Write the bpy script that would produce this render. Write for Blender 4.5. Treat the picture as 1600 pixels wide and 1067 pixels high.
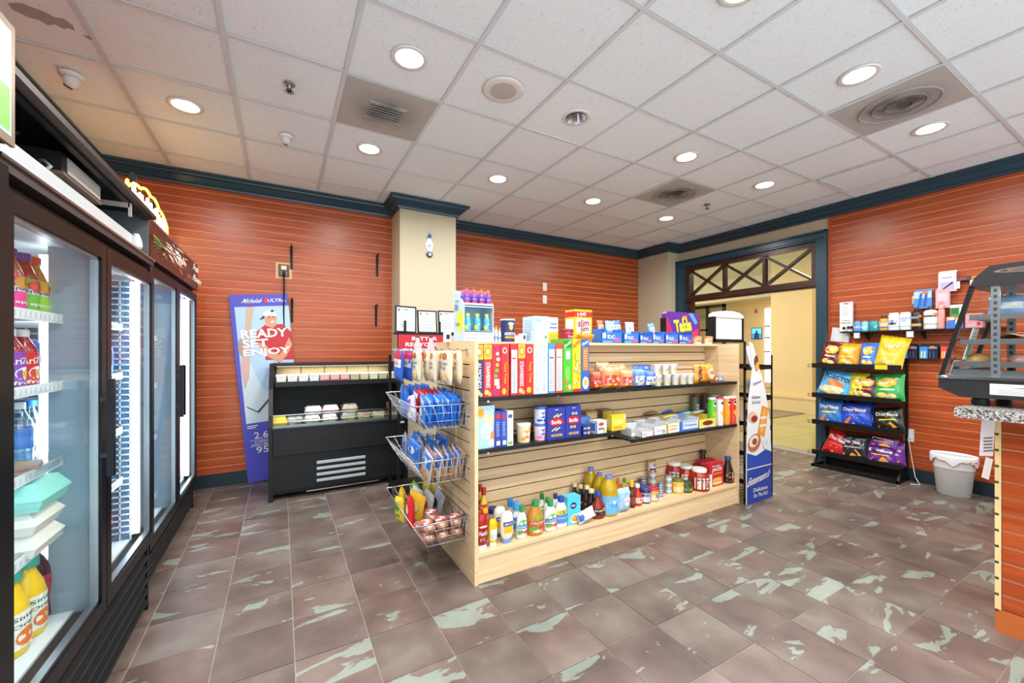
import bpy, math, random
from mathutils import Vector, Matrix
for o in list(bpy.data.objects): bpy.data.objects.remove(o)
SC = bpy.context.scene; COL = SC.collection
R = math.radians; PI = math.pi
# ---------------------------------------------------------------- camera
EYE = 1.35; YAW = 0.517464; FPX = 635.28; HOR = 546.05
cd = bpy.data.cameras.new('camera'); cam = bpy.data.objects.new('camera', cd); COL.objects.link(cam)
cd.sensor_width = 36; cd.lens = FPX / 1600 * 36; cd.shift_y = (HOR - 533.5) / 1600
cd.clip_start = .02; cd.clip_end = 100
cam.location = (0, 0, EYE); cam.rotation_euler = (R(90), 0, -YAW)
SC.camera = cam
SN, CN = math.sin(YAW), math.cos(YAW)
def sx(px, Y):                       # world X of an image column on the plane y = Y
    r = (px - 800) / FPX; return Y * (SN + r * CN) / (CN - r * SN)
def sy(px, X):                       # world Y of an image column on the plane x = X
    r = (px - 800) / FPX; return X * (CN - r * SN) / (SN + r * CN)
# ---------------------------------------------------------------- view, world
vs = SC.view_settings; vs.view_transform = 'Standard'; vs.look = 'None'; vs.gamma = 1; vs.use_curve_mapping = False
vs.exposure = 0.38
W = bpy.data.worlds.new('world'); SC.world = W; W.use_nodes = True
W.node_tree.nodes['Background'].inputs[0].default_value = (.87, .95, 1.0, 1)
W.node_tree.nodes['Background'].inputs[1].default_value = 2.2
LAMP_W = 16.0                        # ceiling downlights
LAMP_COL = (.98, .98, .97)
# ---------------------------------------------------------------- materials
def lin(h):
    h = h.lstrip('#'); v = [int(h[i:i+2], 16) / 255 for i in (0, 2, 4)]
    return tuple(c / 12.92 if c <= .04045 else ((c + .055) / 1.055) ** 2.4 for c in v) + (1,)
MC = {}
def mat(h, rough=.45, metal=0, emit=0, noise=0, scale=8, trans=0, stretch=None, bump=0, sub=0):
    k = (h, rough, metal, emit, noise, scale, trans, stretch, bump)
    if k in MC: return MC[k]
    m = bpy.data.materials.new('m_' + h.lstrip('#') + '_%d' % len(MC)); m.use_nodes = True
    nt = m.node_tree; b = nt.nodes['Principled BSDF']; c = lin(h)
    k_ = .72 / max(max(c[:3]), .72)
    if not emit: c = tuple(x * k_ for x in c[:3]) + (1,)
    b.inputs['Base Color'].default_value = c; b.inputs['Roughness'].default_value = rough
    b.inputs['Metallic'].default_value = metal
    if trans: b.inputs['Transmission Weight'].default_value = trans
    if emit: b.inputs['Emission Color'].default_value = c; b.inputs['Emission Strength'].default_value = emit
    if noise or bump:
        tc = nt.nodes.new('ShaderNodeTexCoord'); n = nt.nodes.new('ShaderNodeTexNoise')
        n.inputs['Scale'].default_value = scale; n.inputs['Detail'].default_value = 4
        src = tc.outputs['Object']
        if stretch:
            mp = nt.nodes.new('ShaderNodeMapping'); mp.inputs['Scale'].default_value = stretch
            nt.links.new(src, mp.inputs['Vector']); src = mp.outputs[0]
        nt.links.new(src, n.inputs['Vector'])
        if noise:
            mx = nt.nodes.new('ShaderNodeMix'); mx.data_type = 'RGBA'
            mx.inputs['A'].default_value = tuple(min(1, x * (1 - noise)) for x in c[:3]) + (1,)
            mx.inputs['B'].default_value = tuple(min(1, x * (1 + noise)) for x in c[:3]) + (1,)
            nt.links.new(n.outputs['Fac'], mx.inputs['Factor']); nt.links.new(mx.outputs['Result'], b.inputs['Base Color'])
        if bump:
            bp = nt.nodes.new('ShaderNodeBump'); bp.inputs['Strength'].default_value = bump; bp.inputs['Distance'].default_value = .01
            nt.links.new(n.outputs['Fac'], bp.inputs['Height']); nt.links.new(bp.outputs[0], b.inputs['Normal'])
    MC[k] = m; return m
def glassy(name, tint, fres=1.35, rough=.02, base=0.0, gcol=(1, 1, 1, 1)):
    if name in MC: return MC[name]
    m = bpy.data.materials.new(name); m.use_nodes = True; nt = m.node_tree; nt.nodes.clear()
    o = nt.nodes.new('ShaderNodeOutputMaterial'); t = nt.nodes.new('ShaderNodeBsdfTransparent'); g = nt.nodes.new('ShaderNodeBsdfGlossy')
    t.inputs[0].default_value = tint; g.inputs['Roughness'].default_value = rough; g.inputs[0].default_value = gcol
    f = nt.nodes.new('ShaderNodeLayerWeight'); f.inputs[0].default_value = .5
    pw = nt.nodes.new('ShaderNodeMath'); pw.operation = 'POWER'; pw.inputs[1].default_value = 4.5
    ml = nt.nodes.new('ShaderNodeMath'); ml.operation = 'MULTIPLY'; ml.inputs[1].default_value = fres - .9
    a = nt.nodes.new('ShaderNodeMath'); a.operation = 'ADD'; a.inputs[1].default_value = base; a.use_clamp = True
    mx = nt.nodes.new('ShaderNodeMixShader')
    nt.links.new(f.outputs['Facing'], pw.inputs[0]); nt.links.new(pw.outputs[0], ml.inputs[0]); nt.links.new(ml.outputs[0], a.inputs[0]); nt.links.new(a.outputs[0], mx.inputs[0])
    nt.links.new(t.outputs[0], mx.inputs[1]); nt.links.new(g.outputs[0], mx.inputs[2]); nt.links.new(mx.outputs[0], o.inputs[0])
    MC[name] = m; return m
GLASS = glassy('door_glass', (.95, .98, .98, 1), 1.14, .01, .012)
CLEAR = glassy('clear_plastic', (.84, .87, .9, 1), 1.7, .2, .2)
WRAP = glassy('wrap_film', (.88, .9, .92, 1), 1.5, .2, .10)
BLACK = mat('#141516', .45); BLK2 = mat('#1d1f21', .35, noise=.2, scale=30); CHROME = mat('#c9ccd0', .22, 1)
WHITE = mat('#eeeeec', .5); STEEL = mat('#9aa0a4', .35, 1); DARKMET = mat('#2a2c2e', .4, .6)
for m_ in (BLACK, BLK2): m_.node_tree.nodes['Principled BSDF'].inputs['Specular IOR Level'].default_value = .25
# ---------------------------------------------------------------- mesh builder
class B:
    def __init__(s, T=None): s.v = []; s.f = []; s.m = []; s.s = []; s.mats = []; s.T = T
    def mi(s, m):
        if m not in s.mats: s.mats.append(m)
        return s.mats.index(m)
    def add(s, vs_, fs, m, smooth=False):
        n = len(s.v)
        for p in vs_:
            p = Vector(p); s.v.append(tuple(s.T @ p) if s.T else tuple(p))
        i = s.mi(m)
        for f in fs: s.f.append(tuple(n + k for k in f)); s.m.append(i); s.s.append(smooth)
        return s
    def box(s, x0, x1, y0, y1, z0, z1, m):
        return s.add([(x0,y0,z0),(x1,y0,z0),(x1,y1,z0),(x0,y1,z0),(x0,y0,z1),(x1,y0,z1),(x1,y1,z1),(x0,y1,z1)],
              [(0,3,2,1),(4,5,6,7),(0,1,5,4),(1,2,6,5),(2,3,7,6),(3,0,4,7)], m)
    def lathe(s, prof, m, n=16, c=(0,0,0), sxy=(1,1), caps=True):
        vs_ = []; fs = []
        for r, z in prof:
            for i in range(n):
                a = 2 * PI * i / n; vs_.append((c[0] + r * math.cos(a) * sxy[0], c[1] + r * math.sin(a) * sxy[1], c[2] + z))
        k = len(prof)
        for j in range(k - 1):
            for i in range(n): fs.append((j*n+i, j*n+(i+1) % n, (j+1)*n+(i+1) % n, (j+1)*n+i))
        s.add(vs_, fs, m, True)
        if caps:
            for j in (0, k - 1):
                if prof[j][0] > 1e-5:
                    s.add([vs_[j*n+i] for i in range(n)], [tuple(range(n)) if j else tuple(range(n))[::-1]], m)
        return s
    def tube(s, pts, r, m, n=6, closed=False):
        pts = [Vector(p) for p in pts]; k = len(pts); vs_ = []; fs = []; up = None
        for i, p in enumerate(pts):
            a = pts[(i - 1) % k] if (i or closed) else p; b = pts[(i + 1) % k] if (i < k - 1 or closed) else p
            t = (b - a).normalized()
            if up is None:
                up = t.orthogonal().normalized()
            else:
                up = (up - t * up.dot(t));  up = up.normalized() if up.length > 1e-6 else t.orthogonal().normalized()
            w = t.cross(up)
            for j in range(n):
                q = 2 * PI * j / n; vs_.append(p + (up * math.cos(q) + w * math.sin(q)) * r)
        for i in range(k if closed else k - 1):
            for j in range(n):
                a, b = i * n, ((i + 1) % k) * n; fs.append((a + j, a + (j+1) % n, b + (j+1) % n, b + j))
        if not closed: fs += [tuple(range(n))[::-1], tuple(range((k-1)*n, k*n))]
        return s.add(vs_, fs, m, True)
    def prism(s, poly, ax, a, b, m):           # polygon in the two other axes, extruded along ax from a to b
        def P(p, t): return {'x': (t, p[0], p[1]), 'y': (p[0], t, p[1]), 'z': (p[0], p[1], t)}[ax]
        n = len(poly); vs_ = [P(p, a) for p in poly] + [P(p, b) for p in poly]
        return s.add(vs_, [tuple(range(n))[::-1], tuple(range(n, 2*n))] + [(i, (i+1) % n, n + (i+1) % n, n + i) for i in range(n)], m)
    def grid(s, fn, nu, nv, m, smooth=True):
        vs_ = [fn(i / nu, j / nv) for j in range(nv + 1) for i in range(nu + 1)]
        fs = [(j*(nu+1)+i, j*(nu+1)+i+1, (j+1)*(nu+1)+i+1, (j+1)*(nu+1)+i) for j in range(nv) for i in range(nu)]
        return s.add(vs_, fs, m, smooth)
    def mesh(s, name):
        me = bpy.data.meshes.new(name); me.from_pydata(s.v, [], s.f)
        for m in s.mats: me.materials.append(m)
        me.polygons.foreach_set('material_index', s.m); me.polygons.foreach_set('use_smooth', s.s); me.update()
        return me
    def obj(s, name, parent=None, loc=(0,0,0), rz=0, **kw): return link(name, s.mesh(name), parent, loc, rz, **kw)
def link(name, me, parent=None, loc=(0,0,0), rz=0, label=None, cat=None, group=None, kind=None):
    o = bpy.data.objects.new(name, me); COL.objects.link(o); o.location = loc
    if isinstance(rz, (tuple, list)): o.rotation_euler = rz
    else: o.rotation_euler = (0, 0, rz)
    if parent: o.parent = parent
    if label: o['label'] = label
    if cat: o['category'] = cat
    if group: o['group'] = group
    if kind: o['kind'] = kind
    return o
def empty(name, loc=(0,0,0), rz=0, **kw): return link(name, None, None, loc, rz, **kw)
def dup(src, loc, rz=None, label=None, group=None):
    r = src.copy(); COL.objects.link(r); r.location = loc
    if rz is not None: r.rotation_euler = rz if isinstance(rz, (tuple, list)) else (0, 0, rz)
    if label: r['label'] = label
    if group: r['group'] = group
    for ch in [c for c in src.children]:
        d = ch.copy(); COL.objects.link(d); d.parent = r
        for g in [c for c in ch.children]:
            e = g.copy(); COL.objects.link(e); e.parent = d
    return r
# ---------------------------------------------------------------- flat print: shapes in (u, v) mapped on a surface
TX = {}
def textmesh(t, bold=0.0):
    k = (t, bold)
    if k in TX: return TX[k]
    cu = bpy.data.curves.new('t', 'FONT'); cu.body = t; cu.resolution_u = 2; cu.offset = bold; cu.fill_mode = 'FRONT'
    o = bpy.data.objects.new('t', cu); COL.objects.link(o); bpy.context.view_layer.update()
    me = o.to_mesh(); vs_ = [(v.co.x, v.co.y) for v in me.vertices]; fs = [tuple(p.vertices) for p in me.polygons]
    o.to_mesh_clear(); bpy.data.objects.remove(o); bpy.data.curves.remove(cu)
    if not vs_: vs_ = [(0,0),(1,0),(0,1)]; fs = [(0,1,2)]
    x0 = min(v[0] for v in vs_); x1 = max(v[0] for v in vs_); y0 = min(v[1] for v in vs_); y1 = max(v[1] for v in vs_)
    vs_ = [((x - x0) / max(x1 - x0, 1e-6) - .5, (y - y0) / max(y1 - y0, 1e-6) - .5) for x, y in vs_]
    TX[k] = (vs_, fs); return TX[k]
class D:
    def __init__(s): s.it = []
    def rect(s, u0, v0, u1, v1, m, n=1, nv=1, sk=0):
        vs_ = [(u0 + (u1-u0)*i/n + sk*j/nv, v0 + (v1-v0)*j/nv) for j in range(nv+1) for i in range(n+1)]
        s.it.append((vs_, [(j*(n+1)+i, j*(n+1)+i+1, (j+1)*(n+1)+i+1, (j+1)*(n+1)+i) for j in range(nv) for i in range(n)], m)); return s
    def ell(s, cu, cv, ru, rv, m, n=16, rot=0, rings=1):
        vs_ = [(cu, cv)]; fs = []
        for q in range(1, rings+1):
            for i in range(n):
                a = 2*PI*i/n; x = math.cos(a)*ru*q/rings; y = math.sin(a)*rv*q/rings
                vs_.append((cu + x*math.cos(rot) - y*math.sin(rot), cv + x*math.sin(rot) + y*math.cos(rot)))
        for i in range(n): fs.append((0, 1+i, 1+(i+1) % n))
        for q in range(1, rings):
            for i in range(n): a = 1+(q-1)*n; b = 1+q*n; fs.append((a+i, b+i, b+(i+1) % n, a+(i+1) % n))
        s.it.append((vs_, fs, m)); return s
    def poly(s, pts, m): s.it.append((list(pts), [tuple(range(len(pts)))], m)); return s
    def text(s, t, cu, cv, w, h, m, rot=0, bold=.012, shear=0):
        vs_, fs = textmesh(t, bold); c, n = math.cos(rot), math.sin(rot)
        s.it.append(([(cu + (x + shear*y)*w*c - y*h*n, cv + (x + shear*y)*w*n + y*h*c) for x, y in vs_], fs, m)); return s
    def textv(s, t, cu, cv, w, h, m, bold=.012, up=False):     # text turned a quarter: w across, h along v
        vs_, fs = textmesh(t, bold); g = 1 if up else -1
        s.it.append(([(cu - g*y*w, cv + g*x*h) for x, y in vs_], fs, m)); return s
    def lines(s, u0, v0, u1, v1, k, m, fill=.5):               # k rows of small print
        random.seed(k * 7 + int(u0 * 1000))
        for i in range(k):
            a = v1 - (v1 - v0) * (i + .75) / k; b = a + (v1 - v0) / k * fill
            s.rect(u0, a, u0 + (u1 - u0) * random.uniform(.6, 1), b, m)
        return s
    def put(s, b, fn, step=.00035, off=.0007):
        for k, (vs_, fs, m) in enumerate(s.it): b.add([fn(u, v, off + k * step) for u, v in vs_], fs, m, False)
        return b
def onfront(w, h, y=0, x0=None, z0=0):      # box front facing -Y
    x0 = -w / 2 if x0 is None else x0
    return lambda u, v, o: (x0 + u * w, y - o, z0 + v * h)
def onleft(x, d, h, y0=0, z0=0):            # box side facing -X; u runs from the back to the front
    return lambda u, v, o: (x - o, y0 + d * (1 - u), z0 + v * h)
def onright(x, d, h, y0=0, z0=0):
    return lambda u, v, o: (x + o, y0 + d * u, z0 + v * h)
def oncyl(rf, z0, h, span=PI, sxy=(1, 1)):  # rf(v) radius
    def f(u, v, o):
        a = (u - .5) * span; r = (rf(v) if callable(rf) else rf)
        return ((r * sxy[0] + o) * math.sin(a), -(r * sxy[1] + o) * math.cos(a), z0 + v * h)
    return f
# ================================================================ setting
CEIL = 3.03; XL = -1.46; XR = 5.66; YB = 4.92; YB2 = 5.06; YF = -.9
def nodes(name):
    m = bpy.data.materials.new(name); m.use_nodes = True; return m, m.node_tree, m.node_tree.nodes['Principled BSDF']
def NN(nt, t, **kw):
    n = nt.nodes.new(t)
    for k, v in kw.items(): setattr(n, k, v)
    return n
def ramp(nt, pts, interp='LINEAR'):
    r = nt.nodes.new('ShaderNodeValToRGB'); e = r.color_ramp.elements; r.color_ramp.interpolation = interp
    while len(e) < len(pts): e.new(.5)
    for i, (p, c) in enumerate(pts): e[i].position = p; e[i].color = c if len(c) == 4 else c + (1,)
    return r
def vecoff(nt, src, seedmul, scale):          # texture coordinates shifted by a per-object random
    oi = nt.nodes.new('ShaderNodeObjectInfo'); mu = NN(nt, 'ShaderNodeMath', operation='MULTIPLY'); mu.inputs[1].default_value = seedmul
    nt.links.new(oi.outputs['Random'], mu.inputs[0])
    mp = nt.nodes.new('ShaderNodeMapping'); mp.inputs['Scale'].default_value = scale
    ad = NN(nt, 'ShaderNodeVectorMath', operation='ADD')
    nt.links.new(src, mp.inputs['Vector']); nt.links.new(mp.outputs[0], ad.inputs[0]); nt.links.new(mu.outputs[0], ad.inputs[1])
    return ad.outputs[0], oi
def slate():
    m, nt, b = nodes('slate'); L = nt.links.new
    tc = nt.nodes.new('ShaderNodeTexCoord'); v, oi = vecoff(nt, tc.outputs['Object'], 37.0, (1, 1, 1))
    n1 = NN(nt, 'ShaderNodeTexNoise'); n1.inputs['Scale'].default_value = 3.5; n1.inputs['Detail'].default_value = 6; L(v, n1.inputs['Vector'])
    v2, _ = vecoff(nt, tc.outputs['Object'], 91.0, (3.2, 8.5, 3))
    n2 = NN(nt, 'ShaderNodeTexNoise'); n2.inputs['Scale'].default_value = .8; n2.inputs['Detail'].default_value = 5; n2.inputs['Roughness'].default_value = .6; n2.inputs['Distortion'].default_value = .6; L(v2, n2.inputs['Vector'])
    base = ramp(nt, [(.3, lin('#574b46')), (.5, lin('#6e605a')), (.66, lin('#7c746d'))]); L(n1.outputs['Fac'], base.inputs[0])
    tint = ramp(nt, [(0, lin('#d3b4a8')), (.3, lin('#ead9d1')), (.55, lin('#c4b5b4')), (.75, lin('#d6d3c8')), (1, lin('#adb2aa'))]); L(oi.outputs['Random'], tint.inputs[0])
    mul = NN(nt, 'ShaderNodeMix', data_type='RGBA', blend_type='MULTIPLY'); mul.inputs['Factor'].default_value = .6
    L(base.outputs[0], mul.inputs['A']); L(tint.outputs[0], mul.inputs['B'])
    pm = ramp(nt, [(.592, (0, 0, 0)), (.604, (1, 1, 1))]); L(n2.outputs['Fac'], pm.inputs[0])
    pc = ramp(nt, [(.3, lin('#6b7269')), (.7, lin('#878e84'))]); L(n1.outputs['Fac'], pc.inputs[0])
    mx = NN(nt, 'ShaderNodeMix', data_type='RGBA'); L(pm.outputs[0], mx.inputs['Factor']); L(mul.outputs['Result'], mx.inputs['A']); L(pc.outputs[0], mx.inputs['B'])
    L(mx.outputs['Result'], b.inputs['Base Color']); b.inputs['Roughness'].default_value = .42
    n3 = NN(nt, 'ShaderNodeTexNoise'); n3.inputs['Scale'].default_value = 25; n3.inputs['Detail'].default_value = 5; L(v, n3.inputs['Vector'])
    ad = NN(nt, 'ShaderNodeMath', operation='ADD'); L(n3.outputs['Fac'], ad.inputs[0]); L(pm.outputs[0], ad.inputs[1])
    bp = nt.nodes.new('ShaderNodeBump'); bp.inputs['Strength'].default_value = .25; bp.inputs['Distance'].default_value = .004; L(ad.outputs[0], bp.inputs['Height']); L(bp.outputs[0], b.inputs['Normal'])
    return m
def wood(name, c0, c1, c2, axis=0, rough=.35, var=.12):
    m, nt, b = nodes(name); L = nt.links.new
    tc = nt.nodes.new('ShaderNodeTexCoord'); sc = [22, 22, 22]; sc[axis] = 1.1
    v, oi = vecoff(nt, tc.outputs['Object'], 53.0, tuple(sc))
    n = NN(nt, 'ShaderNodeTexNoise'); n.inputs['Scale'].default_value = 1.3; n.inputs['Detail'].default_value = 7; n.inputs['Distortion'].default_value = .8; L(v, n.inputs['Vector'])
    r = ramp(nt, [(.3, lin(c0)), (.52, lin(c1)), (.75, lin(c2))]); L(n.outputs['Fac'], r.inputs[0])
    hv = nt.nodes.new('ShaderNodeHueSaturation'); mr = nt.nodes.new('ShaderNodeMapRange'); mr.inputs['To Min'].default_value = 1 - var; mr.inputs['To Max'].default_value = 1 + var
    L(oi.outputs['Random'], mr.inputs[0]); L(mr.outputs[0], hv.inputs['Value']); L(r.outputs[0], hv.inputs['Color']); L(hv.outputs[0], b.inputs['Base Color'])
    b.inputs['Roughness'].default_value = rough; return m
def ceilmat():
    m, nt, b = nodes('acoustic_tile'); L = nt.links.new
    tc = nt.nodes.new('ShaderNodeTexCoord'); v, oi = vecoff(nt, tc.outputs['Object'], 17.0, (1, 1, 1))
    n = NN(nt, 'ShaderNodeTexNoise'); n.inputs['Scale'].default_value = 95; n.inputs['Detail'].default_value = 2; n.inputs['Distortion'].default_value = 2.2; L(v, n.inputs['Vector'])
    p = ramp(nt, [(.315, lin('#b4b9bb')), (.36, lin('#ebf3f7'))]); L(n.outputs['Fac'], p.inputs[0])
    n2 = NN(nt, 'ShaderNodeTexNoise'); n2.inputs['Scale'].default_value = 1.5; L(tc.outputs['Object'], n2.inputs['Vector'])
    L(p.outputs[0], b.inputs['Base Color']); b.inputs['Roughness'].default_value = .9
    bp = nt.nodes.new('ShaderNodeBump'); bp.inputs['Strength'].default_value = .3; bp.inputs['Distance'].default_value = .004; L(p.outputs[0], bp.inputs['Height']); L(bp.outputs[0], b.inputs['Normal'])
    return m
SLATE = slate(); TEAL = mat('#1f3f4d', .3, noise=.12, scale=3); TEALD = mat('#1a2d35', .35)
ORX = wood('cherry_slat_x', '#913a17', '#a7481d', '#b4572a', 0, .34, .05); ORY = wood('cherry_slat_y', '#913a17', '#a7481d', '#b4572a', 1, .34, .05)
MAPX = wood('maple_x', '#d2b185', '#dcbf95', '#e3caa3', 0, .45, .03); MAPY = wood('maple_y', '#d2b185', '#dcbf95', '#e3caa3', 1, .45, .03)
BROWN = wood('dark_brown_wood', '#2c1711', '#3a2119', '#4a2c22', 1, .3, .03)
BEIGE = mat('#bfb498', .7, noise=.03, scale=2); GROOVE = mat('#e6bd85', .45); MGROOVE = mat('#3a2d1e', .7)
CTILE = ceilmat(); GRIDM = mat('#d3d8da', .5); CREAM = mat('#d9bd85', .65, noise=.03, scale=1)
# ---- floor
fb = B().box(XL - .05, 6.1, YF, YB2 + .1, -.06, -.003, mat('#97918a', .8, noise=.3, scale=15)).obj('floor', kind='structure')
fb['label'] = 'slate tile floor in brown and grey green'
FX0, FDX, FY0, FDY = .054, .3078, 2.2985, .306
tl = B().box(.0018, FDX - .0018, .0016, FDY - .0016, -.012, 0, SLATE).mesh('tile')
cells = []
for a in range(-5, 20):
    for b_ in range(-10, 14):
        x = FX0 + a * FDX; y = FY0 + b_ * FDY
        if x > 6.08 - FDX or y > YB2 or x < XL - FDX or y < YF: continue
        cx, cy = x + FDX/2, y + FDY/2; d = cx * SN + cy * CN
        vis = False
        if d > .3:
            px = 800 + FPX * (cx * CN - cy * SN) / d; py = HOR + FPX * EYE / d
            vis = -150 < px < 1750 and py < 1250
        if .97 < x and x + FDX < 3.44 and 2.13 < y and y + FDY < 2.8: vis = False
        if x < -1.0 or (2.99 < x < 4.9 and y + FDY < .5): vis = False
        cells.append((not vis, d if d > 0 else 9, x, y))
cells.sort(); rest = B(); random.seed(4)
for i, (nv, d, x, y) in enumerate(cells):
    if i < 300 and not nv: link('tile', tl, fb, (x, y, random.uniform(-.0012, .0004)))
    else: rest.box(x + .002, x + FDX - .002, y + .002, y + FDY - .002, -.012, -.0003, SLATE)
rest.obj('tile_field', fb, kind='stuff')
# ---- ceiling
CX0, CDX, CY0, CDY = -1.4856, .6096, 2.6425, .6107
cb = B().box(XL - .1, XR + .1, YF, YB2 + .1, CEIL + .12, CEIL + .16, mat('#3a3a3a', .9)).obj('ceiling', kind='structure')
full = B().box(.006, CDX - .006, .006, CDY - .006, 0, .012, CTILE).mesh('ceiling_tile')
VENTS = {(3, 0), (8, -3), (8, 0)}; LOOSE = (10, -2)
for a in range(-1, 12):
    for b_ in range(-8, 4):
        if (a, b_) in VENTS or (a, b_) == LOOSE or CY0 + b_ * CDY < YF - .4: continue
        if (a, b_) == (5, -1):
            sq_ = []; ci = []
            for q in range(32):
                t = 2*PI*q/32 + PI/4; c_, s_ = math.cos(t), math.sin(t); k_ = max(abs(c_), abs(s_)); sq_.append((CDX/2 + (CDX/2 - .006)*c_/k_, CDY/2 + (CDY/2 - .006)*s_/k_, 0)); ci.append((CDX/2 + .08*c_, CDY/2 + .08*s_, 0))
            B().add(sq_ + ci, [(q, (q+1) % 32, 32 + (q+1) % 32, 32 + q) for q in range(32)], CTILE).add(ci + [(p[0], p[1], .1) for p in ci], [(q, (q+1) % 32, 32 + (q+1) % 32, 32 + q) for q in range(32)], DARKMET).obj('ceiling_tile', cb, (CX0 + a*CDX, CY0 + b_*CDY, CEIL + .004)); continue
        x = CX0 + a * CDX; y = max(CY0 + b_ * CDY, YF); x1 = min(x + CDX, XR); y1 = min(y + CDY, YB2); x0 = max(x, XL)
        if x1 - x0 < .03 or y1 - y < .03: continue
        if x1 - x0 > CDX - .01 and y1 - y > CDY - .01: link('ceiling_tile', full, cb, (x, y, CEIL + .009))
        else: B().box(x0 - x + .006, x1 - x - .001, .006, y1 - y - .001, 0, .012, CTILE).obj('ceiling_tile', cb, (x, y, CEIL + .009))
for a in range(0, 13):
    x = CX0 + a * CDX
    if XL < x < XR: B().box(-.012, .012, YF, YB2, 0, .004, GRIDM).box(-.002, .002, YF, YB2, .004, .03, GRIDM).obj('grid_runner', cb, (x, 0, CEIL))
for b_ in range(-7, 5):
    y = CY0 + b_ * CDY
    if YF < y < YB2: B().box(XL, XR, -.012, .012, 0, .004, GRIDM).box(XL, XR, -.002, .002, .004, .03, GRIDM).obj('grid_cross_tee', cb, (0, y, CEIL + .0006))
x, y = CX0 + 10 * CDX, CY0 - 2 * CDY      # loose tile dropped on one side, dark gap beside it
B(Matrix.Translation((x + .055, y + .012, CEIL + .006)) @ Matrix.Rotation(R(-1.2), 4, 'Y')).box(0, CDX - .03, 0, CDY - .03, 0, .012, CTILE).obj('ceiling_tile', cb)
D().poly([(-1.157,2.941),(-1.13,2.92),(-1.096,2.905),(-1.06,2.915),(-1.019,2.925),(-1.0,2.945),(-.962,2.935),(-.94,2.97),(-.947,3.02),(-.97,3.01),(-.992,3.03),(-1.02,3.01),(-1.053,3.036),(-1.08,3.01),(-1.113,3.013),(-1.157,2.984)], mat('#a5a3a0', .9)).poly([(-.927,3.039),(-.9,3.03),(-.881,3.034),(-.87,3.06),(-.904,3.062)], mat('#a5a3a0', .9)).put(B(), lambda u, v, o: (u, v, CEIL + .0085 - o)).obj('water_stain', cb)
# ---- slat walls
PITCH = .0766
def slatwall(parent, n, z0, mk, rise):
    me = mk()
    for i in range(n): link('slat', me, parent, (0, 0, z0 + i * rise))
def xslat(xa, xb, y, m, h=PITCH - .0068, t=.0065):
    return lambda: B().prism([(y, 0), (y, h), (y - t + .002, h), (y - t, h - .002), (y - t, .002), (y - t + .002, 0)], 'x', xa, xb, m).mesh('slat')
def yslat(ya, yb, x, m, h=PITCH - .0068, t=.0065):
    return lambda: B().prism([(x, 0), (x, h), (x - t + .002, h), (x - t, h - .002), (x - t, .002), (x - t + .002, 0)], 'y', ya, yb, m).mesh('slat')
w = B().box(XL, 1.2, YB, YB + .1, 0, CEIL + .1, GROOVE).obj('wall_back', kind='structure'); slatwall(w, 37, .125, xslat(XL, 1.149, YB, ORX), PITCH)
w = B().box(1.7, 5.45, YB2, YB2 + .1, 0, CEIL + .1, GROOVE).obj('wall_back_recess', kind='structure'); slatwall(w, 37, .125, xslat(1.811, 5.399, YB2, ORX), PITCH)
w = B().box(XR, XR + .12, YF, 2.33, 0, CEIL + .1, GROOVE).obj('wall_right', kind='structure'); slatwall(w, 37, .125, yslat(YF, 2.318, XR, ORY), PITCH)
B().box(XR - .02, XR, 2.318, 2.332, .1, 2.93, mat('#b5512a', .35)).obj('trim_9', kind='structure')
B().box(XL - .1, XL, YF, YB, 0, CEIL + .1, mat('#a54f2e', .4, noise=.1, stretch=(1, .1, 8))).obj('wall_left', kind='structure')
B().box(1.15, 1.81, 4.53, YB2 + .05, 0, CEIL + .1, BEIGE).obj('wall_column', kind='structure')
dw = B().box(5.40, 5.8, 4.43, YB2 + .1, 0, CEIL + .1, BEIGE).box(XR, XR + .14, 2.33, 4.43, 2.72, CEIL + .1, BEIGE).obj('wall_doorway', kind='structure')
# ---- crown and baseboards
def crown(n, pts):            # pts: wall line; the profile stands out to the room side (left of travel)
    prof = [(0, 2.915), (.028, 2.915), (.034, 2.935), (.05, 2.945), (.085, 2.985), (.105, 2.995), (.11, 3.008), (.125, 3.012), (.125, CEIL), (0, CEIL)]
    P = [Vector(p) for p in pts]; k = len(P); b = B(); vs_ = []
    for i, p in enumerate(P):
        ns = []
        if i: t = (P[i] - P[i-1]).normalized(); ns.append(Vector((t.y, -t.x)))
        if i < k - 1: t = (P[i+1] - P[i]).normalized(); ns.append(Vector((t.y, -t.x)))
        nrm = ns[0] if len(ns) == 1 else (ns[0] + ns[1]) / (1 + ns[0].dot(ns[1]))
        for o, z in prof: q = p + nrm * o; vs_.append((q.x, q.y, z))
    m = len(prof); fs = []
    for i in range(k - 1):
        for j in range(m): fs.append((i*m+j, i*m+(j+1) % m, (i+1)*m+(j+1) % m, (i+1)*m+j))
    fs += [tuple(range(m)), tuple(range((k-1)*m, k*m))[::-1]]
    return b.add(vs_, fs, TEAL).obj('trim_%d' % n, kind='structure')
crown(1, [(XL, YB), (1.15, YB), (1.15, 4.53), (1.81, 4.53), (1.81, YB2), (5.40, YB2), (5.40, 4.43), (XR, 4.43), (XR, YF)])
crown(2, [(XL, YF), (XL, YB)])
B().box(XL, 1.15, YB - .018, YB, 0, .13, TEALD).obj('baseboard_back', kind='structure')
B().box(XR - .018, XR, YF, 2.33, 0, .125, TEALD).obj('baseboard_right', kind='structure')
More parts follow.
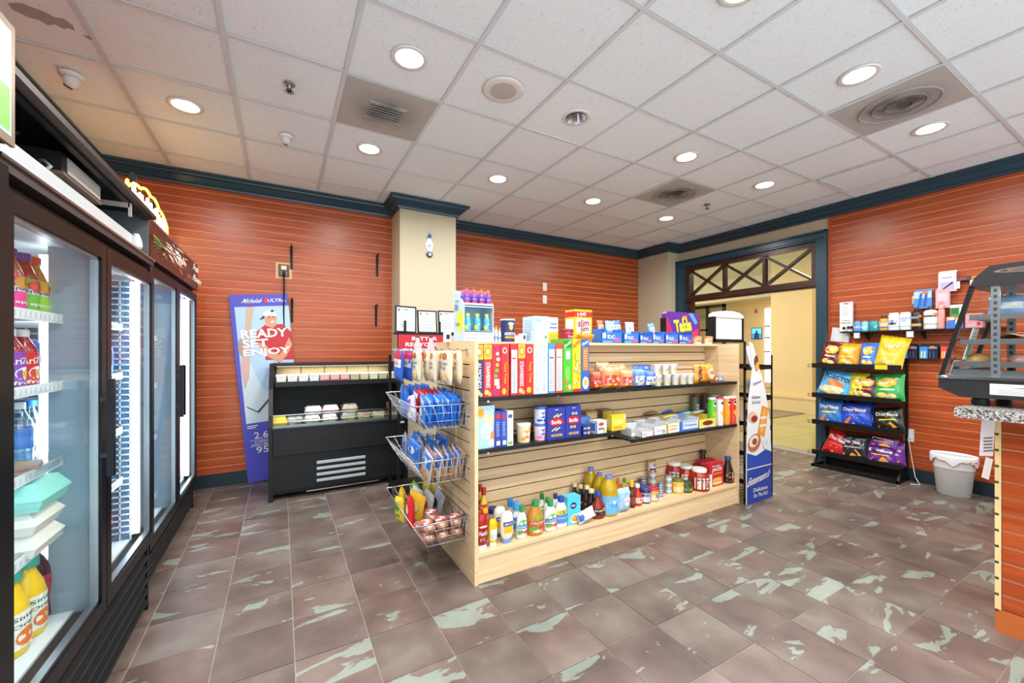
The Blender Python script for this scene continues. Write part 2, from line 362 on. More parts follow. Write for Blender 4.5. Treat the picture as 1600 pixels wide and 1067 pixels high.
# ---- door casing and transom
ca = B()
for (y0, y1) in ((2.33, 2.445), (4.27, 4.43)):
    ca.box(XR - .06, XR + .16, y0, y1, 0, 2.66, TEAL).box(XR - .075, XR - .06, y0 + .02, y1 - .035, 0, 2.66, TEAL).box(XR - .085, XR - .06, y0 + (.0 if y0 < 3 else .13), y0 + (.02 if y0 < 3 else .16), 0, 2.77, TEAL)
ca.box(XR - .06, XR + .16, 2.33, 4.43, 2.66, 2.77, TEAL).box(XR - .075, XR - .06, 2.35, 4.41, 2.68, 2.735, TEAL).box(XR - .085, XR - .06, 2.33, 4.43, 2.75, 2.77, TEAL)
ca.obj('trim_3', kind='structure')
tr = B()
tr.box(XR - .03, XR + .06, 2.445, 4.27, 2.10, 2.20, BROWN).box(XR - .05, XR - .03, 2.445, 4.27, 2.115, 2.165, BROWN).box(XR - .03, XR + .06, 2.445, 4.27, 2.60, 2.66, BROWN)
for y in (2.445, 4.21): tr.box(XR - .03, XR + .06, y, y + .06, 2.2, 2.6, BROWN)
trO = tr.obj('window_1', kind='structure')
y0, y1 = 2.505, 4.21; w3 = (y1 - y0) / 3
for i in range(3):
    a, c = y0 + i * w3, y0 + (i + 1) * w3
    if i: B().box(XR - .02, XR + .05, a - .018, a + .018, 2.2, 2.6, BROWN).obj('mullion', trO)
    for s in (0, 1):
        p, q = ((a, 2.2), (c, 2.6)) if s == 0 else ((a, 2.6), (c, 2.2))
        t = Vector((q[0] - p[0], q[1] - p[1])).normalized(); nx, nz = -t.y * .015, t.x * .015
        B().prism([(p[0] + nx, p[1] + nz), (q[0] + nx, q[1] + nz), (q[0] - nx, q[1] - nz), (p[0] - nx, p[1] - nz)], 'x', XR - .012 - .004*s, XR + .04 + .004*s, BROWN).obj('cross_bar', trO)
    B().box(XR + .012, XR + .016, a, c, 2.2, 2.6, GLASS).obj('pane', trO)
B().box(XR + .0, XR + .1, 4.2, 4.27, 0, 2.1, BROWN).obj('trim_4', kind='structure')
# ---- hall beyond the doorway
HF = mat('#a5a26c', .12, noise=.08, scale=1.2)
hf = B().box(6.1, 17, -3, 14, -.06, -.004, mat('#8d8458', .5)).obj('floor_hall', kind='structure'); hf['label'] = 'glossy yellow green tiled hall floor'
ht = B().box(.003, .607, .003, .607, -.01, 0, HF).mesh('tile')
for i in range(13):
    for j in range(14):
        if i < 9 or j < 8: link('tile', ht, hf, (6.1 + i * .61, 1.5 + j * .61, 0))
B().box(XR, 17, -3, 14, 3.35, 3.45, mat('#e6ddc4', .8)).obj('ceiling_hall', kind='structure')
B().box(15.0, 15.1, -3, 14, 0, 3.4, CREAM).obj('wall_hall_far', kind='structure')
B().box(XR, 15, 13, 13.1, 0, 3.4, CREAM).obj('wall_hall_left', kind='structure')
B().box(XR, 15, -3.1, -3, 0, 3.4, CREAM).obj('wall_hall_right', kind='structure')
B().box(9.7, 10.6, 4.3, 5.13, 0, 3.4, CREAM).box(9.6, 10.7, 4.2, 5.2, 0, .32, CREAM).box(9.58, 10.72, 4.18, 5.22, .30, .34, CREAM).obj('wall_hall_column', kind='structure')
B().box(11.2, 11.6, 5.13, 13, 2.75, 3.35, mat('#d8cba6', .7)).obj('trim_5', kind='structure')
B().box(7.3, 11.0, 4.4, 6.3, 0, .012, mat('#8f7b63', .95, noise=.5, scale=60)).obj('hall_mat', label='speckled brown mat lying on the glossy hall floor', cat='rug')
# storefront glazing far left in the hall, bright beyond
sf = B()
for y in (8.95, 9.6, 10.3, 11.2): sf.box(13.9, 14.0, y, y + .09, 0, 3.0, DARKMET)
sf.box(13.9, 14.0, 8.95, 11.29, 2.9, 3.0, DARKMET).box(13.9, 14.0, 8.95, 11.29, 2.05, 2.12, DARKMET)
so = sf.obj('window_2', kind='structure')
B().box(13.94, 13.96, 8.95, 11.29, 0, 2.95, glassy('lit_glass', (.9, .93, .93, 1), 1.4, .05, .05)).obj('pane', so)
w3o = B().box(14.93, 15.0, 7.92, 8.1, .2, 2.8, mat('#f4f6f8', .4, emit=1.6)).obj('window_3', kind='structure')
for z in (1.25, 1.75, 2.15): B().box(14.91, 14.95, 7.92, 8.1, z, z + .04, DARKMET).obj('mullion', w3o)
# ================================================================ ceiling fixtures
LENS = mat('#fff4e2', .4, emit=14.0); TRIM = mat('#e9e7e2', .5)
trimm = B().lathe([(.078, .0), (.10, -.004), (.104, .0), (.104, .004)], TRIM, 28, caps=False).lathe([(.078, 0), (.078, .02)], TRIM, 28, caps=False).mesh('trim_ring')
lensm = B().lathe([(.078, .001), (.05, -.003), (.0005, -.004)], LENS, 24).mesh('lens')
lampd = bpy.data.lights.new('downlight', 'AREA'); lampd.shape = 'DISK'; lampd.size = .15; lampd.energy = LAMP_W; lampd.color = LAMP_COL; lampd.spread = R(165)
lx = lambda a: CX0 + CDX * (a + .5)
ly = lambda b: CY0 + CDY * (b + .5)
WH = {(3,-1): 'downlight nearest the left grey air vent', (1,1): 'downlight with a tan ring above the coolers', (3,1): 'downlight behind the left air vent, before the column',
      (5,1): 'downlight to the right of the column', (7,1): 'downlight left of the small stained air vent near the corner', (7,-1): 'downlight in front of the small stained air vent near the corner',
      (9,-1): 'downlight closest to the doorway', (7,-3): 'large looking downlight on the near side of the long right vent', (9,-3): 'downlight beyond the long right vent, near the orange wall',
      (5,-3): 'downlight cut by the top edge of the picture', (9,1): 'farthest downlight, in the back right corner'}
for a in (1, 3, 5, 7, 9):
    for b_ in (1, -1, -3, -5):
        if (a, b_) == (5, -1): continue
        if b_ < -3 and a > 7: continue
        e = empty('ceiling_light', (lx(a), ly(b_), CEIL + .001), label='round recessed ' + WH.get((a, b_), 'downlight outside the picture behind the camera'), cat='light', group='ceiling downlights')
        link('trim_ring', trimm, e, (0, 0, 0)); link('lens', lensm, e, (0, 0, 0))
        l = link('bulb', lampd, e, (0, 0, -.012))
# dark can light
e = B().lathe([(.078, .0), (.10, -.004), (.104, 0), (.104, .003)], TRIM, 28, caps=False).obj('unlit_downlight', None, (lx(5), ly(-1), CEIL + .001), label='unlit recessed can light with a ribbed chrome reflector', cat='light')
rf = B()
for i in range(24):
    a0, a1 = 2*PI*i/24, 2*PI*(i+1)/24; k0, k1 = (.078, .070) if i % 2 else (.070, .078)
    rf.add([(k0*math.cos(a0), k0*math.sin(a0), -.002), (k1*math.cos(a1), k1*math.sin(a1), -.002), (k1*.6*math.cos(a1), k1*.6*math.sin(a1), .09), (k0*.6*math.cos(a0), k0*.6*math.sin(a0), .09)], [(0,1,2,3)], CHROME)
rf.lathe([(.05, .09), (.0005, .095)], DARKMET, 16); rf.obj('reflector', e)
# cut the tile under it
# speaker
e = B().lathe([(.085, -.006), (.12, -.008), (.135, 0), (.135, .003)], TRIM, 32, caps=False).obj('ceiling_speaker', None, (1.256, 2.324, CEIL + .001), label='round white ceiling speaker with a grey perforated grille', cat='speaker')
B().lathe([(.088, -.004), (.04, -.007), (.0005, -.008)], mat('#b9b5b0', .7, noise=.25, scale=300), 28).obj('grille', e)
# dome cameras
for p, lab, rz in (((-1.111, 3.494), 'white dome security camera on the ceiling at the far left', R(60)), ((.038, 3.655), 'small white dome security camera on the ceiling above the back wall', R(10))):
    big = 1.15 if p[0] < 0 else .95
    e = B().lathe([(.052*big, 0), (.05*big, -.012), (.046*big, -.02), (.04*big, -.024)], WHITE, 24).obj('security_camera', None, (p[0], p[1], CEIL - .0005), rz, label=lab, cat='camera', group='ceiling cameras')
    B(Matrix.Translation((0, 0, -.036*big)) @ Matrix.Rotation(R(35), 4, 'X')).lathe([(.0005, -.034*big), (.018*big, -.03*big), (.03*big, -.016*big), (.034*big, 0), (.03*big, .016*big), (.018*big, .03*big), (.0005, .034*big)], WHITE, 20).obj('eyeball', e)
    B(Matrix.Translation((0, 0, -.036*big)) @ Matrix.Rotation(R(35), 4, 'X')).lathe([(.019*big, -.0305*big), (.018*big, -.037*big), (.008*big, -.038*big), (.0005, -.035*big)], BLACK, 18).obj('lens', e)
# sprinklers
for p, lab in (((.048, 2.939), 'dark sprinkler head on the ceiling between the two dome cameras'), ((4.306, 2.982), 'dark sprinkler head on the ceiling near the stained air vent')):
    e = B().lathe([(.035, 0), (.03, -.006), (.014, -.01), (.012, -.03)], STEEL, 18).obj('sprinkler', None, (p[0], p[1], CEIL - .0005), label=lab, cat='sprinkler', group='sprinkler heads')
    b = B()
    for i in range(10):
        a = 2*PI*i/10; b.add([(.006*math.cos(a-.3), .006*math.sin(a-.3), -.045), (.03*math.cos(a-.16), .03*math.sin(a-.16), -.047), (.03*math.cos(a+.16), .03*math.sin(a+.16), -.047), (.006*math.cos(a+.3), .006*math.sin(a+.3), -.045)], [(0,1,2,3)], DARKMET)
    b.lathe([(.012, -.043), (.012, -.046)], DARKMET, 10).obj('deflector', e)
    B().tube([(-.01, 0, -.028), (-.014, 0, -.037), (0, 0, -.045), (.014, 0, -.037), (.01, 0, -.028)], .003, DARKMET).obj('yoke', e)
# vents
def ventmat(name, cx, cy, r, dark):
    m, nt, b = nodes(name); L = nt.links.new
    tc = nt.nodes.new('ShaderNodeTexCoord'); mp = nt.nodes.new('ShaderNodeMapping'); mp.inputs['Location'].default_value = (-cx/r, -cy/r, 0); mp.inputs['Scale'].default_value = (1/r, 1/r, 0)
    g = NN(nt, 'ShaderNodeTexGradient', gradient_type='SPHERICAL'); n = NN(nt, 'ShaderNodeTexNoise'); n.inputs['Scale'].default_value = 7; n.inputs['Detail'].default_value = 4
    L(tc.outputs['Object'], mp.inputs[0]); L(mp.outputs[0], g.inputs[0]); L(tc.outputs['Object'], n.inputs['Vector'])
    mu = NN(nt, 'ShaderNodeMath', operation='MULTIPLY'); L(g.outputs[1], mu.inputs[0]); L(n.outputs['Fac'], mu.inputs[1])
    rr = ramp(nt, [(.05, lin('#b3b1ad')), (.45, lin(dark))]); L(mu.outputs[0], rr.inputs[0]); L(rr.outputs[0], b.inputs['Base Color']); b.inputs['Roughness'].default_value = .6
    return m
for (a, b_), lab, dk in (((3, 0), 'square grey air vent panel with a louvered centre, left ceiling', '#7a7874'), ((8, -3), 'long looking grey air vent panel with dark dust streak, right ceiling', '#4e4c4a'), ((8, 0), 'grey air vent panel with sooty round stain near the back corner', '#3c3a38')):
    vm = ventmat('dusty_vent_%d%d' % (a, b_ + 5), CDX/2, CDY/2, .3, dk); x, y = CX0 + a*CDX, CY0 + b_*CDY
    e = B().box(.012, CDX - .012, .012, CDY - .012, 0, .006, vm).obj('air_vent', None, (x, y, CEIL - .003), label=lab, cat='vent', group='ceiling air vents')
    if (a, b_) == (3, 0):
        for i in range(6): B(Matrix.Translation((CDX/2, CDY/2 - .08 + i*.032, -.006)) @ Matrix.Rotation(R(25), 4, 'X')).box(-.11, .11, -.012, .012, -.001, .001, mat('#a8a6a2', .5, noise=.3, scale=10)).obj('louver', e)
        for yy in (-.105, .1): B().box(CDX/2-.125, CDX/2+.125, CDY/2+yy, CDY/2+yy+.01, -.012, .0, vm).obj('louver_rail', e)
    else:
        b = B()
        for rr_ in (.07, .14, .21): b.tube([(CDX/2 + rr_*math.cos(t*PI/12), CDY/2 + rr_*math.sin(t*PI/12), -.003) for t in range(24)], .0045, vm, 5, closed=True)
        b.obj('louver_ring', e)
# hall lights
hl = bpy.data.lights.new('hall_light', 'AREA'); hl.shape = 'DISK'; hl.size = .5; hl.energy = 46; hl.color = (1, .9, .72)
for i, p in enumerate([(8.0, 3.2), (8.2, 6.5), (11.3, 3.4), (12.8, 6.2), (12.6, 9.0), (9.5, 9.5)]):
    e = B().lathe([(.15, 0), (.14, -.02), (.0005, -.03)], mat('#fff2d8', .4, emit=5), 20).obj('hall_ceiling_light', None, (p[0], p[1], 3.35), label='round warm ceiling light in the hall seen through the doorway', cat='light', group='hall ceiling lights')
    l = link('bulb', hl, e, (0, 0, -.05))
e = empty('wall_screen', (14.99, 8.42, 1.72), -PI/2, label='small lit blue screen on the far hall wall', cat='screen')
B().box(-.19, .19, 0, .03, 0, .42, BLACK).obj('bezel', e)
D().rect(.05, .05, .95, .95, mat('#2f7fc0', .3, emit=.9)).rect(.05, .5, .95, .95, mat('#58b4e6', .3, emit=.9)).poly([(.25,.05),(.3,.5),(.45,.62),(.55,.62),(.7,.5),(.75,.05)], mat('#23364e', .4, emit=.3)).ell(.5, .68, .09, .09, mat('#23364e', .4, emit=.3)).put(B(), onfront(.38, .42)).obj('picture', e)
e = B().box(-.05, .05, 0, .05, 0, .13, mat('#b3241c', .4)).obj('fire_alarm', None, (14.99, 8.45, 2.68), -PI/2, label='red fire alarm box high on the hall wall', cat='alarm')
B().lathe([(.03, 0), (.025, -.012), (.0005, -.014)], mat('#e8e0d8', .3), 12, c=(0, -.001, .09)).obj('strobe', e)
# ================================================================ glass door coolers on the left
CABIN = mat('#e9eef0', .4); FRM = mat('#0e1113', .32); FRB = mat('#110d0b', .4); LEDW = mat('#dff0ff', .4, emit=11.0); WIREW = mat('#e6eaec', .35)
for m_ in (FRM, FRB): m_.node_tree.nodes['Principled BSDF'].inputs['Specular IOR Level'].default_value = .2
def cooler(name, label, xf, y0, y1, z0, z1, ztop, led, depth=.74, doors=2, header=True):
    e = empty(name, (xf, y0, 0), label=label, cat='cooler'); w = y1 - y0; d = -depth
    b = B()
    b.box(d, -.05, 0, .03, .12, ztop, FRM).box(d, -.05, w - .03, w, .12, ztop, FRM).box(d, d + .03, .03, w - .03, .12, ztop, FRM)
    b.box(d, -.05, 0, w, ztop - .03, ztop, FRM).box(d + .03, -.05, .03, w - .03, .12, z0, FRM)
    b.obj('cabinet', e)
    b = B().box(d + .03, -.06, .03, .045, z0, z1, CABIN).box(d + .03, -.06, w - .045, w - .03, z0, z1, CABIN).box(d + .03, d + .045, .045, w - .045, z0, z1, CABIN).box(d + .03, -.06, .045, w - .045, z0, z0 + .01, CABIN).box(d + .03, -.06, .03, w - .03, z1, z1 + .015, CABIN)
    b.obj('liner', e)
    # face frame
    b = B().box(-.05, -.005, 0, w, z1, z1 + .05, FRB).box(-.05, -.005, 0, w, z0 - .06, z0, FRM)
    b.box(-.05, -.005, 0, .02, z0, z1, FRM).box(-.05, -.005, w - .02, w, z0, z1, FRM)
    b.obj('face_frame', e)
    dw_ = (w - .02) / doors
    for i in range(doors):
        a, c = .01 + i * dw_ + .004, .01 + (i + 1) * dw_ - .004; fw = .045
        f = B().box(-.005, .025, a, a + fw, z0 - .02, z1 + .02, FRM).box(-.005, .025, c - fw, c, z0 - .02, z1 + .02, FRM)
        f.box(-.005, .025, a + fw, c - fw, z0 - .02, z0 + .03, FRM).box(-.005, .025, a + fw, c - fw, z1 - .03, z1 + .02, FRB)
        f.box(-.004, .018, a + fw, a + fw + .012, z0 + .03, z1 - .03, STEEL).box(-.004, .018, c - fw - .012, c - fw, z0 + .03, z1 - .03, STEEL).box(-.004, .018, a + fw, c - fw, z1 - .042, z1 - .03, STEEL).box(-.004, .018, a + fw, c - fw, z0 + .03, z0 + .042, STEEL)
        fo = f.obj('door', e)
        B().box(.006, .012, a + fw, c - fw, z0 + .03, z1 - .03, GLASS).obj('pane', fo)
        hy = c - .045 if i == 0 else a + .03
        if i and not header: continue
        B().box(.04, .06, hy - .012, hy + .012, .88, 1.24, FRM).box(.02, .04, hy - .008, hy + .008, .95, .965, DARKMET).box(.02, .04, hy - .008, hy + .008, 1.16, 1.175, DARKMET).obj('handle', fo)
    # lit strips on the posts
    b = B()
    for y in [.05, w - .075]: b.box(-.05, -.022, y, y + .02, z0 + .04, z1 - .03, LEDW)
    for i in range(1, doors): b.box(-.15, -.126, .01 + i*dw_ - .012, .01 + i*dw_ + .012, z0 + .04, z1 - .03, LEDW)
    b.obj('light_strip', e)
    for i in range(1, doors): B().box(-.125, -.012, .01 + i*dw_ - .02, .01 + i*dw_ + .02, z0, z1, mat('#7d909c', .4)).obj('mullion', e)
    # kick grille with louvres
    b = B().box(-.06, -.03, .01, w - .01, 0, z0 - .06, BLK2).obj('kick_plate', e)
    k = 5
    for i in range(k):
        z = .03 + i * (z0 - .1) / k
        B().prism([(-.03, z), (.0, z + .004), (.0, z + .018), (-.03, z + (z0 - .1)/k - .004)], 'y', .02, w - .02, BLK2).obj('louver', e)
    b = B().box(-.06, .0, 0, .02, 0, z0 - .04, FRM).box(-.06, .0, w - .02, w, 0, z0 - .04, FRM).obj('corner_post', e)
    return e, w
def wire_shelf(e, y0, y1, x0, x1, z):
    b = B()
    for k in range(int((y1 - y0) / .03) + 1): y = y0 + k * .03; b.box(x0, x1, y - .002, y + .002, z - .004, z, WIREW)
    for x in (x0, (x0 + x1)/2, x1): b.box(x - .003, x + .003, y0, y1, z - .010, z - .004, WIREW)
    b.box(x1, x1 + .004, y0, y1, z - .012, z + .022, WIREW)
    for k in range(int((y1 - y0) / .03)): b.box(x1 + .004, x1 + .006, y0 + k*.03 + .01, y0 + k*.03 + .02, z - .004, z + .014, mat('#b9c2c6', .4))
    return b.obj('shelf', e)
# near two-door cooler with its header panel missing
Y1a, Y1b, X1 = 1.43, 2.79, -.60
c1, w1 = cooler('glass_door_cooler', 'black two door glass cooler with its header panel missing, nearest on the left', X1, Y1a, Y1b, .385, 1.72, 1.80, 4.5, header=False)
b = B().box(-.32, -.30, 0, w1, 1.80, 2.065, mat('#2b2725', .5)).box(-.30, .02, 0, w1, 2.05, 2.065, FRM).box(.0, .032, 0, w1, 2.03, 2.05, mat('#4a3d34', .4, .5)).box(-.02, .0, 0, w1, 2.02, 2.05, FRM).box(-.3, .0, w1 - .015, w1, 1.80, 2.05, mat('#6b7376', .4, .3)).box(-.05, .02, 0, w1, 1.785, 1.815, mat('#3a2f2a', .5, noise=.3, scale=20)).box(.02, .028, 0, w1, 1.81, 1.818, CHROME)
b.obj('header_frame', c1)
B().box(-.075, -.04, .0, w1 - .1, 1.845, 1.92, mat('#cfd6d8', .35)).box(-.04, -.03, 0, w1 - .1, 1.842, 1.852, mat('#aab2b5', .4)).obj('lamp_channel', c1)
B().lathe([(.0005, -.05), (.02, -.046), (.026, -.03), (.022, 0), (.012, .03)], mat('#d8dcdc', .4), 14, c=(-.03, w1 - .085, 1.90)).obj('lamp_socket', c1)
bo = B().box(-.17, -.045, .52, .86, 1.955, 2.02, BLK2).box(-.044, -.041, .56, .85, 1.96, 2.015, mat('#a9aca8', .5)).box(-.17, -.04, .52, .86, 1.944, 1.955, mat('#6b5345', .5)).obj('ballast', c1)
B().tube([(-.1, .5, 1.97), (-.07, .475, 1.965), (-.05, .46, 1.945), (-.06, .45, 1.925)], .006, mat('#8b8f90', .4), 6).tube([(-.2, .52, 2.01), (-.14, .47, 2.03), (-.12, .46, 2.04)], .008, BLACK, 6).obj('cable', c1)
B().box(-.2, .0, 1.05, 1.065, 2.0, 2.02, mat('#b7aaa0', .4)).box(-.005, .005, 1.05, 1.065, 1.96, 2.02, mat('#b7aaa0', .4)).obj('bracket', c1)
# far two-door cooler
Y2a, Y2b, X2 = 2.93, 4.40, -.652
c2, w2 = cooler('glass_door_cooler', 'black two door glass cooler with a dark red floral header sign, by the back wall', X2, Y2a, Y2b, .25, 1.80, 1.86, 4)
B().box(-.25, -.01, 0, w2, 1.85, 2.07, FRM).box(-.01, .03, 0, w2, 1.855, 2.065, mat('#4a1f18', .35)).box(-.01, .032, 0, w2, 2.065, 2.078, CHROME).obj('header_box', c2)
d = D(); random.seed(11)
GRN = [mat('#6f8a3e', .5), mat('#9db35a', .5), mat('#3f5a2c', .5)]; FLW = [mat('#f2ece6', .5, emit=.25), mat('#efe3d8', .5, emit=.25), mat('#d98a5a', .5), mat('#e7b48a', .5), mat('#c9542e', .5)]
for i in range(26):
    a = random.uniform(-.5, .5); u = random.uniform(.12, .3); d.poly([(u, .52), (u - .12*math.cos(a), .52 + .42*math.sin(a) + .0), (u - .115*math.cos(a) + .004, .55 + .42*math.sin(a))], random.choice(GRN))
for i in range(60):
    u = random.gauss(.38, .12); v = random.gauss(.52, .17)
    if .15 < u < .68 and .1 < v < .9: d.ell(u, v, random.uniform(.008, .018), random.uniform(.04, .09), random.choice(FLW if v < .5 else FLW[:2]), 7, random.uniform(0, 3))
d.text('Fresh', .8, .7, .15, .26, mat('#f4efe8', .5, emit=.4), shear=.2).text('Flowers', .84, .3, .24, .26, mat('#f4efe8', .5, emit=.4), shear=.2)
d.put(B(), lambda u, v, o: (.031 + o, u * w2, 1.855 + v * .21)).obj('header_print', c2)
# third cooler, of which only the edge and lit sign show at the picture's left rim
c0 = empty('edge_cooler', (-.555, .75, 0), label='dark cooler edge with a lit sign, at the far left rim of the picture', cat='cooler')
B().box(-.75, -.0, 0, .665, .0, 1.78, FRM).obj('cabinet', c0)
s0 = B().box(-.3, .055, .0, .53, 1.785, 2.03, BLACK).box(.055, .062, .0, .53, 1.78, 2.035, mat('#8d7a66', .4, .4)).obj('sign_box', c0)
D().rect(.02, .05, .97, .95, mat('#b5d6e4', .4, emit=.12)).rect(.6, .08, .96, .45, mat('#76bb46', .4, emit=.1)).put(B(), lambda u, v, o: (.062 + o, u * .53, 1.785 + v * .245)).obj('sign_panel', s0)
# neon sign above the far cooler
ne = empty('neon_sign', (-.88, 3.62, 2.3), label='glowing yellow neon sign with an arched outline above the far cooler', cat='sign')
NE = mat('#ffc233', .4, emit=9); NE2 = mat('#ffe9b0', .4, emit=8)
pts = []
for i in range(41):
    t = i / 40; pts.append((0, t * 1.05, .14 + .10 * math.sin(PI * t) + .022 * abs(math.sin(PI * t * 4)) ))
B().tube(pts, .009, NE, 6).tube([(0, .0, .14), (0, -.03, .17), (0, -.05, .13), (0, -.02, .11)], .009, NE, 6).tube([(0, 1.05, .14), (0, 1.06, .02), (0, 1.02, -.06)], .009, NE, 6).obj('outline_tube', ne)
random.seed(5)
for i in range(9):
    y = .08 + i * .105; b = B(); h = .10 if i % 3 else .13; k = i % 4
    P = [[(y, 0), (y + .03, h), (y + .06, .02), (y + .08, h * .6)], [(y + .06, h), (y + .01, h * .7), (y + .05, h * .45), (y, 0)], [(y, h), (y + .01, 0), (y + .06, .02), (y + .055, h * .7)], [(y, 0), (y + .05, h * .9), (y + .07, h * .5), (y + .01, h * .4)]][k]
    b.tube([(0, p[0], p[1] + .085 - .06 * abs(i - 4) / 4 * .3) for p in P], .010, NE2, 6).obj('letter_tube', ne)
for y in (.25, .8): B().tube([(-.02, y, .3), (-.02, y, .22), (0, y, .2)], .004, BLACK, 5).obj('support', ne)
B().box(-.045, -.02, -.05, 1.1, -.13, -.10, BLACK).box(-.045, -.02, .2, .23, -.13, .30, BLACK).box(-.045, -.02, .8, .83, -.24, .30, BLACK).box(-.045, -.02, .2, .23, -.24, -.13, BLACK).obj('stand', ne)
# ---- cooler contents
def bottle(name, loc, rz, r, h, prof, col, caph, capr, capcol, label, cat='bottle', group=None, lab=None, rough=.2, trans=0, sxy=(1, 1), n=14, T=None, inv=False, capn=0):
    body = mat(col, rough, trans=trans) if isinstance(col, str) else col
    P = [(r * a, h * b) for a, b in prof]
    top = P[-1][1]
    o = B(T).lathe([(r * .8 if not inv else P[0][0] * .8, .0)] + P, body, n, sxy=sxy).obj(name, None, loc, rz, label=label, cat=cat, group=group)
    if caph:
        cr = r * capr
        if inv: B(T).lathe([(cr, 0), (cr * 1.02, caph * .5), (cr * .95, caph)], mat(capcol, .4), n, sxy=sxy).obj('cap', o)
        else: B(T).lathe([(cr, top - .004), (cr, top + caph * .85), (cr * .9, top + caph)], mat(capcol, .4), n, c=(0, 0, 0)).obj('cap', o)
    if lab:
        z0, z1, lc, deco = lab
        def rf(v):
            z = (z0 + v * (z1 - z0)) * h
            for (ra, za), (rb, zb) in zip(P, P[1:]):
                if za <= z <= zb: return ra + (rb - ra) * (z - za) / max(zb - za, 1e-6)
            return P[0][0]
        d = D()
        if lc: d.rect(0, 0, 1, 1, mat(lc, .4), 12, 2)
        if deco: deco(d)
        fn = oncyl(rf, z0 * h, (z1 - z0) * h, PI * 1.25, sxy)
        b = B(T); d.put(b, fn, .0004, .0012); b.obj('label', o)
    return o
PB_JUICE = [(.95, 0), (1, .03), (1, .52), (.92, .62), (.62, .78), (.5, .84), (.5, .9)]
PB_ROUND = [(.9, 0), (1, .04), (.96, .2), (1, .3), (.96, .5), (1, .62), (.9, .72), (.55, .84), (.4, .9), (.4, .93)]
PB_COLA = [(.9, 0), (1, .03), (.88, .3), (1, .5), (.95, .68), (.6, .84), (.3, .92), (.3, .95)]
TXW = mat('#ffffff', .4); TXB = mat('#1d2a6b', .4); TXK = mat('#1a1a1a', .4); TXR = mat('#c4161c', .4)
def fruit(c1, c2):
    def f(d): d.rect(0, .58, 1, .72, TXW, 8).text('Snapple', .5, .65, .55, .12, TXB).ell(.45, .82, .16, .16, mat(c1, .4), 12).ell(.62, .84, .12, .12, mat(c2, .4), 12).text('apple', .5, .3, .4, .1, TXW)
    return f
# things standing in the near cooler, left door
for z in (.695, .945, 1.215, 1.455): wire_shelf(c1, .06, w1 - .06, -.55, -.09, z)
xs = X1 - .15
for i, (y, col, lc, f1, f2, lab) in enumerate([(1.90, '#c9764a', '#d93a86', '#f2a33a', '#f6d23a', 'juice bottle with pink fruit label and purple cap on the top cooler shelf'), (1.985, '#b5482f', '#5aa63c', '#e2452e', '#8cc63f', 'juice bottle with green apple label and purple cap on the top cooler shelf'), (2.05, '#d98c2e', '#8cc63f', '#f2a33a', '#e2452e', 'juice bottle with lime label partly hidden on the top cooler shelf')]):
    bottle('juice_bottle', (xs, y, 1.455), PI/2, .04, .215, PB_JUICE, col, .022, .55, '#6b3f9b' if i < 2 else '#d8452e', lab, lab=(.04, .6, lc, fruit(f1, f2)), trans=.3)
for i, (y, c) in enumerate([(1.91, '#7b3fa0'), (1.99, '#c4262e')]):
    bottle('tea_bottle', (xs, y, 1.215), PI/2, .036, .195, PB_ROUND, '#8a1f24', .02, .45, '#eceff0', ('purple' if i == 0 else 'red') + ' fruit drink bottle with white cap on the second cooler shelf', lab=(.1, .66, c, lambda d: d.text('AriZona', .5, .72, .7, .2, TXW).ell(.5, .35, .22, .2, TXW, 12).ell(.5, .35, .1, .1, mat('#f0b429', .4), 10).text('fruit', .5, .08, .5, .1, TXW)))
bottle('energy_can', (xs - .02, 2.08, 1.215), PI/2, .031, .165, [(.9, 0), (1, .03), (1, .94), (.85, 1)], '#2a62b8', 0, 0, '', 'tall blue drink can on the second cooler shelf', cat='can', lab=(.1, .9, None, lambda d: d.rect(.2, .55, .8, .75, mat('#c9d6ea', .3), 4)))
bottle('water_bottle', (xs - .03, 2.05, .945), PI/2, .034, .22, PB_ROUND, glassy('water', (.8, .92, .96, 1), 1.4, .05, .1), .018, .45, '#e8f2f6', 'clear water bottle on the third cooler shelf', lab=(.3, .62, '#2b6fc0', None))
bottle('water_bottle', (xs - .03, 2.13, .945), PI/2, .034, .22, PB_ROUND, glassy('water', (.8, .92, .96, 1), 1.4, .05, .1), .018, .45, '#2b6fc0', 'clear water bottle with blue cap on the third cooler shelf', lab=(.3, .62, '#eef3f6', None))
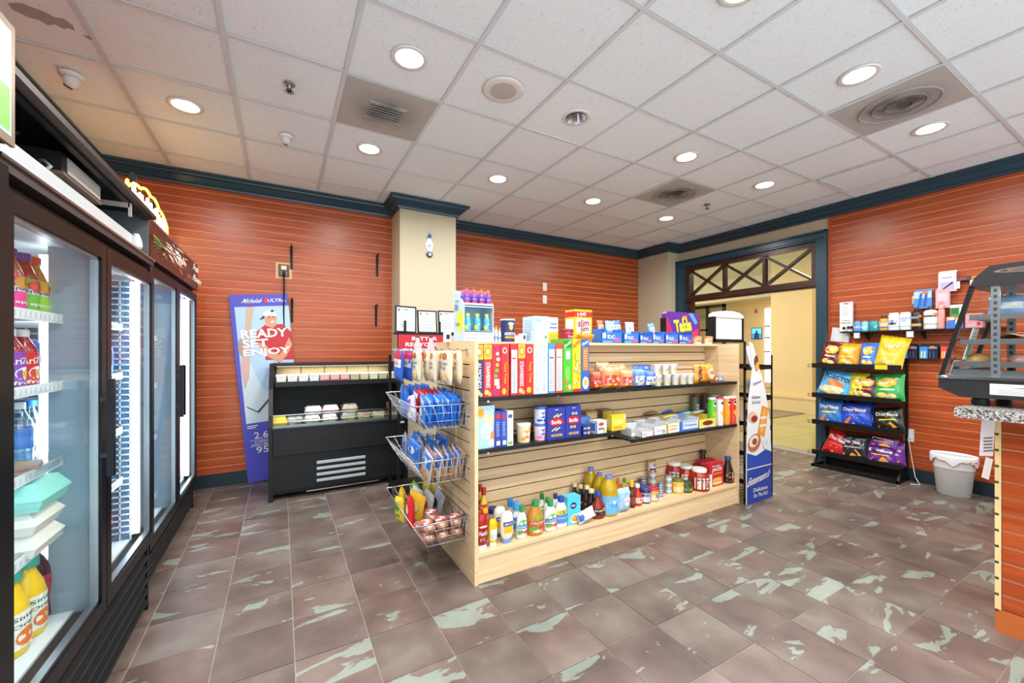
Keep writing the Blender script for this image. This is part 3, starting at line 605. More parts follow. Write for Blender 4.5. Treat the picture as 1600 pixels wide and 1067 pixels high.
def clamshell(name, loc, rz, w, d, h, base, lidm, label, cat='food box', group=None, food=None):
    o = B().add([(-w*.42,-d*.42,0),(w*.42,-d*.42,0),(w*.42,d*.42,0),(-w*.42,d*.42,0),(-w/2,-d/2,h*.45),(w/2,-d/2,h*.45),(w/2,d/2,h*.45),(-w/2,d/2,h*.45)], [(0,3,2,1),(0,1,5,4),(1,2,6,5),(2,3,7,6),(3,0,4,7)] + ([(4,5,6,7)] if base is not CLEAR else []), base).obj(name, None, loc, rz, label=label, cat=cat, group=group)
    z = h * .45
    B().add([(-w/2,-d/2,z),(w/2,-d/2,z),(w/2,d/2,z),(-w/2,d/2,z),(-w*.47,-d*.47,z+h*.12),(w*.47,-d*.47,z+h*.12),(w*.47,d*.47,z+h*.12),(-w*.47,d*.47,z+h*.12),(-w*.36,-d*.36,h),(w*.36,-d*.36,h),(w*.36,d*.36,h),(-w*.36,d*.36,h)], [(0,1,5,4),(1,2,6,5),(2,3,7,6),(3,0,4,7),(4,5,9,8),(5,6,10,9),(6,7,11,10),(7,4,8,11),(8,9,10,11)], lidm).obj('lid', o)
    if food:
        for i, (fx, fy, fr, fh, fc) in enumerate(food): B(Matrix.Translation((fx, fy, .006)) @ Matrix.Rotation(.25 * (-1) ** i, 4, 'Z')).box(-fr*.8, fr*.8, -d*.34, d*.34, 0, fh*.34, mat(fc, .6, noise=.25, scale=60)).box(-fr*.85, fr*.85, -d*.36, d*.36, fh*.34, fh*.5, mat(['#c9705a', '#8fae5a', '#e0c060'][(i + int(fh * 1000)) % 3], .5)).box(-fr*.8, fr*.8, -d*.34, d*.34, fh*.5, fh*.86, mat(fc, .6, noise=.25, scale=60)).obj('food', o)
    return o
TEALB = mat('#8fd4c6', .5); WB = mat('#e4e0d6', .5)
clamshell('foam_box', (xs, 1.93, .697), PI/2, .2, .18, .07, WB, WB, 'cream foam takeout box at the bottom of a stack in the near cooler', group='takeout boxes in the near cooler')
clamshell('foam_box', (xs, 1.93, .768), PI/2, .2, .18, .07, WB, WB, 'cream foam takeout box in the middle of a stack in the near cooler', group='takeout boxes in the near cooler')
clamshell('foam_box', (xs + .01, 1.93, .84), PI/2, .21, .19, .085, TEALB, TEALB, 'teal foam takeout box on top of the stack in the near cooler', group='takeout boxes in the near cooler')
clamshell('takeout_tray', (xs, 1.93, .947), PI/2, .2, .18, .06, CLEAR, CLEAR, 'clear lidded tray of food on the third shelf of the near cooler', food=[(0, 0, .06, .03, '#c9a27a')])
JUG = [(.9, 0), (1, .05), (1, .55), (.85, .68), (.5, .84), (.42, .88), (.42, .93)]
for y, lab in ((1.88, 'yellow orange juice jug with teal cap, nearer of the two on the cooler floor'), (1.985, 'yellow orange juice jug with teal cap, second on the cooler floor')):
    bottle('juice_jug', (X1 - .14, y, .396), PI/2, .055, .25, JUG, '#f0c419', .03, .55, '#2f9c86', lab, cat='jug', lab=(.1, .55, '#f4f1e6', lambda d: d.text('Simply', .5, .82, .5, .16, mat('#2d6b3a', .4)).text('Orange', .5, .62, .5, .14, mat('#2d6b3a', .4)).ell(.45, .3, .16, .24, mat('#e8762a', .4), 12).poly([(.5,.35),(.75,.6),(.62,.28)], mat('#3f8a3a', .4))), sxy=(1, .85))
bottle('soda_bottle', (X1 - .16, 2.09, .396), PI/2, .045, .26, PB_COLA, '#3a1626', .022, .4, '#e4e6e8', 'dark red soda bottle with a white cap on the cooler floor', lab=(.3, .6, '#a8233a', None))
bottle('soda_bottle', (X1 - .30, 2.16, .396), PI/2, .045, .28, PB_COLA, '#3f9a3a', .022, .4, '#f2f2f2', 'green soda bottle at the back of the cooler floor', lab=(.3, .6, '#5fc04a', None))
# right door of the near cooler
for i, (y, col, cc, lab) in enumerate([(2.56, '#8c1a1e', '#c4262e', 'red soda bottle on the cooler floor behind the second door'), (2.66, '#3a1a14', '#c4262e', 'cola bottle on the cooler floor behind the second door')]):
    bottle('soda_bottle', (X1 - .15, y, .396), PI/2, .042, .27, PB_COLA, col, .02, .4, cc, lab, lab=(.32, .6, '#d22a2e', lambda d: d.text('Cola', .5, .5, .5, .5, TXW)))
for i in range(4): bottle('water_bottle', (X1 - .14, 2.4 + i * .088, .945), PI/2, .034, .22, PB_ROUND, glassy('water', (.8, .92, .96, 1), 1.4, .05, .1), .018, .45, '#eef4f8', 'clear water bottle in a row behind the second cooler door', group='water bottles behind the second cooler door', lab=(.3, .62, '#3a7fd0', None))
for i in range(4): bottle('sport_bottle', (X1 - .14, 2.4 + i * .09, 1.215), PI/2, .036, .2, PB_ROUND, '#3a8fd8', .02, .5, '#e8eef2', 'blue sports drink bottle in a row behind the second cooler door', group='blue drinks behind the second cooler door', lab=(.3, .66, '#2050a8', None))
for i in range(3): bottle('orange_drink', (X1 - .14, 2.4 + i * .088, 1.455), PI/2, .036, .2, PB_JUICE, '#e0862a', .02, .5, '#f2f2f2', 'orange drink bottle on the top shelf behind the second cooler door', group='orange drinks behind the second cooler door', lab=(.1, .5, '#f0b040', None))
# wire end racks by the second door
b = B()
for k in range(44): z = .43 + k * .030; b.box(-.5, -.055, w1 - .062, w1 - .058, z, z + .008, mat('#dfeaf2', .3))
for k in range(12): x = -.5 + k * .04; b.box(x, x + .006, w1 - .062, w1 - .056, .39, 1.70, mat('#dfeaf2', .3))
b.obj('side_rack', c1)
B().box(-.5, -.055, w1 - .0535, w1 - .0465, .39, 1.70, mat('#5b7894', .5)).obj('shade_panel', c1)  # blue panel added over the white liner, painting the shade behind the wires
# far cooler contents
for z in (.35, .75, 1.1, 1.42): wire_shelf(c2, .06, w2 - .06, -.55, -.09, z)
random.seed(8)
for zi, z in enumerate((.75, 1.1, 1.42)):
    for i in range(4): clamshell('deli_box', (X2 - .2, Y2a + .85 + i * .15, z + .001), PI/2, .14, .13, .06, CLEAR, CLEAR, 'clear deli food box on %s shelf of the far cooler' % ('a low', 'the middle', 'the top')[zi], group='deli boxes in the far cooler, row %s' % ('low', 'middle', 'top')[zi], food=[(0, 0, .05, .035, random.choice(['#b98a5a', '#c9b07a', '#a8563a', '#d8cba8']))])
for i in range(5): bottle('soda_bottle', (X2 - .16, Y2a + .88 + i * .1, .351), PI/2, .042, .25, PB_COLA, '#2d4a9a', .02, .4, '#e8e8e8', 'blue soda bottle standing low in the far cooler', group='blue soda bottles in the far cooler', lab=(.32, .6, '#3a62c0', None))
# ================================================================ back wall: poster, hardware, open display case
PT = Matrix.Translation((-.284, 4.865, .003)) @ Matrix.Rotation(R(-.5), 4, 'X') @ Matrix.Rotation(R(-4.9), 4, 'Y')
PW, PH = .51, 1.895
PUR = mat('#4b48b4', .5)
po = B(PT).box(0, PW, 0, .012, 0, PH, PUR).obj('leaning_poster', label='tall purple beer poster of a golfer in a red shirt leaning on the orange wall', cat='poster')
d = D(); SKY = mat('#a9c6e0', .5); SKIN = mat('#c98d6e', .5); RED = mat('#b5242c', .5); TREE = mat('#b9a695', .6)
d.rect(.07, .315, 1, .935, SKY).rect(.07, .315, 1, .45, mat('#b9cfdc', .5)).poly([(.07,.315),(.07,.62),(.2,.66),(.3,.58),(.4,.5),(.55,.45),(.6,.315)], mat('#cfdbe4', .5))
d.poly([(.12,.5),(.16,.66),(.2,.8),(.26,.935),(.4,.935),(.34,.86),(.27,.74),(.22,.6)], TREE).poly([(.07,.62),(.16,.72),(.24,.7),(.2,.56),(.1,.5)], mat('#c8a3a0', .6)).ell(.12, .72, .06, .05, mat('#a98f80', .6), 8)
d.poly([(.62,.315),(.66,.5),(.7,.62),(1,.62),(1,.315)], mat('#2c3a66', .5)).poly([(.66,.46),(.6,.4),(.58,.34),(.68,.34),(.72,.45)], mat('#b5583c', .5))
d.poly([(.36,.74),(.4,.8),(.55,.835),(.85,.835),(1,.79),(1,.635),(.78,.64),(.5,.645),(.52,.72),(.42,.72)], RED)
d.poly([(.36,.74),(.42,.72),(.55,.66),(.72,.63),(.78,.66),(.62,.69),(.5,.74)], SKIN).poly([(1,.72),(.88,.66),(.74,.62),(.7,.65),(.84,.7),(.95,.76)], SKIN)
d.poly([(.56,.83),(.57,.87),(.72,.875),(.75,.83),(.68,.815)], SKIN).ell(.66, .866, .105, .038, SKIN, 18).poly([(.53,.868),(.54,.9),(.62,.915),(.72,.912),(.76,.89),(.76,.88),(.62,.884)], mat('#f3f3f3', .5)).poly([(.46,.862),(.54,.868),(.57,.88),(.54,.885)], mat('#2d2d33', .5)).ell(.7, .908, .03, .007, mat('#2b2b2b', .5), 8)
d.poly([(.655,.852),(.72,.858),(.715,.846),(.67,.843)], TXW).ell(.71, .876, .012, .004, TXK, 8).ell(.635, .874, .012, .004, TXK, 8)
d.poly([(.1,.41),(.28,.375),(.6,.47),(.72,.63),(.74,.625),(.62,.462),(.3,.365),(.12,.4)], mat('#3b4250', .5))
d.text('READY', .53, .79, .8, .047, TXW, bold=.03).text('SET', .36, .738, .44, .045, TXW, bold=.03).text('ENJOY', .55, .686, .82, .047, TXW, bold=.03)
d.text('Michelob', .38, .966, .32, .024, TXW, shear=.2).rect(.58, .952, .635, .982, mat('#c4262e', .4)).text('ULTRA', .8, .966, .32, .018, TXW, bold=.02)
d.lines(.08, .285, .3, .305, 2, TXW).text('2.6', .3, .247, .24, .036, TXW).rect(.43, .232, .445, .262, TXW).rect(.1, .221, .5, .223, TXW).text('SUPERIOR', .33, .212, .3, .009, TXW).text('LIGHT BEER', .3, .199, .34, .009, TXW).rect(.1, .19, .5, .192, TXW).text('95', .3, .168, .22, .036, TXW).rect(.43, .155, .445, .182, TXW)
b = B(PT); d.put(b, lambda u, v, o: (u * PW, -o, v * PH), .0002, .0006); b.obj('poster_print', po)
# outlet and cord
o = B().box(-.05, .05, -.012, 0, -.065, .065, mat('#5a3a2a', .5)).box(-.075, .075, -.004, 0, -.085, .085, mat('#c9a77a', .6)).obj('wall_outlet', None, (.03, YB - .0067, 2.18), label='brown power outlet high on the orange back wall', cat='outlet')
for z in (.03, -.03): B().box(-.025, .025, -.016, -.012, z - .02, z + .02, mat('#d8cfc0', .5)).obj('socket', o)
B().box(-.02, .02, -.045, -.016, -.052, -.012, BLACK).obj('plug', o)
B().tube([(.03, YB - .045, 2.14), (.032, YB - .05, 2.0), (.028, YB - .04, 1.75), (.035, YB - .035, 1.5), (.04, YB - .035, 1.3), (.05, YB - .025, 1.15), (.05, YB - .025, .9)], .008, BLACK, 6).obj('power_cord', label='black power cord hanging from the high outlet down behind the display case', cat='cord')
# shelf brackets
bm = B().box(-.012, .012, -.008, 0, -.25, 0, BLACK).prism([(-.008, 0), (-.1, .005), (-.1, -.012), (-.06, -.03), (-.02, -.1), (-.008, -.16)], 'x', -.004, .004, BLACK).mesh('shelf_bracket')
for p, lab in (((.1, 2.45), 'upper left'), ((.98, 2.455), 'upper right'), ((.105, 1.89), 'lower left'), ((.968, 1.87), 'lower right')):
    link('shelf_bracket', bm, None, (p[0], YB - .0067, p[1]), label='black metal shelf bracket on the orange back wall, %s of four' % lab, cat='bracket', group='empty shelf brackets on the back wall')
for z, lab in ((2.29, 'white wall switch plate on the orange recess wall, upper of two'), (2.10, 'white wall switch plate on the orange recess wall, lower of two')):
    o = B().box(-.035, .035, -.006, 0, -.06, .06, WHITE).obj('wall_plate', None, (3.44, YB2 - .0067, z), label=lab, cat='switch', group='wall plates')
    B().box(-.012, .012, -.011, -.006, -.025, .025, mat('#d9d9d6', .5)).obj('switch', o)
# open refrigerated display case
CA, CB_ = -.094, 1.14; cw = CB_ - CA
cs = empty('display_case', (CA, 4.17, 0), label='black open refrigerated display case with packed food against the back wall', cat='display case')
side = [(.0, .0), (.0, .66), (.015, .76), (.06, .88), (.14, .99), (.26, 1.09), (.40, 1.165), (.50, 1.21), (.665, 1.21), (.665, 0)]
for x in (0, cw - .035): B().prism(side, 'x', x, x + .035, BLK2).obj('side_panel', cs)
B().box(.035, cw - .035, .03, .66, .05, .62, BLK2).box(.03, cw - .03, .012, .03, .08, .405, BLK2).obj('base', cs)
B().box(.03, cw - .03, .0, .02, .415, .625, BLK2).box(.03, cw - .03, -.004, .0, .405, .418, DARKMET).box(.03, cw - .03, -.006, .03, .625, .645, BLK2).obj('front_panel', cs)
for i in range(4):
    z = .285 - i * .055; xa = sx(495, 4.17) - CA; xb = sx(571, 4.17) - CA
    B().prism([(.012, z + .028), (-.002, z + .022), (-.002, z + .004), (.012, z)], 'x', xa, xb, mat('#aeb4b8', .4, .3)).obj('vent_slat', cs)
B().box(.3, .95, .004, .01, .045, .055, CHROME).obj('kick_strip', cs)
B().box(.035, cw - .035, .03, .66, .615, .64, mat('#25282a', .4)).box(.035, cw - .035, .03, .06, .64, .665, STEEL).obj('deck', cs)
B().box(.035, cw - .035, .008, .014, .64, .76, GLASS).box(.035, cw - .035, .006, .016, .758, .764, CHROME).obj('front_glass', cs)
B().box(.035, cw - .035, .62, .66, .64, 1.2, mat('#1b1d1f', .6)).obj('back_panel', cs)
B().box(.05, cw - .05, .22, .62, 1.015, 1.03, BLK2).box(.05, cw - .05, .21, .222, 1.0, 1.045, BLK2).obj('shelf', cs)
b = B()
for i in range(5): b.box(.06 + i * .224, .275 + i * .224, .612, .62, 1.09, 1.18, mat('#8f8158', .5))
b.obj('back_strip', cs)
B().box(.03, cw - .03, .42, .665, 1.185, 1.215, BLK2).box(.06, cw - .06, .46, .56, 1.178, 1.185, mat('#fff3d6', .4, emit=.6)).obj('hood', cs)
B().box(cw - .1, cw - .04, -.009, -.004, .60, .62, mat('#d8d8d8', .4)).obj('maker_plate', cs)
cl_ = bpy.data.lights.new('case_light', 'AREA'); cl_.shape = 'RECTANGLE'; cl_.size = 1.0; cl_.size_y = .06; cl_.energy = 4.5; cl_.color = (1, .93, .8); link('case_lamp', cl_, cs, (cw/2, .5, 1.17))
YD = 4.33
deck = [(435, 1, '#e8c832', [('#d9a25a', '#c98a4a')], 'yellow boxed sandwich pack at the left end of the case deck'), (461, 1, None, [('#cfc5b4', '#8d7f6c')], 'clear box of layered sandwiches, second on the case deck'), (487, 2, None, [('#d8d2c8', '#b0a79a')], 'clear sandwich box with a pale roll on the case deck'),
        (514, 2, None, [('#c9b58a', '#d8d0c0')], 'clear box of pale rolls on the case deck'), (544, 2, None, [('#b98a5a', '#c9b27a')], 'clear box of salad roll on the case deck'), (567, 1, None, [('#d8b98a', '#c9955a')], 'clear box of cheese rolls on the case deck'), (590, 1, None, [('#d8c99a', '#cfc0a0')], 'clear box of pale sandwiches on the case deck'), (615, 2, None, [('#a8683f', '#b98a6a')], 'clear box of brown buns at the right end of the case deck')]
for px, st, colr, fd, lab in deck:
    for k in range(st):
        x = sx(px, YD); f = fd[0]; fc = f if not (k == 1 and px == 514) else ('#d0708a', '#c9607a')
        clamshell('food_box', (x + (.012 if k else 0), YD + .02*k, .6415 + k * .0865), 0, .15, .14, .086, CLEAR if not colr else mat(colr, .4), CLEAR if not colr else mat(colr, .4), lab if not k else lab.replace('clear', 'upper clear' if px != 514 else 'pink cake in a clear').replace(' of pale rolls', '') .replace('a clear box', 'a clear box stacked'), group='food boxes in the display case', food=[(-.033, 0, .034, .07, fc[0]), (.036, 0, .034, .064, fc[1])])
for i in range(12):
    x = CA + .1 + i * .094; pink = 3 < i < 7
    col = '#f0eeea' if i < 4 else ('#e2b6b2' if pink else ['#d8d2b8', '#b9b98a', '#cfc0a0'][i % 3])
    o = B().add([(-.036,-.05,0),(.036,-.05,0),(.036,.05,0),(-.036,.05,0),(-.043,-.058,.065),(.043,-.058,.065),(.043,.058,.065),(-.043,.058,.065)], [(0,3,2,1),(0,1,5,4),(1,2,6,5),(2,3,7,6),(3,0,4,7),(4,5,6,7)], mat(col, .5, noise=.15, scale=50)).obj('food_tub', None, (x, 4.17 + .32, 1.0305), label='%s lidded food tub on the top shelf of the case, %s from the left' % ('white' if i < 4 else 'pink' if pink else 'pale', ['first','second','third','fourth','fifth','sixth','seventh','eighth','ninth','tenth','eleventh','twelfth'][i]), cat='tub', group='tubs on the case top shelf')
    B().box(-.045, .045, -.06, .06, .065, .078, WHITE if not pink else mat('#efdcd8', .4)).obj('lid', o)
    if pink: D().rect(.05, .1, .95, .35, mat('#c43a3a', .4)).put(B(), onfront(.075, .06, -.056)).obj('label', o)
# ================================================================ rack with red sign behind the shelf unit
rk = empty('sign_rack', (.87, 3.5, 0), label='black metal rack with a red drink sign, behind the hanging baskets', cat='rack')
for x, y in ((0, 0), (.6, 0), (0, .32), (.6, .32)): B().box(x, x + .022, y, y + .022, 0, 1.48 if y == 0 else 1.3, BLACK).obj('post', rk)
for z in (.12, .5, .88): B().box(0, .62, 0, .342, z, z + .015, BLACK).obj('shelf', rk)
B().box(-.02, .64, -.01, .09, 1.48, 1.495, BLACK).obj('top_ledge', rk)
sg = B().box(.0, .46, -.02, -.012, 1.245, 1.478, mat('#c21f2e', .45)).obj('red_sign', rk)
d = D().text('BETTER', .5, .86, .5, .14, TXW, bold=.03).text('RECYCLING', .52, .64, .78, .15, TXW, bold=.03).text('SAVES', .34, .42, .5, .15, TXW, bold=.03)
BT = mat('#d9c9cc', .3); BT2 = mat('#5a4247', .4)
for u in (.36, .62, .9): d.poly([(u-.07,.0),(u-.07,.62),(u-.03,.8),(u-.03,.88),(u+.03,.88),(u+.03,.8),(u+.07,.62),(u+.07,0)], BT).rect(u-.04,.9,u+.04,.96,BT2).rect(u-.065,.05,u+.065,.4,mat('#b9475a', .4)).rect(u-.03,.1,u+.03,.36,BT2)
d.put(B(), lambda u, v, oo: (u*.46, -.02-oo, 1.245 + v*.233), .0003).obj('sign_print', sg)
for (x, w_, h_, lab, tilt) in ((.945, .185, .235, 'tallest framed certificate standing at the left on the rack ledge', .03), (1.14, .18, .205, 'framed certificate in the middle on the rack ledge', .0), (1.325, .165, .21, 'framed letter at the right on the rack ledge beside the blue drink stand', 0)):
    T = Matrix.Rotation(R(-6), 4, 'X') @ Matrix.Rotation(tilt, 4, 'Y')
    o = B(T).box(-w_/2, w_/2, 0, .012, 0, h_, BLACK).obj('certificate_frame', None, (x, 3.52, 1.496), label=lab, cat='frame', group='framed certificates')
    d = D().rect(.07, .06, .93, .94, mat('#e9ecee', .5)).lines(.16, .2, .86, .82, 9, mat('#9aa2a8', .5), .25).rect(.4, .84, .6, .87, mat('#5a6470', .5)).rect(.12, .8, .2, .88, mat('#2b3a5a', .5))
    b = B(T); d.put(b, onfront(w_, h_)); b.obj('certificate', o)
for x in (.93, 1.24): B().box(x - .01, x + .01, 3.488, 3.496, 1.4955, 1.60, BLACK).box(x - .01, x + .01, 3.488, 3.53, 1.4955, 1.499, BLACK).obj('display_stand', label='small black upright stand in front of the %s certificate' % ('left' if x < 1 else 'right'), cat='stand')
# evil-eye charm on the column
ch = empty('wall_charm', (1.485, 4.528, 2.41), label='blue and white hand shaped charm hanging on the cream column', cat='charm')
B().tube([(0, -.002, .28), (0, -.003, .02)], .0018, mat('#8a8f98', .4), 5).lathe([(.0, -.006), (.006, 0), (.0, .006)], DARKMET, 8, c=(0, -.004, .285)).obj('string', ch)
B().lathe([(.0, -.022), (.018, -.016), (.02, 0), (.018, .016), (.0, .022)], mat('#2f5fb0', .2), 12, c=(0, -.02, .24)).obj('bead', ch)
D().poly([(-.02,.06),(.02,.06),(.032,.1),(.045,.15),(.04,.165),(.03,.14),(.026,.19),(.014,.2),(.01,.21),(-.01,.21),(-.014,.2),(-.026,.19),(-.03,.14),(-.04,.165),(-.045,.15),(-.032,.1)], mat('#c6ccd2', .3, .6)).ell(0,.13,.018,.02,mat('#2f5fb0', .3), 12).ell(0,.13,.009,.01,TXW,10).ell(-.015,.175,.004,.01,TXB,6).ell(.015,.175,.004,.01,TXB,6).put(B(), lambda u, v, oo: (u, -.006-oo, v)).obj('hand', ch)
B(Matrix.Translation((0, -.012, .03)) @ Matrix.Rotation(R(90), 4, 'X')).lathe([(.034, -.008), (.036, 0), (.03, .008)], mat('#16264a', .2), 18).obj('eye', ch)
D().ell(0, 0, .02, .02, mat('#e8f0f6', .3), 14).ell(0, 0, .013, .013, mat('#5ea0d8', .3), 12).ell(0, 0, .006, .006, TXK, 10).put(B(), lambda u, v, oo: (u, -.021-oo, .03+v)).obj('eye_pupil', ch)
# ================================================================ wooden shelf unit in the middle
GX0, GX1, GY0, GY1, GTOP = .96, 3.50, 2.116, 2.775, 1.40
gu = empty('shelf_unit', (0, 0, 0), label='maple slatwall shelf unit with black shelves full of groceries', cat='shelf')
ep = B().box(GX0 + .008, GX0 + .021, GY0 + .02, GY1, 0, GTOP - .002, MGROOVE).box(GX0, GX0 + .022, GY0, GY0 + .07, 0, GTOP, MAPY).box(GX0, GX0 + .01, GY0 + .07, GY1, 0, .19, MAPY).box(GX0, GX0 + .01, GY0 + .07, GY1, 1.335, GTOP, MAPY).obj('end_panel', gu)
me = B().box(GX0, GX0 + .009, GY0 + .07, GY1, 0, .0685, MAPY).mesh('slat')
for i in range(15): link('slat', me, ep, (0, 0, .193 + i * .0766))
B().box(GX1 - .02, GX1, GY0, GY1, 0, GTOP, MAPY).obj('end_panel', gu)
ce = B().box(GX0 + .022, GX1 - .02, 2.44, 2.46, 0, GTOP - .02, MGROOVE).obj('centre_panel', gu)
me = B().box(GX0 + .022, GX1 - .02, 2.43, 2.44, 0, .0685, MAPX).mesh('slat')
for i in range(16): link('slat', me, ce, (0, 0, .18 + i * .0766))
B().box(GX0 + .022, GX1 - .02, 2.30, 2.62, 1.382, 1.40, MAPX).obj('top_board', gu)
B().prism([(2.30, 1.382), (2.43, 1.382), (2.43, 1.28), (2.40, 1.28)], 'x', GX1 - .034, GX1 - .0205, MAPY).obj('gusset', gu)
B().box(GX0 + .022, GX1 - .02, GY0 + .002, 2.43, .155, .175, MAPX).obj('deck', gu)
B().box(GX0 + .022, GX1 - .02, GY0 + .012, GY0 + .03, 0, .155, MAPX).obj('kick_board', gu)
for (xa, xb, z) in ((.985, 2.10, 1.068), (2.105, 3.475, 1.068), (.985, 2.07, .768), (2.20, 3.475, .695)):
    so = B().box(xa, xb, GY0 + .012, 2.43, z - .012, z, BLK2).box(xa, xb, GY0 + .004, GY0 + .014, z - .02, z + .004, BLK2).obj('shelf', gu)
    for x in (xa + .06, (xa + xb) / 2, xb - .06):
        B().prism([(GY0 + .03, z - .012), (2.43, z - .012), (2.43, z - .055)], 'x', x - .003, x + .003, DARKMET).obj('bracket', so)
        B().box(x - .006, x + .006, GY0 - .002, GY0 + .004, z - .024, z - .014, CHROME).obj('clip', so)
def zat(py, X, Y): return EYE + (HOR - py) / FPX * (X * SN + Y * CN)
def fit(x0, x1, yt, Y, z):
    a, c = sx(x0, Y), sx(x1, Y); return (a + c) / 2, c - a, zat(yt, (a + c) / 2, Y) - z
def carton(name, x0, x1, yt, Y, z, d, col, label, deco=None, side=None, cat='box', group=None, rz=0, h=None, topcol=None):
    cx, w, hh = fit(x0, x1, yt, Y, z); w -= .0015
    if h: hh = h
    return carton2(name, (cx, Y, z), w, d, hh, col, label, deco, side, cat, group, rz, topcol)
def carton2(name, loc, w, d, hh, col, label, deco=None, side=None, cat='box', group=None, rz=0, topcol=None):
    m = mat(col, .4)
    b = B().box(-w/2, w/2, 0, d, 0, hh, m)
    if topcol: b.add([(-w/2, 0, hh + .0004), (w/2, 0, hh + .0004), (w/2, d, hh + .0004), (-w/2, d, hh + .0004)], [(0,1,2,3)], mat(topcol, .4))
    o = b.obj(name, None, (loc[0], loc[1], loc[2] + .0005), rz, label=label, cat=cat, group=group)
    dd = D()
    if deco: deco(dd); b = B(); dd.put(b, onfront(w, hh)); b.obj('front_print', o)
    if side: dd = D(); side(dd); b = B(); dd.put(b, onleft(-w/2, d, hh)); b.obj('side_print', o)
    return o
C_ = lambda h, r=.4: mat(h, r)
YEL = C_('#f4c21c'); ORG = C_('#ee7d22'); GRY = C_('#b9bfc4'); BLU = C_('#1f4fa8'); LBL = C_('#8cc4ea'); GRNM = C_('#4caf3a'); NAV = C_('#1f2f5a'); CRM = C_('#f3e6c4'); BRN = C_('#6b3a1e')
# ---- cereal boxes, spines forward, on the upper shelf
def oat(txt):
    def f(d): d.rect(.02, .72, .98, .99, YEL).ell(.5, .86, .42, .11, C_('#d98a1e'), 16).ell(.5, .86, .2, .05, C_('#f6e2a8'), 12).textv(txt, .5, .42, .5, .48, TXW).ell(.35, .1, .28, .05, C_('#f0c27a'), 10).ell(.7, .06, .22, .04, C_('#d9a05a'), 10)
    return f
def icons(d):
    random.seed(3)
    for i in range(9): d.ell(random.uniform(.25, .75), .08 + i * .105, random.uniform(.18, .3), .035, random.choice([TXW, C_('#f0c419'), C_('#7b2fa0'), C_('#4caf3a')]), 10)
    d.rect(.2, .22, .8, .34, TXW)
def frost(d): d.ell(.5, .88, .3, .06, TXW, 12).ell(.5, .88, .2, .04, TXR, 10).textv('Tasty Treat', .55, .45, .42, .42, YEL).rect(.9, .02, 1, .98, ORG).ell(.4, .1, .3, .06, YEL, 10)
def nutri(c, top):
    def f(d): d.rect(0, .92, 1, 1, C_(c)).rect(0, 0, .08, 1, C_(c)).rect(.12, .05, .92, .88, C_('#dfe3e6')).lines(.18, .08, .86, .62, 16, C_('#848d95'), .35).rect(.2, .66, .82, .84, C_('#dfe6ea')).rect(.2, .7, .7, .73, C_(top))
    return f
def plainw(d): d.rect(.1, .9, .9, .97, C_('#a9b8c8')).lines(.16, .06, .86, .6, 20, C_('#9aa3ac'), .35).lines(.2, .64, .8, .86, 6, C_('#9aa6b4'), .4)
def jacks(d): d.rect(.05, .84, .95, .97, C_('#2b7a1e')).text('Jacks', .5, .9, .8, .09, TXW, .12).rect(.3, .62, .75, .78, TXW).ell(.5, .35, .3, .14, C_('#6fd04a'), 14).ell(.3, .2, .18, .05, ORG, 10).ell(.68, .1, .22, .05, C_('#c9e68a'), 10).ell(.4, .07, .2, .04, ORG, 10)
def pops(d):
    d.text('POPS', .5, .9, .85, .09, C_('#d2232a'), .15, .03)
    random.seed(2)
    for i in range(22): d.ell(random.uniform(.15, .85), random.uniform(.08, .55), .1, .03, C_(random.choice(['#f9e08a', '#e8a818', '#fdf0c0'])), 8)
    d.rect(0, 0, 1, .06, C_('#d2232a')).rect(.3, .6, .75, .75, C_('#f7d94a'))
def flak(d): d.text('Flakes', .5, .93, .8, .06, TXW, .1).rect(.2, .4, .85, .84, ORG).lines(.28, .46, .78, .8, 7, C_('#f8c08a'), .4).ell(.5, .16, .4, .12, TXW, 14).ell(.5, .17, .26, .07, C_('#e0a85a'), 12)
cereal = [(743, 755.2, 538.5, '#22315e', oat('ALMONDS'), 'navy and yellow oat cereal box reading ALMONDS, first on the left'),
 (755.6, 769, 538, '#c91f2c', oat('STRAWBERRIES'), 'red and yellow oat cereal box reading STRAWBERRIES, nearer the left end'),
 (769.4, 782.3, 537.5, '#c81f30', icons, 'red cereal box spine with round picture icons'),
 (782.8, 794.5, 538, '#cf1f26', frost, 'bright red cereal box beside the box with round icons'),
 (797.5, 809, 537, '#b92a3a', nutri('#b9273a', '#b9273a'), 'white nutrition side of a red cereal box'),
 (809.4, 820.8, 537, '#c91f2c', oat('STRAWBERRIES'), 'red and yellow oat cereal box reading STRAWBERRIES, next to the white nutrition side'),
 (821.3, 833.8, 537.5, '#cf1f26', frost, 'bright red cereal box just left of the plain white boxes'),
 (834.2, 845, 536.5, '#dde1e4', plainw, 'plain white cereal box side, left of two'),
 (845.4, 855.8, 536.5, '#dde1e4', plainw, 'plain white cereal box side, right of two'),
 (856.2, 867.3, 536.5, '#3f86c6', nutri('#3f86c6', '#1f4fa8'), 'blue edged cereal box with white nutrition panel'),
 (867.8, 879.3, 536, '#d9481f', nutri('#d9481f', '#ee7d22'), 'orange edged cereal box with white nutrition panel'),
 (880, 894, 529.5, '#3fae2c', jacks, 'bright green cereal box, tall, beside the yellow one'),
 (894.3, 907.5, 529.5, '#f5cf1c', pops, 'yellow cereal box reading POPS'),
 (908, 920.6, 530, '#2b5fae', flak, 'blue cereal box with an orange panel, last on the right')]
random.seed(21)
for i, (a, c, t, col, de, lab) in enumerate(cereal):
    carton('cereal_box', a, c, t, 2.135 + random.uniform(0, .012), 1.068, .2 if i < 11 else .145, col, lab + ', upper shelf', de, (lambda d: d.rect(.08, .1, .92, .6, YEL).ell(.5, .75, .35, .12, TXW)) if i in (0, 4) else None, group='cereal boxes on the upper shelf')
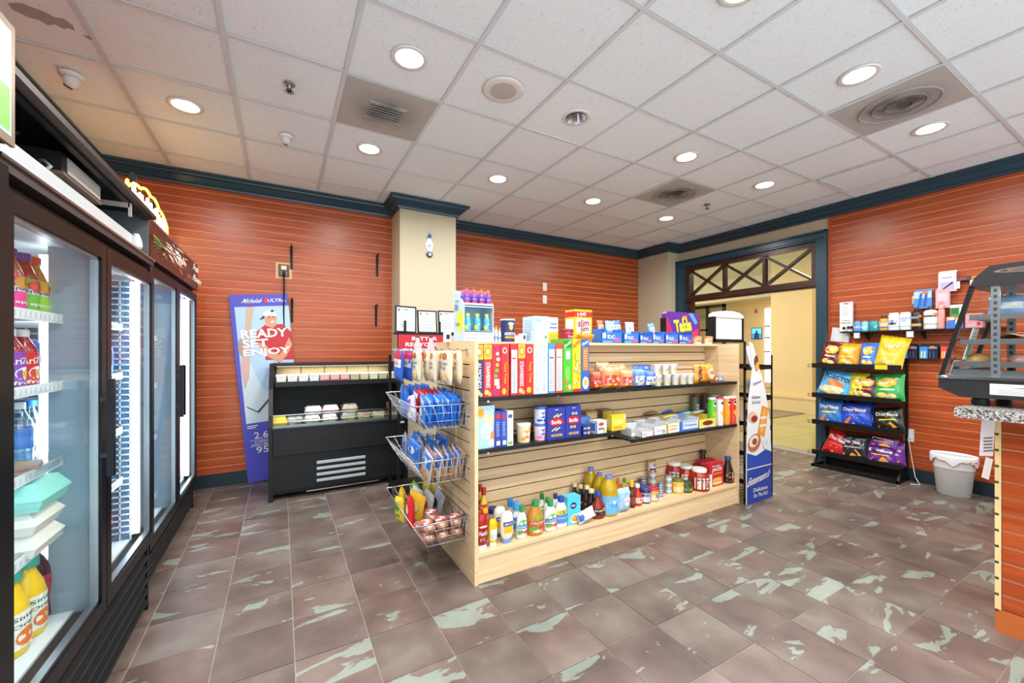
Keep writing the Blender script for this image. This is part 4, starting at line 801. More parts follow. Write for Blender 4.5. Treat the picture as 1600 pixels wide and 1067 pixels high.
carton('cereal_box', 794.6, 797.4, 540, 2.17, 1.068, .2, '#4f8a5a', 'green cereal box barely showing between the red and white ones, upper shelf', None, None, group='cereal boxes on the upper shelf')
# ---- pillow bags
def bagS(w, h, t, seed, flat=.0):
    rnd = random.Random(seed); p1, p2, p3 = rnd.uniform(0, 6), rnd.uniform(0, 6), rnd.uniform(5, 9)
    def S(u, v, s, o=0):
        U, V = 2*u - 1, 2*v - 1
        e = max(0, 1 - abs(U) ** 2.6) ** .55; g = max(0, 1 - abs(V) ** 5) ** .8
        th = t/2 * e * g
        wr = .085 * t * math.sin(p3 * U + p1 + 2 * V) * math.sin(4.5 * V + p2 + U) * e * g + .08 * t * abs(V) ** 3 * math.sin(11 * U + p1) * e + .04 * t * math.sin(9 * V + 5 * U + p2) * abs(U) * e * g
        x = w/2 * U * (1 - .07 * (1 - V*V)) ; z = h/2 * (V + 1)
        return (x, s * (th + wr + o) , z) if s > 0 else (x, -(th + wr + o), z)
    return S
def bag(name, loc, rz, w, h, t, col, label, deco=None, cat='bag', group=None, tilt=(0, 0), seed=0, rough=.22, nu=10, nv=10, crimp=None, flip=False):
    S = bagS(w, h, t, seed); T = Matrix.Rotation(R(tilt[1]), 4, 'Y') @ Matrix.Rotation(R(tilt[0]), 4, 'X')
    m = col if not isinstance(col, str) else mat(col, rough)
    b = B(T); b.grid(lambda u, v: S(u, v, -1), nu, nv, m).grid(lambda u, v: S(1 - u, v, 1), nu, nv, m)
    o = b.obj(name, None, loc, rz, label=label, cat=cat, group=group)
    if crimp:
        b = B(T); k = 14
        for z0, sg in ((h, 1), (0, -1)):
            vs_ = []; fs = []
            for i in range(k + 1): vs_ += [(-w/2 + w*i/k, (-1)**i * .001, z0), (-w/2 + w*i/k, 0, z0 + sg * (.010 if i % 2 else .006))]
            for i in range(k): fs.append((2*i, 2*i+2, 2*i+3, 2*i+1))
            b.add(vs_, fs, mat(crimp, rough)) if sg > 0 else None
        b.obj('crimp', o)
    if deco:
        d = D(); deco(d); b = B(T); d.put(b, lambda u, v, oo: S(u, v, -1, oo), .0005, .0018); b.obj('front_print', o)
    return o
def loaf(lc, txt, tc=TXW):
    def f(d): d.rect(.1, .12, .9, .62, C_(lc), 6, 3).text(txt, .5, .42, .66, .2, tc, .12).rect(.2, .18, .7, .26, YEL, 4)
    return f
zs = 1.0685
for i, (a, c, yt, Y, col, lc, txt, lab) in enumerate([(918, 938, 579, 2.2, '#a8502c', '#b5281e', 'Oro', 'brown bread loaf with red label at the left of the breads'), (936, 966, 572, 2.19, '#c98a5a', '#c4382a', 'Sara', 'large bread loaf with red band, second among the breads'), (966, 986, 577, 2.19, '#c98a5a', '#b8322a', 'Sara', 'bread loaf with red band, third among the breads'), (985, 1003.5, 576, 2.19, '#5d86c8', '#e4e8f0', '', 'blue wrapped bread beside the red band loaf'), (1003, 1020, 578, 2.19, '#4a6fc0', '#e8ecf2', '', 'blue and silver wrapped bread beside the white cups')]):
    cx, w, h = fit(a, c, yt, Y, zs)
    bag('bread_loaf', (cx, Y, zs), 0, w * 1.02, h, .11, col, lab, loaf(lc, txt or 'o', TXB if not txt else TXW), cat='bread', group='breads on the upper shelf', seed=i, rough=.3)
for i, (a, c) in enumerate(((932, 950), (952, 975), (990, 1015))):
    cx, w, h = fit(a, c, 566 + i * 2, 2.33, zs); bag('bread_loaf', (cx, 2.33, zs), 0, w * 1.1, h, .1, ['#d3b48e', '#cfa27a', '#3f62b4'][i], ['pale bread loaf behind the red label breads', 'bread loaf behind the third loaf', 'blue bread bag behind the silver one'][i], None, cat='bread', group='breads on the upper shelf', seed=30 + i)
# ---- white cups with green print
def cup(loc, label, side=0):
    o = B().lathe([(.026, 0), (.033, .075), (.035, .078), (.035, .083), (.0005, .083)], mat('#efece6', .4), 18).obj('rice_cup', None, loc, rz=side, label=label, cat='cup', group='white cups on the upper shelf')
    d = D().ell(.5, .32, .26, .2, C_('#a8c23a'), 14).text('rice', .5, .72, .4, .16, C_('#d86a72'), .1).text('bowl', .5, .55, .4, .12, C_('#d86a72'), .1)
    b = B(); d.put(b, oncyl(lambda v: .026 + .007 * v, 0, .075, PI * .9)); b.obj('label', o)
for i, px in enumerate((1027, 1041.5, 1054.5, 1066.5, 1077.5)): cup((sx(px, 2.19), 2.19, zs), 'white cup with green blob in the bottom row of cups, %s from the left' % ['first', 'second', 'third', 'fourth', 'fifth'][i])
for i, px in enumerate((1026, 1039, 1051.5)): cup((sx(px, 2.19), 2.19, zs + .0835), 'white cup with green blob stacked on top, %s from the left' % ['first', 'second', 'third'][i])
cx, w, h = fit(1084, 1114, 569, 2.2, zs)
bag('cracker_pack', (cx, 2.2, zs), 0, w, h, .1, '#f0a03a', 'orange wrapped cracker pack at the right end of the upper shelf', lambda d: d.rect(.08, .1, .2, .9, C_('#7a3a1e'), 2, 4).rect(.28, .1, .38, .9, C_('#e8702a'), 2, 4).ell(.65, .5, .25, .3, C_('#fbe3b8'), 14, rings=3).text('crackers', .65, .55, .4, .16, C_('#d8522a')), cat='pack', seed=9)
for i, px in enumerate((1120, 1126)): carton('small_packet', px - 3, px + 3, 588, 2.25, zs, .05, ['#c96a3a', '#7fb0de'][i], ['tiny brown packet', 'tiny blue packet'][i] + ' at the far right of the upper shelf', lambda d: d.rect(.2, .3, .8, .7, TXW))
# ---- middle shelf, left
zm = .7685
def bran(d): d.ell(.25, .84, .22, .13, C_('#e0b04a'), 16).ell(.25, .84, .15, .08, C_('#c98a2a'), 14).ell(.75, .68, .3, .12, C_('#e9c9a0'), 14).ell(.55, .4, .3, .2, TXW, 16).ell(.55, .4, .18, .14, C_('#bfe0f2'), 14).rect(.68, .04, .95, .2, TXW).ell(.9, .3, .15, .1, C_('#d98a3a'), 10)
carton('cereal_box', 743.5, 773, 634, 2.15, zm, .06, '#a9d4ea', 'light blue flake cereal box with a large white bowl picture, middle shelf', bran)
carton('pasta_box', 773.3, 783, 643, 2.14, zm, .14, '#2a3f9a', 'blue box spine beside the light blue cereal, left of two', lambda d: d.ell(.5, .86, .38, .08, C_('#b5281e'), 10).lines(.2, .3, .8, .72, 8, C_('#8fa4e0')).rect(.2, .06, .8, .18, TXW))
carton('pasta_box', 783.3, 792.3, 643, 2.14, zm, .14, '#2f46a8', 'blue box spine beside the light blue cereal, right of two', lambda d: d.ell(.5, .86, .38, .08, C_('#b5281e'), 10).lines(.2, .3, .8, .72, 8, C_('#8fa4e0')).rect(.2, .06, .8, .18, TXW))
carton('cracker_box', 792.6, 802, 642, 2.14, zm, .14, '#eef0ee', 'slim white box with blue top and green foot, middle shelf', lambda d: d.rect(.15, .8, .85, .9, C_('#2f4f9a')).rect(.15, .04, .85, .12, C_('#6aa84a')).lines(.25, .2, .75, .75, 8, C_('#c9cfd4'), .3))
def tub(loc, r, h, col, lid, label, deco):
    o = B().lathe([(r * .88, 0), (r * .97, h * .86)], mat(col, .35), 22).obj('frosting_tub', None, loc, label=label, cat='tub', group='tubs on the middle shelf')
    B().lathe([(r * 1.0, h * .85), (r * 1.02, h * .88), (r * 1.02, h * .98), (r * .95, h), (.0005, h)], mat(lid, .35), 22).obj('lid', o)
    d = D(); deco(d); b = B(); d.put(b, oncyl(lambda v: r * (.89 + .07 * v), h * .06, h * .76, PI * .95)); b.obj('label', o); return o
tub((sx(818, 2.2), 2.2, zm), .045, .118, '#f2dcb8', '#f1ece6', 'orange and cream frosting tub with white lid', lambda d: d.ell(.5, .5, .34, .26, ORG, 16).text('Funfetti', .5, .5, .5, .2, TXW, .1).ell(.3, .18, .14, .1, C_('#e8a03a'), 10).ell(.7, .85, .16, .08, YEL, 10))
for k, (col, acc, lab) in enumerate((('#f0d4dc', '#e47aa0', 'pink frosting tub with blue lid, lower of two stacked'), ('#e6eaf0', '#2f5fb4', 'white frosting tub with blue lid, upper of two stacked'))):
    tub((sx(843.5, 2.2), 2.2, zm + k * .108), .042, .107, col, '#3f62b0', lab, lambda d: d.ell(.5, .58, .32, .24, C_('#2f5fb4'), 16).text('Cream', .5, .58, .44, .18, TXW, .1).ell(.3, .18, .18, .12, C_(acc), 10).ell(.68, .16, .18, .1, C_(acc), 10))
def pasta(kind):
    def f(d):
        d.ell(.5, .55, .4, .12, TXR, 18).text('Barilla', .5, .55, .55, .12, TXW, bold=.02).rect(.2, .1, .82, .17, C_('#c99a2a')).text('PASTA', .5, .135, .4, .04, NAV).rect(.4, .92, .6, .95, C_('#9aa8e0'))
        for i in range(4):
            a = i * 1.3; v = .76 if i % 2 else .34; u = .35 + .1 * i
            if kind: d.ell(u, v, .09, .045, C_('#f0cf7a'), 10).ell(u, v, .04, .02, C_('#22328a'), 8)
            else: d.poly([(u - .15, v - .04), (u + .12, v + .05), (u + .16, v + .02), (u - .11, v - .08)], C_('#f0cf7a'))
    return f
carton('pasta_box', 855.5, 883.3, 637, 2.14, zm, .07, '#26348f', 'dark blue pasta box with tube shaped pasta', pasta(0), lambda d: d.rect(.2, .2, .8, .8, C_('#3a4aa8')), group='pasta boxes')
carton('pasta_box', 884, 908, 634, 2.14, zm, .07, '#26348f', 'dark blue pasta box with ring shaped pasta', pasta(1), None, group='pasta boxes')
for i, px in enumerate((868, 895)): carton('pasta_box', px - 11, px + 11, 634 - i, 2.24, zm, .07, '#1f2c78', 'dark blue pasta box standing behind the %s pasta box' % ['left', 'right'][i], None, group='pasta boxes')
for k in range(2): carton2('mix_box', (sx(917, 2.15), 2.15, zm + k * .031), .068, .08, .03, '#1f2f72', 'flat navy blue mix box, %s of two stacked' % ['lower', 'upper'][k], lambda d: d.rect(.1, .3, .5, .7, C_('#8fa4e0')).rect(.6, .2, .9, .8, C_('#c9a27a')), group='flat mix boxes')
carton2('cookie_box', (sx(915, 2.26), 2.26, zm), .09, .1, .10, '#5f8fd0', 'blue and white box behind the flat navy boxes', lambda d: d.rect(.05, .1, .95, .4, TXW))
carton2('sugar_pack', (sx(939.5, 2.145), 2.145, zm), .098, .07, .088, '#eceef2', 'white sugar pack with red oval and navy letters', lambda d: d.ell(.5, .72, .25, .14, C_('#c4303a'), 14).rect(.25, .28, .75, .44, NAV).text('PURE', .5, .36, .36, .1, YEL).rect(0, 0, .12, 1, C_('#3f6fc4')).ell(.8, .2, .12, .12, C_('#d9b04a'), 8), lambda d: d.rect(.1, .2, .9, .8, C_('#4a7ac8')))
carton('sugar_box', 955.5, 978, 648, 2.17, zm, .09, '#f0cf30', 'bright yellow box at the right end of the left middle shelf', lambda d: d.rect(.1, .35, .8, .7, C_('#f7e27a')).rect(.15, .1, .7, .25, C_('#d8922a')).rect(.84, .7, .95, .9, TXW), lambda d: d.rect(.15, .15, .85, .8, C_('#f7e27a')))
for i, px in enumerate((925, 950)): carton2('cookie_tray', (sx(px, 2.34), 2.34, zm + .0), .11, .09, .12, ['#a88b62', '#8f7a4f'][i], 'brown packet behind the white sugar pack, %s of two' % ['left', 'right'][i], lambda d: d.rect(.1, .6, .9, .9, C_('#d9c08a')))
# ---- middle shelf, right
zr = .6955
def tray(px0, px1, Y, d_, h, col, label, deco, y2=None):
    a, c = sx(px0, Y), sx(px1, Y); w = c - a
    b = B().box(-w/2, w/2, 0, .003, 0, h * .8, mat(col, .45)).box(-w/2, w/2, d_ - .003, d_, 0, h, mat(col, .45)).box(-w/2, -w/2 + .003, 0, d_, 0, h, mat(col, .45)).box(w/2 - .003, w/2, 0, d_, 0, h, mat(col, .45)).box(-w/2, w/2, 0, d_, 0, .003, mat(col, .45))
    o = b.obj('snack_tray', None, ((a + c)/2, Y, zr + .0005), label=label, cat='tray', group='open snack trays on the middle shelf')
    d = D(); deco(d); b = B(); d.put(b, onfront(w, h * .8)); b.obj('front_print', o); return o
tray(1003, 1021, 2.135, .2, .05, '#f1f1ef', 'white open tray with red foot at the front of the right middle shelf', lambda d: d.rect(.3, .0, 1, .18, TXR).lines(.1, .4, .6, .8, 2, C_('#8a8f96')))
B(Matrix.Rotation(R(-3), 4, 'Z')).box(-.09, .09, -.06, .06, 0, .02, mat('#e9ebec', .45)).box(-.09, -.087, -.06, .06, .02, .06, mat('#d9dde0', .45)).box(-.09, .09, .057, .06, .02, .08, mat('#dfe3e6', .45)).obj('snack_tray', None, (sx(992, 2.26), 2.26, zr + .0005), label='torn open white carton at the left end of the right middle shelf', cat='tray', group='open snack trays on the middle shelf')
tray(1021.5, 1042, 2.145, .22, .085, '#eceef0', 'white open tray with black script at the middle shelf', lambda d: d.text('Cloud', .35, .55, .4, .4, C_('#9aa2aa')).text('ty', .75, .35, .25, .5, TXK))
tray(1042.5, 1062, 2.145, .2, .095, '#f2f0ea', 'white open tray with yellow edge and small red print', lambda d: d.rect(0, 0, .1, 1, YEL).text('grahams', .5, .4, .6, .22, TXR).rect(.2, .65, .8, .8, C_('#d9b04a')))
tray(1062.5, 1091.5, 2.145, .2, .10, '#dfe8f2', 'blue and white open tray of snack bars', lambda d: d.rect(0, 0, 1, .2, C_('#3f74c4')).rect(0, .2, .15, 1, C_('#3f74c4')).text('Crispies', .55, .55, .7, .36, C_('#2f5fb0')).rect(.2, .85, .9, .95, C_('#7fb0de')))
tray(1092, 1119.5, 2.145, .2, .095, '#f0d95a', 'yellow open tray with chocolate picture', lambda d: d.ell(.5, .55, .3, .26, C_('#6b3216'), 14).rect(.1, .05, .9, .22, TXW).text('milk', .5, .13, .4, .12, TXR))
flat = lambda loc, rz, w, l, h, col, label, seed: bag('snack_bar', loc, rz, w, l, h, col, label, lambda d: d.rect(.15, .3, .85, .7, C_('#e8f0f8'), 3, 3), cat='snack', group='loose snack packs lying on the trays', tilt=(82, 0), seed=seed)
for i, (px, Y, col, lab) in enumerate([(1040, 2.34, '#3a86d0', 'bright blue snack pack lying at the back'), (1066, 2.18, '#4f9ad8', 'light blue snack pack lying on the blue tray'), (1041, 2.17, '#e8c84a', 'yellow snack pack lying on the white trays'), (1015, 2.3, '#a0764a', 'brown snack pack lying behind the torn carton'), (1090, 2.2, '#d8dde4', 'silver snack pack lying by the yellow tray')]):
    flat((sx(px, Y + .05), Y + .10, zr + .102 + .012 * (i % 2)), R(80 if i != 1 else 60), .05, .12, .022, col, lab, i)
def chipcan(px, Y, col, cap, label, deco=True, h=.235, r=.0335):
    o = B().lathe([(r, 0), (r, h)], mat(col, .35), 20).obj('chip_can', None, (sx(px, Y), Y, zr), label=label, cat='can', group='tall chip cans')
    B().lathe([(r * 1.03, h - .008), (r * 1.03, h + .006), (r * .95, h + .009), (.0005, h + .009)], mat(cap, .35), 20).obj('lid', o)
    d = D()
    if deco: d.ell(.5, .8, .2, .09, TXW, 14).ell(.5, .82, .16, .05, TXK, 12).ell(.5, .45, .26, .08, YEL, 12).poly([(.3,.12),(.7,.16),(.72,.3),(.5,.36),(.28,.28)], C_('#f0c070'))
    else: d.ell(.5, .6, .25, .12, C_('#d8d8d8'), 12).rect(.2, .15, .8, .3, C_('#9aa0a6'))
    b = B(); d.put(b, oncyl(r, 0, h, PI * .9)); b.obj('label', o)
for px, Y, col, cap, lab, dc in [(1086, 2.37, '#5e6a5a', '#8a1f2c', 'dark green chip can with dark red lid at the back', False), (1101, 2.37, '#4a4448', '#8a1f2c', 'dark grey chip can with dark red lid at the back', False), (1112, 2.19, '#56b82e', '#d9d9d9', 'bright green chip can in the front row', True), (1123.5, 2.18, '#e4dedc', '#b8202c', 'white and red chip can beside the green one', True), (1134, 2.175, '#f09a22', '#d9d9d9', 'orange chip can beside the red one', True), (1143.5, 2.165, '#cf2a24', '#d9d9d9', 'red chip can at the right end of the shelf', True)]: chipcan(px, Y, col, cap, lab, dc)
chipcan(1116, 2.29, '#56b82e', '#d9d9d9', 'bright green chip can in the second row', False); chipcan(1127, 2.29, '#cf2a24', '#d9d9d9', 'red chip can in the second row', False)
# ---- bottles and jars on the deck
zd = .1755
def place(px0, px1, yt, Y): return fit(px0, px1, yt, Y, zd)
SQ = [(.98, .0), (1, .06), (1, .5), (.9, .66), (.96, .8), (.9, .92), (.7, 1)]            # squeeze bottle standing on its cap
def sq(name, px0, px1, yt, Y, col, cap, label, deco, sxy=(1, .62), lc=None, z=(.2, .8)):
    cx, w, h = place(px0, px1, yt, Y); r = w / 2
    P = [(.62, .13), (.85, .2), (1, .34), (1, .62), (.95, .82), (.8, .95), (.55, 1)]
    o = B().lathe([(r * a, h * b) for a, b in P], mat(col, .25), 18, sxy=sxy).obj(name, None, (cx, Y, zd), label=label, cat='bottle')
    B().lathe([(r * .72, 0), (r * .74, h * .1), (r * .62, h * .145)], mat(cap, .35), 18, sxy=sxy).obj('cap', o)
    d = D()
    if lc: d.rect(.12, 0, .88, 1, mat(lc, .4), 8, 2)
    deco(d)
    def rf(v):
        z_ = z[0] + v * (z[1] - z[0])
        for (a, b), (a2, b2) in zip(P, P[1:]):
            if b <= z_ <= b2: return r * (a + (a2 - a) * (z_ - b) / (b2 - b))
        return r
    b = B(); d.put(b, oncyl(rf, h * z[0], h * (z[1] - z[0]), PI * .9, sxy), .0004, .0012); b.obj('label', o)
sq('ketchup_bottle', 743.5, 762, 803, 2.165, '#a3161c', '#efefec', 'large red ketchup bottle standing on its white cap, left end of the deck', lambda d: d.rect(.2, .05, .8, .7, C_('#8a1218'), 6, 2).text("Hunt's", .5, .5, .5, .24, TXW, bold=.02).lines(.3, .1, .7, .3, 3, TXW, .3).ell(.5, .8, .25, .05, C_('#e8d9b0'), 12))
sq('ketchup_bottle', 741, 757, 796, 2.27, '#a3161c', '#efefec', 'red ketchup bottle behind the large ketchup at the left end of the deck', lambda d: d.ell(.5, .5, .3, .2, TXW))
sq('mustard_bottle', 763, 776.5, 811, 2.175, '#f2c810', '#f2f2ee', 'short yellow mustard bottle with grey label beside the ketchup', lambda d: d.rect(.22, .1, .78, .75, C_('#d8dce0'), 5, 2).lines(.28, .2, .72, .65, 5, C_('#7a8088'), .3))
TALL = [(1, 0), (1, .55), (.9, .68), (.45, .84), (.4, .88)]
def tallb(name, px0, px1, yt, Y, col, cap, label, deco, lc=None, z=(.12, .5), prof=TALL, caph=.12, capr=.5, sxy=(1, .7), trans=0):
    cx, w, h = place(px0, px1, yt, Y); r = w / 2
    return bottle(name, (cx, Y, zd), 0, r, h * (1 / (prof[-1][1] + caph)) , prof, col, h * caph / (prof[-1][1] + caph), capr, cap, label, lab=(z[0], z[1], lc, deco), sxy=sxy, trans=trans, n=18)
mus = lambda d: d.rect(.2, .05, .8, .95, C_('#a8282c'), 5, 2).ell(.5, .75, .16, .1, YEL, 10).text('Mustard', .5, .5, .5, .14, TXW).ell(.5, .22, .26, .14, C_('#8a4a9a'), 12)
tallb('mustard_bottle', 749, 762.5, 762, 2.28, '#e0b03a', '#b3222a', 'tall golden mustard bottle with a dark red cap behind the ketchup', mus, None, (.15, .72))
tallb('mustard_bottle', 744, 756, 757, 2.37, '#e0b03a', '#b3222a', 'golden mustard bottle with dark red cap in the back row', mus, None, (.15, .72))
mayo = lambda d: d.rect(.25, .25, .75, .62, YEL, 5, 2).rect(.22, .62, .78, .85, C_('#1f3a8a'), 5).text('MAYO', .5, .73, .4, .12, TXW)
sq('mayo_bottle', 781.5, 801.5, 799, 2.175, '#efe9d8', '#6f86b4', 'cream mayonnaise squeeze bottle with yellow and blue label, front row', mayo)
sq('mayo_bottle', 771, 790, 792, 2.27, '#efe9d8', '#2f3f7a', 'cream mayonnaise squeeze bottle behind the front one', mayo)
bottle('mayo_jar', (sx(769.5, 2.36), 2.36, zd), 0, .036, .14, [(1, 0), (1, .7), (.85, .82), (.85, .86)], '#e8e2cc', .028, .92, '#26347e', 'mayonnaise jar with navy lid in the back row', cat='jar')
blu = lambda d: d.rect(.2, .05, .8, .95, C_('#1f7fc0'), 5, 2).text('Ranch', .5, .6, .5, .2, TXW)
tallb('ranch_bottle', 792, 802, 778.5, 2.36, '#e8eef0', '#2f8fd0', 'ranch bottle with a tall light blue cap, back row left', blu, None, (.1, .6), caph=.3, capr=.75)
tallb('ranch_bottle', 800.5, 812, 783, 2.28, '#e8eef0', '#3a9ad8', 'ranch bottle with a tall light blue cap, in front of its twin', blu, None, (.1, .6), caph=.3, capr=.75)
DRS = [(.92, 0), (1, .06), (1, .45), (.86, .62), (.5, .78), (.42, .82)]
def wish(c, txt):
    def f(d): d.ell(.5, .78, .22, .2, C_('#5faf3a'), 12).rect(.2, .45, .8, .68, C_(c), 5).text(txt, .5, .56, .5, .14, TXW).ell(.35, .25, .16, .14, C_('#6a9a3a'), 10).ell(.64, .22, .16, .13, C_('#c23a2a'), 10).ell(.5, .12, .18, .08, C_('#e9e2c8'), 10)
    return f
tallb('dressing_bottle', 807, 823, 789, 2.18, '#eef0ea', '#1f8a4a', 'white ranch dressing bottle with green cap, left of the Italian dressing', wish('#2f7fc4', 'RANCH'), None, (.08, .6), DRS, .18, .42)
tallb('dressing_bottle', 824.5, 847.5, 781, 2.185, '#b8761e', '#1f8a4a', 'amber Italian dressing bottle with green cap and red band', wish('#c4202c', 'ITALIAN'), None, (.08, .6), DRS, .16, .38)
tallb('dressing_bottle', 850, 869, 781, 2.185, '#eef0ea', '#1f8a4a', 'white Caesar dressing bottle with green cap, right of the Italian dressing', wish('#3a4fb0', 'CAESAR'), None, (.08, .6), DRS, .18, .4)
tallb('dressing_bottle', 840.5, 853, 771, 2.33, '#e9ece0', '#1f7a44', 'dressing bottle with dark green cap in the back row, left', wish('#5faf3a', 'DILL'), None, (.08, .6), DRS, .18, .45)
tallb('dressing_bottle', 849, 861, 777, 2.29, '#e9ece0', '#1f8a4a', 'dressing bottle with green cap in the back row, right', wish('#5faf3a', 'HERB'), None, (.08, .6), DRS, .18, .45)
tallb('dressing_bottle', 867, 885, 775, 2.19, '#eceeea', '#23408f', 'white dressing bottle with navy cap beside the teal carton', lambda d: d.rect(.2, .1, .8, .6, C_('#4a86c8'), 5, 2).text('Dressing', .5, .4, .5, .12, TXW).rect(.2, .62, .8, .85, C_('#e0c030'), 5).ell(.5, .74, .18, .1, C_('#5a7a2a'), 10), None, (.1, .66), DRS, .16, .42)
tallb('dressing_bottle', 861.5, 874, 771, 2.3, '#e9ece6', '#23408f', 'dressing bottle with navy cap in the back row', wish('#4a86c8', 'BLUE'), None, (.08, .6), DRS, .16, .45)
cx, w, h = fit(887, 907, 776, 2.17, zd)
carton2('cheese_mix_box', (cx, 2.17, zd), w, .07, h, '#4fc0dc', 'teal macaroni box with a bowl picture on the deck', lambda d: d.ell(.45, .68, .24, .12, NAV, 14).text('mac', .45, .68, .3, .08, TXW).ell(.6, .2, .42, .17, TXW, 16).ell(.6, .21, .34, .12, C_('#f0b03a'), 14).ell(.55, .24, .12, .04, C_('#f8d27a'), 8), lambda d: d.rect(.2, .2, .8, .8, C_('#7fd4e8')))
# fallen white pouch
bag('fallen_pouch', (sx(918, 2.14), 2.135, zd + .022), 0, .15, .07, .045, '#eceef0', 'crumpled white pouch fallen over at the front edge of the deck', lambda d: d.rect(.02, .2, .3, .95, C_('#2f5fb0'), 3, 3), cat='pouch', seed=4, tilt=(-20, -14))
BBQ = [(.95, 0), (1, .05), (1, .42), (.85, .56), (.42, .72), (.36, .9)]
bq = lambda d: d.rect(.2, .1, .8, .8, C_('#2a1a14'), 5, 2).ell(.5, .3, .3, .18, C_('#b5402a'), 10).text('BBQ', .5, .6, .5, .2, C_('#e8d9b8')).ell(.65, .75, .15, .12, ORG, 8)
for i, (a, c, t, Y, lab) in enumerate([(892, 903.5, 754.5, 2.39, 'dark barbecue sauce bottle with cream cap in the back row, first'), (901.5, 912.5, 757, 2.35, 'dark barbecue sauce bottle with cream cap in the back row, second'), (911, 923, 758, 2.30, 'dark barbecue sauce bottle with cream cap, third'), (917, 931, 764, 2.25, 'dark barbecue sauce bottle with cream cap, nearest of four')]):
    tallb('sauce_bottle', a, c, t, Y, '#2b1510', '#d9c9a2', lab, bq, None, (.08, .5), BBQ, .12, .5, sxy=(1, .8))
tallb('sauce_bottle', 925, 944, 768, 2.18, '#7a2416', '#23408f', 'reddish barbecue sauce bottle with navy cap at the front', bq, None, (.08, .5), BBQ, .14, .42, sxy=(1, .7))
OIL = [(.95, 0), (1, .04), (.96, .18), (1, .24), (1, .5), (.94, .54), (.98, .62), (.86, .74), (.4, .88), (.32, .92)]
oil = mat('#e8c31e', .12, trans=.45)
for a, c, t, Y, lab in [(939.5, 962, 742, 2.19, 'tall yellow oil bottle with light blue label, nearest of three'), (928, 945, 738, 2.29, 'yellow oil bottle with blue cap, middle of three'), (914, 933, 730, 2.37, 'yellow oil bottle with blue cap, farthest of three')]:
    cx, w, h = place(a, c, t, Y); bottle('oil_bottle', (cx, Y, zd), 0, w / 2, h / .98, OIL, oil, h * .06, .38, '#5a7ac8', lab, group='oil bottles', lab=(.06, .5, '#6ab4e0', lambda d: d.ell(.5, .5, .22, .28, TXW, 14).text('OIL', .5, .5, .22, .16, C_('#2f7fc4'))), sxy=(1, .9), n=18)
cx, w, h = fit(962, 982, 762, 2.18, zd)
bag('flour_bag', (cx, 2.18, zd), 0, w * 1.04, h, .09, '#a9cbe8', 'pale blue paper flour bag beside the nearest oil bottle', lambda d: d.ell(.5, .5, .26, .2, TXW, 14, rings=3).text('Flour', .5, .5, .34, .1, C_('#3f74c4')).rect(.15, .8, .85, .86, C_('#7fb0de'), 4).rect(.15, .12, .85, .16, C_('#7fb0de'), 4), cat='bag', seed=13, rough=.6)
tallb('syrup_bottle', 982.5, 991, 750, 2.2, '#5a2a1a', '#e8c21c', 'slim brown syrup bottle with a yellow top', lambda d: d.rect(.2, .1, .8, .8, C_('#8a3a2a'), 4, 2), None, (.1, .5), [(1, 0), (1, .55), (.8, .66), (.75, .8)], .25, .5, sxy=(1, 1))
tallb('squeeze_bottle', 961, 970, 747, 2.36, '#d8702a', '#e8862a', 'orange topped squeeze bottle in the back row behind the flour', lambda d: d.rect(.2, .1, .8, .8, TXR, 4, 2), None, (.1, .5), caph=.2, capr=.4)
tallb('squeeze_bottle', 971, 980, 747, 2.36, '#e8c21c', '#3f9a3a', 'green topped squeeze bottle in the back row behind the flour', lambda d: d.rect(.2, .1, .8, .8, TXR, 4, 2), None, (.1, .5), caph=.2, capr=.4)
tallb('hot_sauce_bottle', 990.5, 1001, 756, 2.21, '#b5301c', '#efe6dc', 'small red hot sauce bottle with white cap', lambda d: d.rect(.15, .1, .85, .7, C_('#efe2d2'), 5, 2).ell(.5, .42, .22, .16, TXR, 10), None, (.1, .55), BBQ, .14, .5, sxy=(1, 1))
JAR = [(.96, 0), (1, .04), (1, .74), (.86, .82), (.86, .86)]
def jar(px0, px1, yt, Y, col, lid, label, deco, lc=None, name='jar', prof=JAR, caph=.14, capr=.9, z=(.1, .66), group=None):
    cx, w, h = place(px0, px1, yt, Y); return bottle(name, (cx, Y, zd), 0, w / 2, h / (prof[-1][1] + caph), prof, col, h * caph / (prof[-1][1] + caph), capr, lid, label, cat='jar', lab=(z[0], z[1], lc, deco), n=20, group=group)
jar(1001.5, 1014, 760, 2.22, '#3a2440', '#3a3f86', 'grape jelly jar with purple blue lid', lambda d: d.rect(.12, .0, .88, 1, C_('#e4dcea'), 6, 2).rect(.12, .6, .88, .9, C_('#2f3f8a'), 6).ell(.6, .3, .24, .2, C_('#7a3a8a'), 10).text('Jelly', .5, .75, .5, .16, TXW))
jar(1013.5, 1026, 761, 2.22, '#c9922e', '#c4202c', 'peanut butter jar with red lid', lambda d: d.rect(.1, 0, .9, 1, C_('#efe6c8'), 6, 2).ell(.5, .6, .26, .22, C_('#2f5fb0'), 12).ell(.65, .25, .2, .16, C_('#6a9a3a'), 8).rect(.1, .85, .9, 1, YEL, 6))
def can(px, Y, r, z, h, col, label, deco, group='cans on the deck'):
    o = B().lathe([(r, 0), (r * 1.02, .003), (r * .985, .006), (r * .985, h - .006), (r * 1.02, h - .003), (r, h), (r * .9, h - .002), (.0005, h - .002)], mat('#b9bdc0', .3, .8), 22).obj('food_can', None, (sx(px, Y), Y, z + .0003), label=label, cat='can', group=group)
    B().lathe([(r * 1.0, .008), (r * 1.0, h - .008)], mat(col, .35), 22, caps=False).obj('label_sleeve', o)
    d = D(); deco(d); b = B(); d.put(b, oncyl(r, .008, h - .016, PI * .9)); b.obj('label', o); return o
tuna = lambda d: d.rect(.1, .3, .9, .7, C_('#e8eef4'), 6).ell(.65, .5, .14, .24, ORG, 10)
